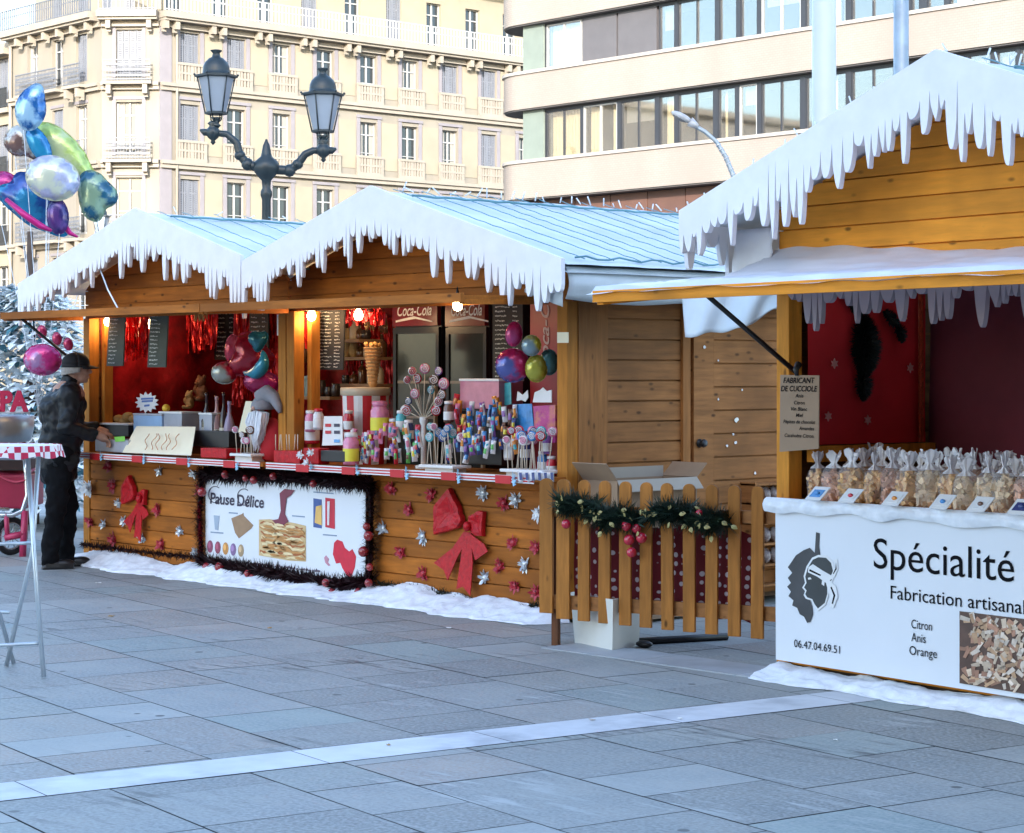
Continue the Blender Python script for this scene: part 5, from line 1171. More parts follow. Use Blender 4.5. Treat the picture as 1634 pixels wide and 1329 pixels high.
# white planter
pc = gnd(968, 1032); T = thing('planter_box', 'white square planter box standing behind the left pickets', 'planter', Vector((pc.x, pc.y+.02, 0)))
m_pl = mat('off_white_planter_plastic', (.68, .66, .60), .5, .08, 3); c0 = Vector((pc.x+.0, pc.y+.16, 0))
pq = [gnd(917, 1026), gnd(977, 1039), gnd(1019, 1030)]; e1 = pq[2]-pq[1]; p3 = pq[0]+e1; base_ = [pq[0], pq[1], pq[2], p3]; cc = sum(base_, Vector())/4
b = MB(); H = .30; top = [cc+(p-cc)*1.13+Vector((0, 0, H)) for p in base_]; inn = [cc+(p-cc)*1.0+Vector((0, 0, H)) for p in base_]; innb = [cc+(p-cc)*.95+Vector((0, 0, H-.1)) for p in base_]
b.add(base_+top+inn+innb, [(0,3,2,1)]+[(i, (i+1) % 4, (i+1) % 4+4, i+4) for i in range(4)]+[(4+i, 4+(i+1) % 4, 8+(i+1) % 4, 8+i) for i in range(4)]+[(8+i, 8+(i+1) % 4, 12+(i+1) % 4, 12+i) for i in range(4)])
b.build('pot', m_pl, T)
b = MB(); b.prism([p+Vector((0, 0, .001)) for p in innb], (0, 0, .012)); b.build('soil', m_earth, T)
# cardboard box against the side wall
m_card = mat('cardboard', (.30, .20, .125), .85, .1, 4, .1, alt=(.25, .16, .10)); m_card2 = mat('pale_cardboard', (.38, .33, .27), .85, .08, 4)
q0 = at_v(978, 790, .0); T = thing('cardboard_box', 'large open cardboard box standing behind the fence by the brown door', 'box', Vector((.75, .35, 0)))
bx0, bx1, by0, by1, bz = at_u(965, 0, .40).x, 1.0, .05, .75, .98
bA = at_u(985, 742, .30); v0_ = at_u(985, 742, .30).y; v1_ = at_u(1118, 742, .30).y
zt_ = at_u(1040, 765, .42).z
b = MB(); u0_, u1_ = .13, .44
v0_ = at_u(985, 0, u1_).y; v1_ = at_u(1112, 0, u1_).y
t = .008
b.bx((u0_, v0_, .02), (u1_, v0_+t, zt_)); b.bx((u0_, v1_-t, .02), (u1_, v1_, zt_)); b.bx((u1_-t, v0_+t, .02), (u1_, v1_-t, zt_)); b.bx((u0_, v0_+t, .02), (u0_+t, v1_-t, zt_)); b.bx((u0_+t, v0_+t, .02), (u1_-t, v1_-t, .03)); b.build('carton', m_card, T)
b = MB(); b.prism([(u1_, v0_, zt_), (u1_, v1_, zt_), (u1_+.05, v1_+.01, zt_-.07), (u1_+.05, v0_-.01, zt_-.07)], (0, 0, .006)); b.build('front_flap', m_card2, T)
b = MB(); b.prism([(u0_, v0_, zt_), (u1_, v0_, zt_), (u1_, v0_-.10, zt_+.11), (u0_, v0_-.10, zt_+.11)], (0, .005, .005)); b.build('side_flap', m_card, T); b = MB(); b.prism([(u0_, v1_, zt_), (u1_, v1_, zt_), (u1_, v1_+.10, zt_+.09), (u0_, v1_+.10, zt_+.09)], (0, -.005, .005)); b.build('side_flap', m_card, T)
b = MB(); b.prism([(u0_, v0_, zt_), (u0_, v1_, zt_), (u0_+.0, v1_, zt_+.07), (u0_, v0_, zt_+.07)], (.006, 0, 0)); b.build('back_flap', m_card2, T)
# dark ground bar and feet behind the fence, crate of packets on the far side wall
b = MB(); p = gnd(1020, 1029); q = gnd(1160, 1021); b.tube([p+Vector((0,0,.02)), q+Vector((0,0,.02))], .022, 8); b.ball(gnd(1028, 1033)+Vector((0,0,.02)), (.06, .04, .022), 10); b.build('weight_bar', m_black, label='black metal foot bar lying on the paving behind the fence', cat='bar')
m_wrap = mat('crumpled_cellophane', (.38, .33, .32), .25, .5, 18, .5, alt=(.10, .06, .05), altlo=.42, althi=.55)
T = thing('packet_rack', 'wooden rack of wrapped biscuit packets on the side wall beyond the fence', 'rack', at_u(1215, 900, .14))
v0_, v1_ = at_u(1188, 0, .14).y, at_u(1252, 0, .14).y
b = MB()
for y in (770, 800, 832, 865, 898, 930): z = at_u(1220, y, .14).z; b.bx((.10, v0_, z-.012), (.24, v1_, z))
for v in (v0_, v1_-.02): b.bx((.10, v, .05), (.238, v+.018, at_u(1220, 770, .14).z+.01))
b.build('rack_frame', m_fenx, T)
rnd = random.Random(9)
for y in (800, 832, 865, 898):
    z = at_u(1220, y, .14).z
    for k in range(4):
        v = v0_+.04+(v1_-v0_-.08)*(k+.5)/4; b = MB(); b.ball((.18, v, z+.055), (.04, .045, .055), 10); o = b.build('wrapped_packet', m_wrap, label='crumpled cellophane packet on the rack beyond the fence', cat='packet', group='packets on the rack beyond the fence')
# paper scraps stuck to the door
for i, (x, y, r) in enumerate(((1124, 554, 4), (1146, 575, 2.5), (1175, 670, 6), (1170, 693, 3), (1174, 706, 4), (1160, 711, 3), (1184, 622, 2.5), (1146, 637, 3), (1205, 755, 3.5))):
    rnd = random.Random(i); b = MB(); b.prism([at_u(x+.6*r*rnd.uniform(.6, 1.1)*math.cos(k*PI/4), y+.8*r*rnd.uniform(.6, 1.1)*math.sin(k*PI/4), .108) for k in range(8)], (.002, 0, 0)); b.build('paper_scrap', m_silver if i == 2 else m_wh, label='small torn scrap of white paper stuck to the brown door', cat='scrap', group='paper scraps on the brown door')
# ------------------------------------------------------------------ right-hand stall: banner, sign, bags
turned(True); before = set(COL.objects)
vC = -.47
T = thing('banner', 'large white banner lettered Spécialité on the front of the biscuit stall', 'banner', at_v(1440, 1070, vC))
def q4(mb, pts, nx=70, ny=30, amp=.006):
    A, B, C_, D = pts
    def fn(s, q):
        p = A.lerp(B, s).lerp(D.lerp(C_, s), 1-q); return p+Vector((0, amp*sag(s*4, q*3)-amp*1.0, 0))
    mb.grid(fn, nx, ny)
zb0 = at_v(1250, 1052, vC).z; zt0 = .925; uL = at_v(1246, 900, vC).x; uR = 5.20
b = MB(); q4(b, [Vector((uL, vC-.038, zt0)), Vector((uR, vC-.038, zt0)), Vector((uR, vC-.035, zb0)), Vector((uL, vC-.035, zb0))], amp=.0012)
b.build('sheet', m_ban, T)
vT = vC-.030
def vt(y): return vC-.0400
b = MB()
def sheet_text(body, x0, y0, x1, cap, bold=0):
    v = vt(y0-cap*.5)-.0012; ptext(b, body, x0, y0, x1, cap, v, 0, bold)
sheet_text('Spécialité', 1394, 906, 1618, 48); sheet_text('Corse', 1640, 914, 1770, 50); sheet_text('Fabrication artisanale', 1421, 955, 1650, 21)
sheet_text('06.47.04.69.51', 1267, 1032, 1340, 12); sheet_text('Citron', 1454, 1002, 1487, 14); sheet_text('Anis', 1454, 1023, 1477, 14); sheet_text('Orange', 1451, 1044, 1495, 14)
b.build('lettering', m_inkb, T)
isl_ = [(1302,849),(1308,851),(1307,872),(1309,886),(1303,890),(1298,905),(1290,930),(1292,955),(1296,968),(1297,980),(1293,992),(1288,994),(1283,984),(1276,980),(1272,970),(1264,966),(1266,958),(1258,951),(1262,944),(1256,936),(1262,930),(1257,922),(1264,914),(1257,905),(1262,898),(1270,886),(1282,878),(1292,874),(1300,882)]
def emblem(name, polys, m, dv):
    b = MB()
    for p in polys: yc = sum(y for x, y in p)/len(p); ppoly(b, p, vt(yc)-.0010-dv*.13, .0005)
    return b.build(name, m, T)
emblem('map_emblem', [isl_], mat('dark_grey_ink', (.05, .05, .055), .5, .3, 6), .003)
hd = [(1297,893),(1306,889),(1318,890),(1326,898),(1329,910),(1327,925),(1320,936),(1320,948),(1316,962),(1305,971),(1300,964),(1296,956),(1288,953),(1285,948),(1287,942),(1283,937),(1287,930),(1285,920),(1289,906)]
out_ = [(x+(x-1306)*.13, y+(y-930)*.09) for x, y in hd]
emblem('emblem_outline', [out_], m_wh, .0055); emblem('head_emblem', [hd], mat('charcoal_ink', (.035, .04, .042), .5, .2, 8), .008)
emblem('bandana_emblem', [[(1290,905),(1297,900),(1312,910),(1326,918),(1333,904),(1330,893),(1336,892),(1337,908),(1332,920),(1324,926),(1334,936),(1337,952),(1330,970),(1323,968),(1324,952),(1318,930),(1304,920),(1289,913)]], m_wh, .0105)
emblem('bandana_line', [[(1292,908),(1310,917),(1309,919),(1291,911)],[(1327,936),(1333,950),(1329,964),(1327,963),(1330,950),(1325,937)],[(1334,897),(1335,908),(1330,916),(1329,915),(1333,907)]], m_inkb, .013); emblem('face_detail', [[(1289,922),(1293,921),(1295,924),(1290,925)],[(1312,925),(1316,926),(1315,935),(1311,932)]], m_wh, .0125)
p0, p1 = (1531, 975), (1700, 1090)
bp_ = [(1531, 975), (1760, 1003), (1760, 1128), (1531, 1090)]
po = emblem('biscuit_photo', [bp_], mat('dark_photo_print', (.10, .05, .035), .4, .4, 10), .003)
rnd = random.Random(3); PB = [[], [], [], []]
for i in range(430):
    x = rnd.uniform(1538, 1750); y = rnd.uniform(982, 1102)+(x-1531)*.13*((rnd.random()*.5)+.5); a = rnd.uniform(0, PI); l = rnd.uniform(4, 9); w_ = rnd.uniform(2.5, 4.5)
    if y+6 > 1090+(x-1531)*.165 or y-6 < 975+(x-1531)*.122: continue
    PB[i % 4].append([(x+dx*l*math.cos(a)-dy*w_*math.sin(a), y+dx*l*math.sin(a)+dy*w_*math.cos(a)) for dx, dy in ((-1,-1),(1,-.8),(1.1,.7),(-.9,1))])
for k, (c, nm) in enumerate((((.62, .47, .34), 'cream'), ((.50, .30, .17), 'tan'), ((.68, .56, .46), 'pale'), ((.38, .19, .12), 'brown'))):
    b = MB()
    for j, p in enumerate(PB[k]): yc = sum(y for x, y in p)/4; ppoly(b, p, vt(yc)-.0026-.0005*((j*4+k) % 7), .0004)
    b.build('printed_biscuits', mat(nm+'_biscuit_print', c, .5, .2, 30, isl=.25), po)
# wadding along the counter edge
b = MB()
def edge(s, q):
    u = 2.235+2.98*s; a = q*PI*.95; r = .030*(1+.5*sag(u*7, q*2)+.3*sag(u*17, q*5)); return Vector((u, vC-.045-r*.8*math.sin(a)-.012*(q > .5)*q, .935+.012-.075*q*(1+.4*sag(u*5, 3))+.012*math.sin(a)))
b.grid(edge, 300, 10); b.build('snow_wadding', m_cotton, label='thin white cotton strip along the biscuit counter edge', cat='artificial snow')
# handwritten sign on the post
T = thing('cardboard_sign', 'brown cardboard sign with handwritten flavours hung on the left post of the biscuit stall', 'sign', at_v(1275, 722, -.50))
vS = -.50; b = MB(); b.prism([at_v(1245, 598, vS), at_v(1307, 599, vS), at_v(1306, 716, vS), at_v(1244, 721, vS)], (0, .006, 0)); b.build('board', mat('kraft_board', (.33, .22, .14), .85, .1, 5), T)
b = MB()
for body, x0, y0, x1, cap, bold in (('FABRICANT', 1250, 611, 1300, 8.5, .015), ('DE CUCCIOLE', 1246, 624, 1304, 8.5, .015), ('Anis', 1269, 634, 1282, 5.5, .01), ('Citron', 1267, 645, 1284, 5.5, .01), ('Vin Blanc', 1262, 655, 1288, 5.5, .01), ('Miel', 1270, 665, 1281, 5.5, .01), ('Pépites de chocolat', 1250, 675, 1301, 5.5, .01), ('Amandes', 1275, 686, 1299, 5.5, .01), ('Cacahuète Citron', 1252, 697, 1298, 5.5, .01)):
    ptext(b, body, x0, y0, x1, cap, vS-.003, .18, bold)
b.build('lettering', m_inkb, T)
b = MB(); p = at_v(1272, 590, vS); b.tube([p+Vector((-.01, .02, .03)), p+Vector((0, -.01, .0)), p+Vector((.004, -.006, -.03))], [.02, .016, .01], 8); b.build('clip', m_black, T)
# wreath drop and red ornaments inside
m_blk = mat('blackish_fir', (.008, .011, .009), .6, .4, 25)
rnd = random.Random(17); uW = 2.40
def iw(x, y): return at_u(x, y, uW)
b = MB()
for (x0, y0, x1, y1, r, n) in ((1376, 512, 1378, 600, .115, 2600), (1375, 590, 1377, 638, .075, 900), (1350, 470, 1376, 505, .05, 900), (1392, 460, 1380, 505, .04, 700), (1412, 498, 1432, 520, .05, 700), (1432, 520, 1440, 545, .05, 700)):
    A, B = iw(x0, y0), iw(x1, y1); k = max(1, int(n*(A-B).length/.3)//max(1, 1)); 
    for i in range(k):
        f = rnd.random(); p = A.lerp(B, f); rr_ = r*math.sin(PI*min(1, f*.8+.15)); d = Vector((rnd.uniform(.0, .5), rnd.gauss(0, .6), rnd.gauss(-.2, .6))); d.normalize(); e = p+d*rr_; s_ = Vector((.3, -d.z, d.y)).normalized()*.008; b.add([p-s_, p+s_, e], [(0,1,2)])
b.build('fir_swag', m_blk, label='dark fir door swag hanging on the red cloth inside the biscuit stall', cat='wreath')
for i, (x, y) in enumerate(((1331, 580), (1442, 505), (1452, 587), (1321, 664), (1384, 670))):
    p = at_u(x, y, uW-.005); b = MB(); b.prism([p+Vector((0, .028*(1 if k % 2 else .55)*math.cos(k*PI/6), .028*(1 if k % 2 else .55)*math.sin(k*PI/6))) for k in range(12)], (.006, 0, 0)); b.build('star_ornament', mat('dull_pink_star', (.62, .25, .22), .6) if i != 1 else mat('orange_star', (.8, .36, .08), .6), label='small orange star ornament on the red cloth right of the fir swag' if i == 1 else 'small pink star ornament on the red cloth around the fir swag', cat='ornament', group=None if i == 1 else 'pink stars on the red cloth')
b = MB(); cloth_wall(b, (2.385, .47, 0), (2.385, .515, 0), 1.22, 2.1, 9, .004, 8); b.build('tinsel_strip', mat('copper_red_tinsel', (.5, .06, .02), .4, .4, 40, .5), label='narrow coppery tinsel strip down the red cloth inside the biscuit stall', cat='tinsel')
# biscuit bags
m_film, n, bs, L = nodes('clear_cellophane')
bs.inputs['Base Color'].default_value = (.82, .80, .82, 1); bs.inputs['Roughness'].default_value = .18; bs.inputs['Alpha'].default_value = .16
m_film2, n, bs, L = nodes('gathered_cellophane')
bs.inputs['Base Color'].default_value = (.93, .90, .92, 1); bs.inputs['Roughness'].default_value = .3; bs.inputs['Alpha'].default_value = .86
bisc = [mat('golden_biscuit', (.80, .50, .23), .75, .25, 30, isl=.3), mat('cream_biscuit', (.82, .62, .40), .75, .2, 30, isl=.3), mat('reddish_biscuit', (.68, .38, .25), .75, .25, 30, isl=.35)]
def bag(k):
    T = thing('biscuit_bag', 'clear bag of biscuits', 'biscuit bag', (0,0,0), 'bags'); rnd = random.Random(k*7+1); b = MB()
    for i in range(92):
        a = rnd.uniform(0, 2*PI); r = .055*math.sqrt(rnd.random()); z = rnd.uniform(.012, .182)*(1-.25*(r/.05)); Mx = Matrix.Translation((r*math.cos(a)*1.05, r*math.sin(a)*.8, z)) @ Matrix.Rotation(rnd.uniform(0, 3), 4, Vector((rnd.uniform(-1, 1), rnd.uniform(-1, 1), rnd.uniform(-1, 1))))
        b.box((0,0,0), (rnd.uniform(.03, .05), rnd.uniform(.018, .026), rnd.uniform(.012, .02)), 0, 0, Mx)
    b.ball((0, 0, .085), (.045, .036, .08), 12); b.build('biscuits', bisc[k], T, local=True)
    def prof(t): 
        return [(0, .050), (.03, .062), (.48, .068), (.66, .056), (.75, .022), (.79, .015), (.84, .024), (.94, .038), (1.0, .042)]
    def rad(t):
        P = prof(t)
        for (t0, r0), (t1, r1) in zip(P, P[1:]):
            if t <= t1: f = (t-t0)/(t1-t0); return r0+(r1-r0)*f
        return P[-1][1]
    ph = [rnd.uniform(0, 6) for _ in range(4)]
    def fn(s, q, lo, hi):
        t = lo+(hi-lo)*q; a = 2*PI*s; pl = 1+.06*math.sin(5*a+ph[0])+.06*math.sin(9*a+ph[1]+t*4)+(.22*math.sin(7*a+ph[2]) if t > .68 else 0); r = rad(t)*pl
        fl = .45 if t > .78 else 1-.35*max(0, (t-.6)/.18) if t > .6 else 1; return Vector((r*math.cos(a), r*math.sin(a)*.82*fl, .262*t+(.012*math.sin(3*a+ph[3]) if t > .9 else 0)))
    b = MB(); b.grid(lambda s, q: fn(s, q, 0, .68), 40, 12); b.build('clear_body', m_film, T, local=True)
    b = MB(); b.grid(lambda s, q: fn(s, q, .68, 1), 48, 12); b.build('gathered_top', m_film2, T, local=True)
    return T
protos = [bag(0), bag(1), bag(2)]; used = [0, 0, 0]
rnd = random.Random(6); nb = 0
for row, v in ((0, -.33), (1, -.17), (2, .0)):
    u = 2.43+row*.05
    while u < 5.05:
        k = rnd.choice((0, 1, 1, 2)) if u > 2.75 else rnd.choice((0, 2)); loc = (u, v+rnd.uniform(-.02, .02), CT); px = CX+F*(Vector(loc)-CAM).dot(RT)/depth(loc)
        if px < 1655:
            kind = ('golden', 'cream', 'reddish')[k]; rn = ('front', 'middle', 'back')[row]; lab = 'clear tied bag of %s biscuits in the %s row on the right-hand counter' % (kind, rn); rz = rnd.uniform(0, 6.28)
            if not used[k]: o = protos[k]; used[k] = 1; o.location = loc; o.rotation_euler = (0, 0, rz); o['label'] = lab
            else: o = copy_tree(protos[k], loc, rz, lab)
            f = rnd.uniform(.93, 1.08); o.scale = (f, f, f*rnd.uniform(.95, 1.05)); o['group'] = '%s biscuit bags in the %s row' % (kind, rn)
        u += rnd.uniform(.112, .14)
for i, (x, y, c) in enumerate(((1302, 788, 'blue'), (1355, 791, 'red'), (1425, 795, 'orange'), (1502, 801, 'blue'), (1562, 803, 'brown'), (1627, 806, 'navy'))):
    p = at_v(x, y+6, -.56); p.z = CT+.018; lab = ('blue picture', 'red picture', 'orange fruit picture', 'blue and white picture', 'brown nut picture', 'dark picture')[i]
    T = thing('flavour_card', 'small white card with a %s leaning before the biscuit bags' % lab, 'card', p, 'flavour cards on the biscuit counter')
    b = MB(); b.prism([p+Vector((-.06, -.02, 0)), p+Vector((.05, -.02, 0)), p+Vector((.06, .045, .065)), p+Vector((-.05, .045, .065))], (0, -.002, .003)); b.build('card', m_wh, T)
    b = MB(); b.prism([p+Vector((-.040, -.012+.005, .016)), p+Vector((.035, -.007, .016)), p+Vector((.042, .028, .051)), p+Vector((-.033, .028, .051))], (0, -.003, .003)); b.ball(p+Vector((.005, .004, .036)), (.018, .01, .012), 8, 1); b.build('picture', [m_sw[c] if i in (0, 5) else m_wh, m_sw[c]], T)

for o in list(COL.objects):
    if o not in before and o.parent is None: turn(o)
turned(False)
for i, (x, y, r) in enumerate(((157, 931, 5), (177, 984, 6), (1085, 1148, 5), (945, 1150, 6), (1333, 1182, 4), (430, 1003, 4), (716, 1003, 5), (620, 1190, 4))):
    p = gnd(x, y); k = sc(p); rnd = random.Random(i+70); b = MB(); b.prism([p+Vector((r/k*rnd.uniform(.6, 1.2)*math.cos(q*PI/4), r/k*rnd.uniform(.6, 1.2)*math.sin(q*PI/4), .003+.006*rnd.random())) for q in range(8)], (0, 0, .0015)); b.build('litter_scrap', m_wh if i % 2 == 0 else m_brownish[1], label='tiny %s scrap of litter lying on the paving' % ('white paper' if i % 2 == 0 else 'brown leaf-like'), cat='litter', group=('white' if i % 2 == 0 else 'brown')+' litter scraps on the paving')
# ------------------------------------------------------------------ street lamps, poles
m_lamp = mat('blue_black_cast_iron', (.016, .028, .036), .42, .25, 6, .1)
m_lglass = mat('frosted_lamp_glass', (.26, .31, .38), .25, .08, 2)
def lantern(T, base, k=1.0, ht=1.0, parent_name='lantern'):
    """six-sided tapering lantern; base = foot of the cage"""
    M = Matrix.Translation(base) @ Matrix.Scale(k, 4)
    b = MB()
    b.lathe([(.03, -.26), (.07, -.22), (.09, -.20), (.05, -.17), (.06, -.10), (.10, -.06), (.04, -.05)], n=12, M=M)
    for j in range(4): a = j*PI/2+.4; b.tube([Vector((.03*math.cos(a), .03*math.sin(a), -.16)), Vector((.11*math.cos(a), .11*math.sin(a), -.10)), Vector((.12*math.cos(a), .12*math.sin(a), .0))], .012, 6, M=M)
    b.lathe([(.19, -.01), (.205, 0), (.205, .03), (.19, .04)], n=6, M=M, sm=False)
    for j in range(6): a = j*PI/3; b.tube([Vector((.195*math.cos(a), .195*math.sin(a), .02)), Vector((.335*math.cos(a), .335*math.sin(a), .66))], .014, 6, M=M)
    b.lathe([(.33, .64), (.385, .655), (.385, .69), (.30, .71)], n=6, M=M, sm=False)
    b.lathe([(.30, .70), (.245, .72), (.24, .78), (.235, .84), (.20, .92), (.13, .99), (.085, 1.01), (.075, 1.03), (.062, 1.08), (.10, 1.12), (.105, 1.135), (.03, 1.15)], n=18, M=M)
    for j in range(6): a = j*PI/3; b.ball((.385*math.cos(a), .385*math.sin(a), .70), .022, 6, 0, M)
    lo = b.build('lantern', m_lamp, T)
    g = MB(); g.lathe([(.175, .04), (.312, .645)], n=6, M=M, sm=False); g.build('lamp_glass', m_lglass, lo)
    return lo
ZL = 36.0; T = thing('street_lamp', 'dark twin-armed street lamp with two glazed lanterns, behind the middle stall', 'street lamp', Vector((at_z(425, 300, ZL).x, at_z(425, 300, ZL).y, 0)))
lp = lambda x, y: at_z(x, y, ZL); sL = F/ZL
b = MB(); c = lp(425, 0); zz = lambda y: H0-(y-HY)/F*ZL
b.lathe([(.28, 0), (.28, .3), (.20, .5), (.16, 1.0), (.11, 1.2), (.095, 2.6), (.13, 2.66), (.13, 2.74), (.085, 2.8), (.075, zz(318)), (.10, zz(312)), (.10, zz(306)), (.07, zz(300)), (.08, zz(288)), (.14, zz(282)), (.24, zz(270)), (.20, zz(258)), (.10, zz(250)), (.085, zz(245)), (.06, zz(232)), (.03, zz(226)), (.015, zz(222))], (c.x, c.y, 0), 16); b.build('post', m_lamp, T)
for pts in ([(420, 270), (395, 262), (383, 248), (378, 228), (362, 214), (340, 212)], [(430, 270), (462, 272), (475, 262), (487, 246), (500, 240), (516, 240)]):
    b = MB(); P = [lp(x, y) for x, y in pts]; sm_ = []
    for i in range(len(P)-1):
        for k in range(4): sm_.append(P[i].lerp(P[i+1], k/4))
    sm_.append(P[-1]); rs = [.085-.035*(i/len(sm_)) for i in range(len(sm_))]
    b.tube(sm_, rs, 10); e = P[-1]; b.ball(P[1], .11, 10); b.ball(P[2], (.10, .10, .09), 10)
    b.lathe([(.01, -.20), (.045, -.16), (.03, -.13), (.09, -.08), (.13, 0), (.10, .07), (.06, .12), (.10, .16), (.05, .2)], e, 12)
    d = (P[-1]-P[-2]).normalized(); b.tube([e, e+d*.15, e+d*.22+Vector((0, 0, .03))], [.07, .06, .02], 8); b.build('arm', m_lamp, T)
lantern(T, lp(345, 182), .95); lantern(T, lp(515, 211), .95)
Z2 = 80.0; p2 = at_z(161, 372, Z2); T = thing('street_lamp', 'distant dark street lamp whose lantern peeps over the left stall roof', 'street lamp', Vector((p2.x, p2.y, 0)))
b = MB(); b.lathe([(.28, 0), (.28, .3), (.16, 1.0), (.09, 1.3), (.07, p2.z-.25), (.06, p2.z-.2)], (p2.x, p2.y, 0), 12); b.build('post', m_lamp, T); lantern(T, p2, .95)
# modern street light with a light string wound round it
Zm = 40.0; mpnt = lambda x, y: at_z(x, y, Zm); pb = mpnt(1178, 300)
T = thing('street_light', 'grey cobra-head street light on a curved arm wound with a garland', 'street light', Vector((pb.x, pb.y, 0)))
m_galv = mat('galvanised_steel', (.30, .36, .41), .45, .18, 5, metal=.5, alt=(.24, .28, .32))
arm = [Vector((pb.x, pb.y, 0)), mpnt(1176, 320), mpnt(1170, 280), mpnt(1158, 250), mpnt(1143, 226), mpnt(1125, 210), mpnt(1108, 200)]
b = MB(); b.tube(arm, [.07, .06, .05, .045, .04, .04, .04], 8); b.build('pole', m_galv, T)
hdp = mpnt(1091, 190); dv_ = (mpnt(1073, 182)-mpnt(1108, 200)).normalized(); upv = Vector((0, 0, 1)); 
Mh = Matrix.Translation(hdp) @ dv_.to_track_quat('X', 'Z').to_matrix().to_4x4()
b = MB(); b.ball((0.05, 0, .02), (.22, .10, .07), 14, 0, Mh); b.tube([Vector((-.3, 0, -.01)), Vector((-.12, 0, .01))], [.05, .10], 10, M=Mh); hd_ = b.build('lamp_head', mat('pale_grey_enamel', (.36, .38, .41), .4), T)
b = MB(); b.ball((.07, 0, -.005), (.17, .085, .06), 12, 0, Mh); b.build('lamp_glass', mat('smoked_lamp_glass', (.16, .16, .17), .15), hd_)
b = MB(); b.tube([arm[1].lerp(arm[4], i/60)+Vector((0, 0, 0)) if False else (arm[1+min(2, int(i/20))].lerp(arm[2+min(2, int(i/20))], (i % 20)/20)+RT*(.05*math.cos(i*1.1))+FW*(.05*math.sin(i*1.1))) for i in range(60)], .013, 5); b.build('light_garland', mat('silver_grey_garland', (.5, .52, .56), .5, .2, 9), label='silver light garland wound round the curved street light pole', cat='garland')
def pole(x, Z, r0, r1, m, label, name):
    p = at_z(x, 300, Z); T = thing(name, label, 'pole', Vector((p.x, p.y, 0)))
    b = MB(); b.lathe([(r0*1.0, 0.02), (r0, 1), (r1, 13)], (p.x, p.y, 0), 24); b.build('shaft', m, T)
    b = MB(); b.lathe([(r0*2, 0), (r0*2, .02), (r0*1.2, .025), (r0*1.1, .1)], (p.x, p.y, 0), 24); b.build('base_plate', m, T)
pole(1315, 25, .145, .135, mat('white_painted_pole', (.52, .56, .61), .4, .04, 3), 'thick white round pole rising behind the biscuit stall roof', 'flag_pole')
pole(1438, 27, .10, .092, m_galv, 'slimmer mottled galvanised pole right of the white one', 'metal_pole')
# ------------------------------------------------------------------ flocked tree, cart, table
m_flock = mat('snow_flocked_needles', (.80, .86, .90), .9, .2, 8, isl=.15); m_teal = mat('teal_fir_needles', (.05, .16, .20), .8, .4, 8); m_trk = mat('tree_bark', (.09, .06, .045), .9, .3, 8, .4)
pt = at_z(48, 700, 22.6); T = thing('flocked_tree', 'white flocked Christmas tree with teal needles behind the candyfloss cart', 'tree', Vector((pt.x, pt.y, 0)))
b = MB(); b.lathe([(.10, 0), (.08, 1), (.03, 3.1)], (pt.x, pt.y, 0), 10); b.build('trunk', m_trk, T)
rnd = random.Random(31); bw = MB(); bt = MB()
for i in range(5200):
    z = .35+2.15*rnd.random()**1.25; R_ = 1.15*(1-(z-.35)/2.7)+.05; a = rnd.uniform(0, 2*PI); r = R_*math.sqrt(rnd.uniform(.15, 1)); lay = math.sin(z*11+a*2)*.12; r *= 1+lay
    p = Vector((pt.x+r*math.cos(a), pt.y+r*math.sin(a), z-.12*r)); d = Vector((math.cos(a), math.sin(a), rnd.uniform(-.6, .35))).normalized(); sd_ = d.cross(Vector((0,0,1))).normalized()*rnd.uniform(.025, .055); l = rnd.uniform(.10, .24); u_ = Vector((0, 0, rnd.uniform(.01, .05)))
    k = bt if rnd.random() < .15 else bw  # a random share of the needles is teal, the rest flocked white
    k.add([p-sd_*.4, p+d*l*.5-sd_+u_, p+d*l, p+d*l*.5+sd_+u_*.5, p+sd_*.4], [(0,1,2,3,4)])
bw.build('snowy_crown', m_flock, T); bt.build('crown', m_teal, T)
# candyfloss cart
pcx = gnd(10, 888); T = thing('candyfloss_cart', 'red candyfloss cart with a metal bowl and spoked wheel at the left edge', 'cart', Vector((pcx.x, pcx.y, 0)))
Zc = depth(pcx); cpt = lambda x, y, dz=0: at_z(x, y, Zc+dz)
m_cart = mat('magenta_red_paint', (.33, .012, .05), .4, .2, 4); m_pinkcl = mat('pink_red_cover', (.55, .06, .12), .6, .2, 5); m_alu = mat('brushed_aluminium', (.50, .55, .58), .35, .1, 8, metal=.7); m_tyre = mat('black_rubber', (.015, .015, .017), .8); m_chrome = mat('chrome_tube', (.62, .68, .72), .25, .08, 5, metal=.8)
c = cpt(-30, 700); b = MB(); b.lathe([(.30, -.02), (.42, .0), (.45, .10), (.455, .22), (.44, .225), (.43, .10), (.3, .02)], (c.x, c.y, c.z-.02), 32); b.build('bowl', m_alu, T)
A = cpt(-80, 815); B = cpt(42, 815)
b = MB(); zt, zb = cpt(0, 757).z, cpt(0, 812).z
b.prism([Vector((A.x, A.y, zb)), Vector((B.x, B.y, zb)), Vector((B.x, B.y, zt)), Vector((A.x, A.y, zt))], FW*.7); b.build('body', m_cart, T, bevel=.02)
b = MB(); b.grid(lambda s, q: A.lerp(B, s)*1+FW*(-.02+.74*q-.0)+Vector((0, 0, zt+.03-A.z-.1*(1-q)**4*(.6+.4*math.sin(s*9)))), 24, 8); b.build('cover', m_pinkcl, T, solid=.01)
b = MB(); zc_ = cpt(0, 735).z; b.prism([Vector((A.x, A.y, zt+.03))+FW*.1, Vector((B.x, B.y, zt+.03))+FW*.1-RT*.05, Vector((B.x, B.y, zc_))+FW*.1-RT*.05, Vector((A.x, A.y, zc_))+FW*.1], FW*.5); b.bx((0,0,0),(.001,.001,.001)) if False else None; b.build('pedestal', mat('dark_brown_panel', (.06, .03, .03), .6), T)
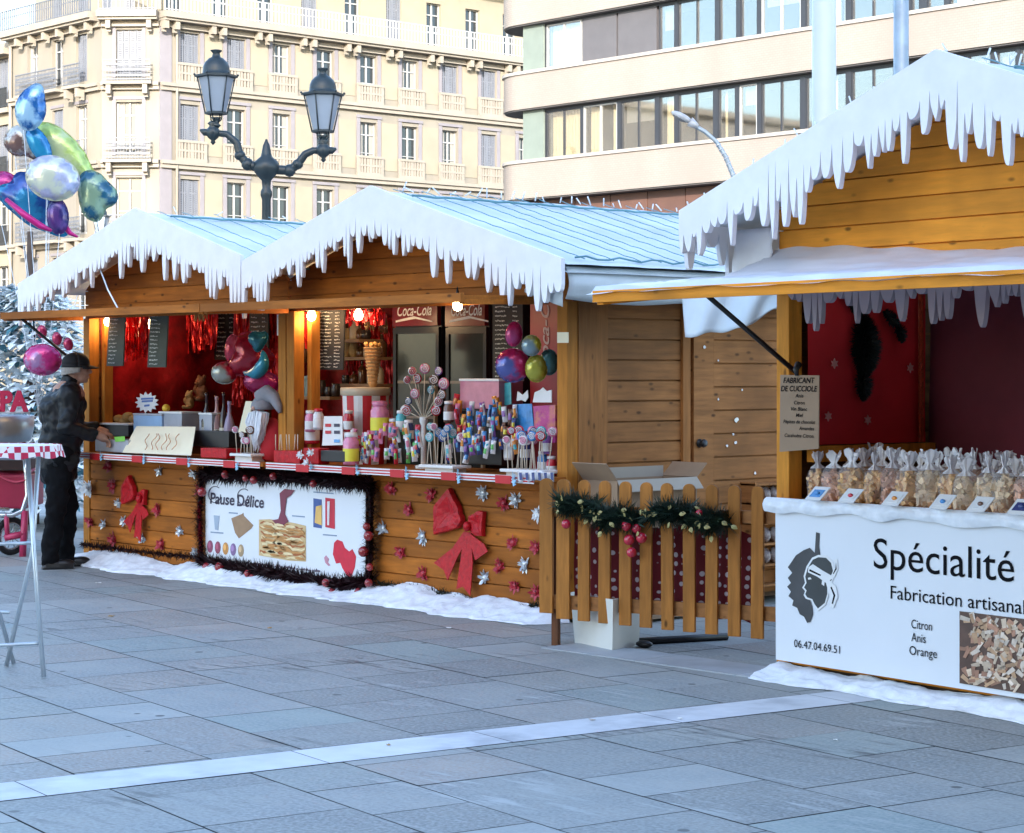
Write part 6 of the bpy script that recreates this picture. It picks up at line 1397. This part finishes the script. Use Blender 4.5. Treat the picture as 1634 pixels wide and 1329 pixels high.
b = MB(); b.tube([cpt(-70, 822), cpt(20, 822), cpt(36, 815), cpt(44, 790), cpt(42, 755), cpt(40, 730)], .022, 8); b.tube([cpt(-70, 812), cpt(15, 812)], .016, 8); b.build('handle_bar', m_chrome, T)
b = MB(); b.tube([cpt(40, 815), cpt(36, 890)], .03, 8); b.tube([cpt(8, 858), cpt(38, 852)], .03, 8); b.tube([cpt(10, 820), cpt(12, 858)], .022, 8); b.build('frame', mat('pink_red_paint', (.50, .04, .12), .4), T)
for x in (18,):
    wc = cpt(x, 855, .12); wr = wc.z; M = Matrix.Translation(wc) @ Matrix.Rotation(TH, 4, 'Z') @ Matrix.Rotation(math.radians(50), 4, 'Z') @ Matrix.Rotation(PI/2, 4, 'X')
    b = MB(); pr = [Vector(((wr-.025)*math.cos(k*PI/16), (wr-.025)*math.sin(k*PI/16), 0)) for k in range(33)]; b.tube(pr, .025, 8, M=M, cap=False); wh = b.build('wheel', m_tyre, T)
    b = MB(); pr = [Vector(((wr-.055)*math.cos(k*PI/16), (wr-.055)*math.sin(k*PI/16), 0)) for k in range(33)]; b.tube(pr, .012, 6, M=M, cap=False)
    for k in range(10): a = k*PI/5; b.tube([(0, 0, 0), ((wr-.06)*math.cos(a), (wr-.06)*math.sin(a), 0)], .006, 5, M=M)
    b.lathe([(.03, -.03), (.035, 0), (.03, .03)], n=10, M=M); b.build('rim', m_chrome, wh)
# sign letters on the cart
T = thing('cart_sign', 'red block letters ending in PA on a thin white frame above the cart bowl', 'sign', cpt(20, 660))
b = MB(); o = cpt(-43, 655, -.05); k_ = (cpt(45, 655, -.05)-o).length; put_text(b, 'PAPA', o, RT, (0,0,1), k_, 30/F*Zc, 0, .05)
n0 = len(b.v); fr_ = list(b.f); b.add([Vector(v)+FW*.03 for v in b.v[:n0]], [f[::-1] for f in fr_]); b.build('letters', mat('cherry_red_letters', (.52, .012, .06), .4), T)
b = MB(); b.tube([cpt(-90, 658, -.03), cpt(48, 658, -.03)], .012, 6); b.tube([cpt(46, 658, -.02), cpt(46, 690, -.02)], .01, 6); b.build('bar', m_wh, T)
# bistro table
tc_ = at_z(-8, 714, 11.35); T = thing('bistro_table', 'tall folding bistro table with a red and white edged cloth at the left edge', 'table', Vector((tc_.x, tc_.y, 0)))
zt = tc_.z; b = MB(); b.lathe([(.34, -.01), (.345, 0), (.34, .012), (.1, .014)], (tc_.x, tc_.y, zt), 40); b.build('tabletop', mat('white_table_top', (.70, .68, .70), .4), T)
b = MB()
b.grid(lambda s, q: Vector((tc_.x+(.347+.010*q+.012*q*math.sin(s*2*PI*14))*math.cos(s*2*PI), tc_.y+(.347+.010*q+.012*q*math.sin(s*2*PI*14))*math.sin(s*2*PI), zt+.014-.06*q+.008*q*math.sin(s*2*PI*11))), 220, 5)
m_chk, n, bs, L = nodes('red_white_scalloped_cloth'); ck = n.nodes.new('ShaderNodeTexChecker'); tcn = n.nodes.new('ShaderNodeTexCoord'); L(tcn.outputs['Object'], ck.inputs[0]); ck.inputs['Scale'].default_value = 27; ck.inputs['Color1'].default_value = (.5, .012, .06, 1); ck.inputs['Color2'].default_value = (.78, .72, .74, 1); L(ck.outputs[0], bs.inputs['Base Color']); bs.inputs['Roughness'].default_value = .7
b.build('cloth_edge', m_chk, T)
m_leg = mat('blue_grey_aluminium_tube', (.55, .62, .68), .32, .08, 6, metal=.6)
def leg(pts, r=.013):
    b = MB(); b.tube(pts, r, 8); b.build('leg', m_leg, T)
tz = lambda x, y, Z: at_z(x, y, Z)
leg([tz(44, 722, 11.4), tz(54, 880, 11.3), gnd(70, 1082)+Vector((0,0,.005))]); leg([tz(62, 722, 11.5), tz(52, 880, 11.55), gnd(10, 1064)+Vector((0,0,.005))]); leg([tz(-60, 722, 11.4), tz(-62, 880, 11.3), gnd(-76, 1080)+Vector((0,0,.005))]); leg([tz(-45, 722, 11.5), tz(-30, 880, 11.6), gnd(22, 1060)+Vector((0,0,.005))])
b = MB(); b.tube([tz(-70, 1034, 11.27), tz(66, 1026, 11.22)], .010, 8); b.tube([tz(-40, 975, 11.5), tz(15, 977, 11.5)], .009, 8); b.tube([tz(-62, 870, 11.35), tz(56, 866, 11.35)], .009, 8); b.build('stretcher', m_leg, T)
# ------------------------------------------------------------------ balloons
def foil(name): return None
def balloon(label, x, y, Z, wpx, hpx, rot, col, col2, group=None, flat=.55, shape=0, seed=0, cat='foil balloon', stripe=.5, string=None):
    p = at_z(x, y, Z); k = F/Z; w_, h = wpx/2/k, hpx/2/k; T = thing('foil_balloon', label, cat, p, group)
    m = mat('foil_%s_%d_%d' % ('sheet', int(x), int(y)), col, .22, .35, 11, .35, metal=.3, alt=col2, altlo=stripe-.04, althi=stripe+.04, coat=.3)
    rnd = random.Random(seed); M = Matrix.Translation(p) @ Matrix.Rotation(TH, 4, 'Z') @ Matrix.Rotation(rot, 4, 'Y'); n = 40
    def R_(a): 
        e = 1
        if shape == 1: e = 1+.10*math.cos(2*a)-.16*math.cos(3*a+.4)
        if shape == 3: e = 1+.35*max(0, math.cos(a-PI/2))**6+.12*math.cos(2*a+1)-.10*max(0, math.cos(a+.6))**4
        if shape == 4: e = 1+.16*math.cos(4*a+.7)*max(0, math.sin(a+2))+.08*math.cos(3*a)
        if shape == 2: e = 1+.13*math.cos(3*a+.5)+.06*math.cos(5*a)
        return e
    b = MB(); k2 = 10
    def fn(s, q, sg):
        a = 2*PI*s; r = R_(a)*q; wr = 1+.05*math.sin(14*a)*q**4; th = flat*min(w_, h)*math.sqrt(max(0, 1-q**2.2)); return M @ Vector((w_*r*math.cos(a)*wr, sg*th, h*r*math.sin(a)*wr))
    b.grid(lambda s, q: fn(s, q, -1), n, k2); b.grid(lambda s, q: fn(s, q, 1), n, k2); b.build('envelope', m, T)
    b = MB(); b.grid(lambda s, q: M @ Vector((w_*R_(2*PI*s)*(.97+.09*q)*math.cos(2*PI*s), .004*math.sin(40*s*PI)*q, h*R_(2*PI*s)*(.97+.09*q)*math.sin(2*PI*s))), 60, 1); b.build('seam', m, T)
    if string is not None:
        s0 = M @ Vector((0, 0, -h)); b = MB(); b.tube([s0, s0.lerp(string, .5)+Vector((.02, .02, -.03)), string], .003, 5); b.build('string', m_led, T)
    return T
anchor = cpt(60, 650, .4)
BZ = 19.4
balloon('blue pointed foil balloon at the top of the balloon bunch', 49, 176, BZ-.1, 46, 66, .35, (.015, .12, .36), (.34, .55, .72), shape=3, seed=1, string=anchor)
balloon('white and brown speckled foil balloon at the upper left of the bunch', 36, 228, BZ+.1, 62, 44, .6, (.66, .66, .60), (.16, .09, .08), shape=4, seed=2, stripe=.52, string=anchor)
balloon('slim blue foil balloon squeezed in the middle of the bunch', 62, 230, BZ, 30, 62, -.5, (.012, .18, .42), (.02, .28, .5), seed=3, string=anchor)
balloon('long yellow-green foil balloon slanting through the bunch', 98, 240, BZ+.15, 118, 52, .68, (.46, .58, .16), (.56, .62, .32), seed=4, shape=4, flat=.6, string=anchor)
balloon('round silver lilac foil balloon at the front of the bunch', 84, 284, BZ-.3, 84, 68, .3, (.42, .44, .60), (.62, .64, .50), seed=5, string=anchor)
balloon('dark teal foil balloon with a landscape print at the right of the bunch', 152, 311, BZ-.15, 56, 76, -.15, (.015, .10, .17), (.24, .36, .24), shape=4, seed=6, stripe=.48, string=anchor)
balloon('large blue foil balloon with a magenta rim at the bottom of the bunch', 54, 325, BZ+.05, 118, 66, .72, (.012, .06, .26), (.012, .20, .40), shape=2, seed=7, string=anchor)
balloon('magenta foil balloon at the left edge of the bunch', 8, 298, BZ+.2, 50, 44, .8, (.42, .01, .16), (.5, .04, .25), seed=8, string=anchor)
balloon('small dark violet foil balloon low in the bunch', 92, 345, BZ-.25, 34, 56, -.1, (.03, .02, .14), (.10, .04, .2), seed=9, string=anchor)
b = MB(); b.tube([at_z(10, 318, BZ-.35), at_z(38, 342, BZ-.4), at_z(64, 360, BZ-.4), at_z(82, 368, BZ-.35)], [.02, .03, .03, .015], 8); b.tube([at_z(104, 362, BZ-.2), at_z(112, 372, BZ-.2), at_z(124, 378, BZ-.2)], [.03, .022, .01], 8); b.build('ribbon_tail', mat('magenta_foil_tail', (.50, .01, .17), .3, metal=.2), label='magenta foil tails trailing under the balloon bunch', cat='ribbon')
# pink balloons beside the man
Zp = 18.9
balloon('round pink foil balloon with a lilac print behind the man in the cap', 68, 574, Zp, 58, 48, .1, (.58, .03, .20), (.40, .22, .42), stripe=.56, seed=11, string=anchor)
for i, (x, y) in enumerate(((67, 529), (91, 540), (109, 549))): balloon('small dark pink oval balloon with a pale rim, %s of three on a rod' % ('leftmost', 'middle', 'rightmost')[i], x, y, Zp-.1, 15, 20, -.2, (.36, .015, .07), (.45, .03, .1), seed=12+i)
# balloons hung inside the stalls
def stall_balloon(label, x, y, v, wpx, hpx, rot, col, col2, seed, shape=0, stripe=.5): return balloon(label, x, y, depth(at_v(x, y, v)), wpx, hpx, rot, col, col2, seed=seed, shape=shape, stripe=stripe)
stall_balloon('large red inflatable hanging in the left-hand stall near the post', 400, 568, .5, 66, 70, .2, (.42, .008, .03), (.30, .01, .03), 21, 2)
stall_balloon('round red balloon with a picture print, left of the hanging inflatables', 358, 595, .35, 40, 34, .1, (.48, .01, .04), (.35, .38, .36), 22)
stall_balloon('pink inflatable strip left of the large red one', 370, 556, .4, 22, 44, .1, (.55, .09, .16), (.45, .02, .06), 23)
stall_balloon('magenta inflatable hanging low beside the shared post', 418, 610, .35, 56, 36, .1, (.36, .01, .14), (.30, .01, .08), 24)
stall_balloon('teal blue inflatable fin at the upper right of the hanging bunch', 412, 543, .4, 26, 34, .4, (.02, .20, .28), (.02, .14, .2), 25, 1)
cr_ = []
vcr = .3
for i in range(17): a = -.5+i*2.6/16; cr_.append((400+21*math.cos(a), 572+25*math.sin(a)))
b = MB(); b.tube([at_v(x, y, vcr) for x, y in cr_], [.012+.045*math.sin(PI*i/16) for i in range(17)], 10); b.build('crescent_balloon', mat('turquoise_foil', (.03, .27, .42), .2, .1, 4, metal=.2, coat=.4), label='turquoise crescent balloon curling round the large red inflatable', cat='foil balloon')
stall_balloon('round pink foil balloon with a blue printed middle, right of the cooler menu board', 818, 583, -.05, 52, 52, 0, (.55, .02, .12), (.10, .12, .38), 31, 0, .54)
stall_balloon('small pink balloon floating above the round printed one', 820, 533, -.03, 26, 38, .1, (.58, .02, .14), (.5, .05, .2), 32)
stall_balloon('yellow-rimmed round balloon with a blue grey middle', 848, 551, -.02, 30, 32, 0, (.55, .50, .04), (.25, .36, .42), 33, 0, .48)
stall_balloon('olive yellow balloon hanging below the yellow-rimmed one', 856, 588, .02, 34, 42, 0, (.28, .26, .03), (.42, .40, .05), 34)
stall_balloon('dark teal balloon half hidden by the right-hand post', 876, 578, .1, 30, 40, 0, (.02, .09, .10), (.05, .15, .16), 35)
# ------------------------------------------------------------------ the man at the counter
def fuse(mb, name, m, parent, voxel=.012, smooth=6, wrinkle=0, wk=9.0):
    """one continuous skin over overlapping shapes"""
    me = mb.mesh('tmp', m); o = bpy.data.objects.new('tmp', me); COL.objects.link(o)
    r = o.modifiers.new('r', 'REMESH'); r.mode = 'VOXEL'; r.voxel_size = voxel
    if smooth: q = o.modifiers.new('s', 'SMOOTH'); q.iterations = smooth; q.factor = .5
    dg = bpy.context.evaluated_depsgraph_get(); dg.update()
    nm = bpy.data.meshes.new_from_object(o.evaluated_get(dg)); bpy.data.objects.remove(o); bpy.data.meshes.remove(me)
    nm.name = name
    if wrinkle:
        nrm = [v.normal.copy() for v in nm.vertices]
        for v, k in zip(nm.vertices, nrm):
            c = v.co; f = noise.noise(Vector((c.x*wk, c.y*wk, c.z*wk*1.6)))+.5*noise.noise(c*wk*2.3); v.co = c+k*wrinkle*f
    nm.materials.clear(); nm.materials.append(m)
    nm.polygons.foreach_set('use_smooth', [True]*len(nm.polygons)); nm.update()
    ob = bpy.data.objects.new(name, nm); COL.objects.link(ob); ob.parent = parent; WL[ob.name] = WL[parent.name].copy(); return ob
def limb(b, pts, rs, n=14):
    P = [Vector(p) for p in pts]; Q = []; R_ = []
    for i in range(len(P)-1):
        for k in range(5): t = k/5; Q.append(P[i].lerp(P[i+1], t)); R_.append(rs[i]*(1-t)+rs[i+1]*t)
    Q.append(P[-1]); R_.append(rs[-1]); b.tube(Q, R_, n)
    for p, r in zip(P, rs): b.ball(p, r, n)
m_skin = mat('weathered_skin', (.42, .23, .165), .55, .08, 14); m_jack = mat('charcoal_jacket', (.0055, .0065, .009), .5, .35, 7, .25, spec=.3, alt=(.013, .015, .019), altlo=.55, althi=.75)
m_trou = mat('black_trousers', (.005, .0055, .007), .9, .3, 9, .2, spec=.15); m_shoe = mat('black_leather', (.010, .010, .011), .4, .2, 8); m_cap = mat('black_cap_cloth', (.010, .010, .013), .8, .2, 12); m_hair = mat('grey_hair', (.32, .30, .28), .8, .25, 40, .5)
mp_ = gnd(96, 906); PM = thing('person', 'man in a black cap, dark jacket and trousers standing at the left-hand counter', 'person', Vector((mp_.x, mp_.y, 0)))
PM.scale = (1.03, 1.03, 1.03); PM.rotation_euler = (0, 0, math.radians(-20))
body = MB(); HD = Vector((0, .135, 1.585))
limb(body, [(0, .0, .95), (0, .03, 1.15), (0, .06, 1.36)], [.13, .13, .14]); body.ball((0, .05, 1.30), (.15, .10, .10), 14)
limb(body, [(0, .06, 1.40), (0, .10, 1.53)], [.062, .058])
body.ball(HD+Vector((0, -.012, .025)), (.076, .098, .098), 18); body.ball(HD+Vector((0, .03, -.055)), (.056, .062, .062), 14); body.ball(HD+Vector((0, .055, -.03)), (.052, .040, .05), 12); body.ball(HD+Vector((0, .068, -.095)), (.026, .02, .018), 10)
limb(body, [HD+Vector((0, .083, .012)), HD+Vector((0, .108, -.022)), HD+Vector((0, .098, -.030))], [.011, .016, .012], 8)
for s in (-1, 1):
    body.ball(HD+Vector((s*.077, -.005, -.01)), (.011, .024, .034), 10); body.ball(HD+Vector((s*.03, .078, .026)), (.022, .016, .010), 8); body.ball(HD+Vector((s*.035, .062, -.028)), (.02, .022, .018), 8)
    limb(body, [(s*.095, -.015, .90), (s*.10, .075 if s < 0 else -.05, .49), (s*.10, .06 if s < 0 else -.10, .08)], [.085, .056, .042])
limb(body, [HD+Vector((-.022, .088, -.062)), HD+Vector((.022, .088, -.062))], [.009, .009], 8)
ARM = {1: [(.20, .04, 1.38), (.265, .00, 1.13), (.20, .22, 1.07)], -1: [(-.20, .05, 1.38), (-.255, .06, 1.14), (-.14, .29, 1.10)]}
for s in (-1, 1):
    A = [Vector(p) for p in ARM[s]]; limb(body, [A[0]+Vector((-s*.03, 0, -.03)), A[1], A[2]], [.04, .036, .030])
    d = (A[2]-A[1]).normalized(); sd_ = d.cross(Vector((0, 0, 1))).normalized(); up_ = sd_.cross(d); w0 = A[2]+d*.02
    limb(body, [w0, w0+d*.045-up_*.004, w0+d*.085-up_*.01], [.026, .034, .032])
    for k in range(4):
        f0 = w0+d*.10+sd_*((k-1.5)*.021)-up_*.012; L_ = (.060, .075, .070, .052)[k]
        limb(body, [f0-d*.02, f0+d*L_*.45-up_*.012, f0+d*L_*.72-up_*.034, f0+d*L_*.72-up_*.056], [.0105, .010, .009, .008], 8)
    t0 = w0+d*.03+sd_*(-s*.032); limb(body, [t0, t0+d*.035+sd_*(-s*.022)-up_*.016, t0+d*.07+sd_*(-s*.018)-up_*.03], [.013, .0115, .0095], 8)
fuse(body, 'body', m_skin, PM, .0062, 3)
jk = MB()
limb(jk, [(0, -.015, .80), (0, .0, .98), (0, .03, 1.16), (0, .05, 1.33)], [.165, .165, .16, .15])
for s in (-1, 1): jk.ball((s*.08, -.01, .86), (.13, .155, .10), 16); jk.ball((s*.07, .02, 1.12), (.14, .16, .17), 16); jk.ball((s*.10, .04, 1.33), (.13, .135, .11), 16)
jk.ball((0, -.04, 1.24), (.18, .13, .17), 16); limb(jk, [(0, .06, 1.42), (0, .075, 1.475)], [.09, .078])
for s in (-1, 1): A = ARM[s]; limb(jk, A, [.086, .070, .052])
for s in (-1, 1): limb(jk, [(s*.13, .045, 1.40), ARM[s][0]], [.090, .094])
fuse(jk, 'jacket', m_jack, PM, .012, 3, .021, 9)
tr = MB()
limb(tr, [(0, -.01, .95), (0, -.01, .82)], [.15, .15])
limb(tr, [(-.095, -.01, .88), (-.10, .075, .49), (-.10, .06, .075)], [.115, .083, .068]); limb(tr, [(.095, -.02, .88), (.10, -.05, .49), (.10, -.10, .075)], [.115, .083, .068])
fuse(tr, 'trousers', m_trou, PM, .012, 3, .019, 10)
for s, y in ((-1, .06), (1, -.10)):
    sh = MB(); sh.ball((s*.10, y+.12, .040), (.047, .085, .040), 12); sh.ball((s*.10, y+.0, .05), (.04, .065, .05), 12); limb(sh, [(s*.10, y-.02, .042), (s*.10, y+.14, .034)], [.042, .034]); sh.bx((s*.10-.042, y-.06, 0), (s*.10+.042, y+.185, .022))
    fuse(sh, 'shoe', m_shoe, PM, .008, 3)
cp_ = MB()
def dome(s_, q): 
    a = 2*PI*s_; t = PI/2*q; return HD+Vector((.088*math.cos(a)*math.cos(t), -.012+.110*math.sin(a)*math.cos(t), .033+.098*math.sin(t)**.8))
cp_.grid(dome, 32, 10); cp_.grid(lambda s_, q: HD+Vector((.088*math.cos(2*PI*s_)*1.012, -.012+.110*math.sin(2*PI*s_)*1.012, .012+.03*q)), 32, 1); cp_.ball(HD+Vector((0, -.012, .131)), (.01, .01, .006), 8)
def brim(s_, q): a = PI*(.12+.76*s_); return HD+Vector((.088*math.cos(a)*(1-.05*q), -.012+.110*math.sin(a)+.078*q*math.sin(PI*s_)**.6, .030-.02*q-.012*abs(math.cos(a))*q))
cp_.grid(brim, 20, 5)
def lc(mb, name, m, solid=0): o = mb.build(name, m, PM, local=True, solid=solid); return o
lc(cp_, 'cap', m_cap, .005)
hr = MB(); rnd = random.Random(2)
hr.grid(lambda s_, q: HD+Vector((.083*math.cos(PI*(.93+1.14*s_)), -.014+.105*math.sin(PI*(.93+1.14*s_)), .03-.085*q*(1-.35*abs(2*s_-1))))*1, 30, 6); lc(hr, 'hair', m_hair, .012)
for s in (-1, 1):
    ey = MB(); ey.ball(HD+Vector((s*.030, .083, .012)), (.010, .006, .006), 8); lc(ey, 'eye', m_black)
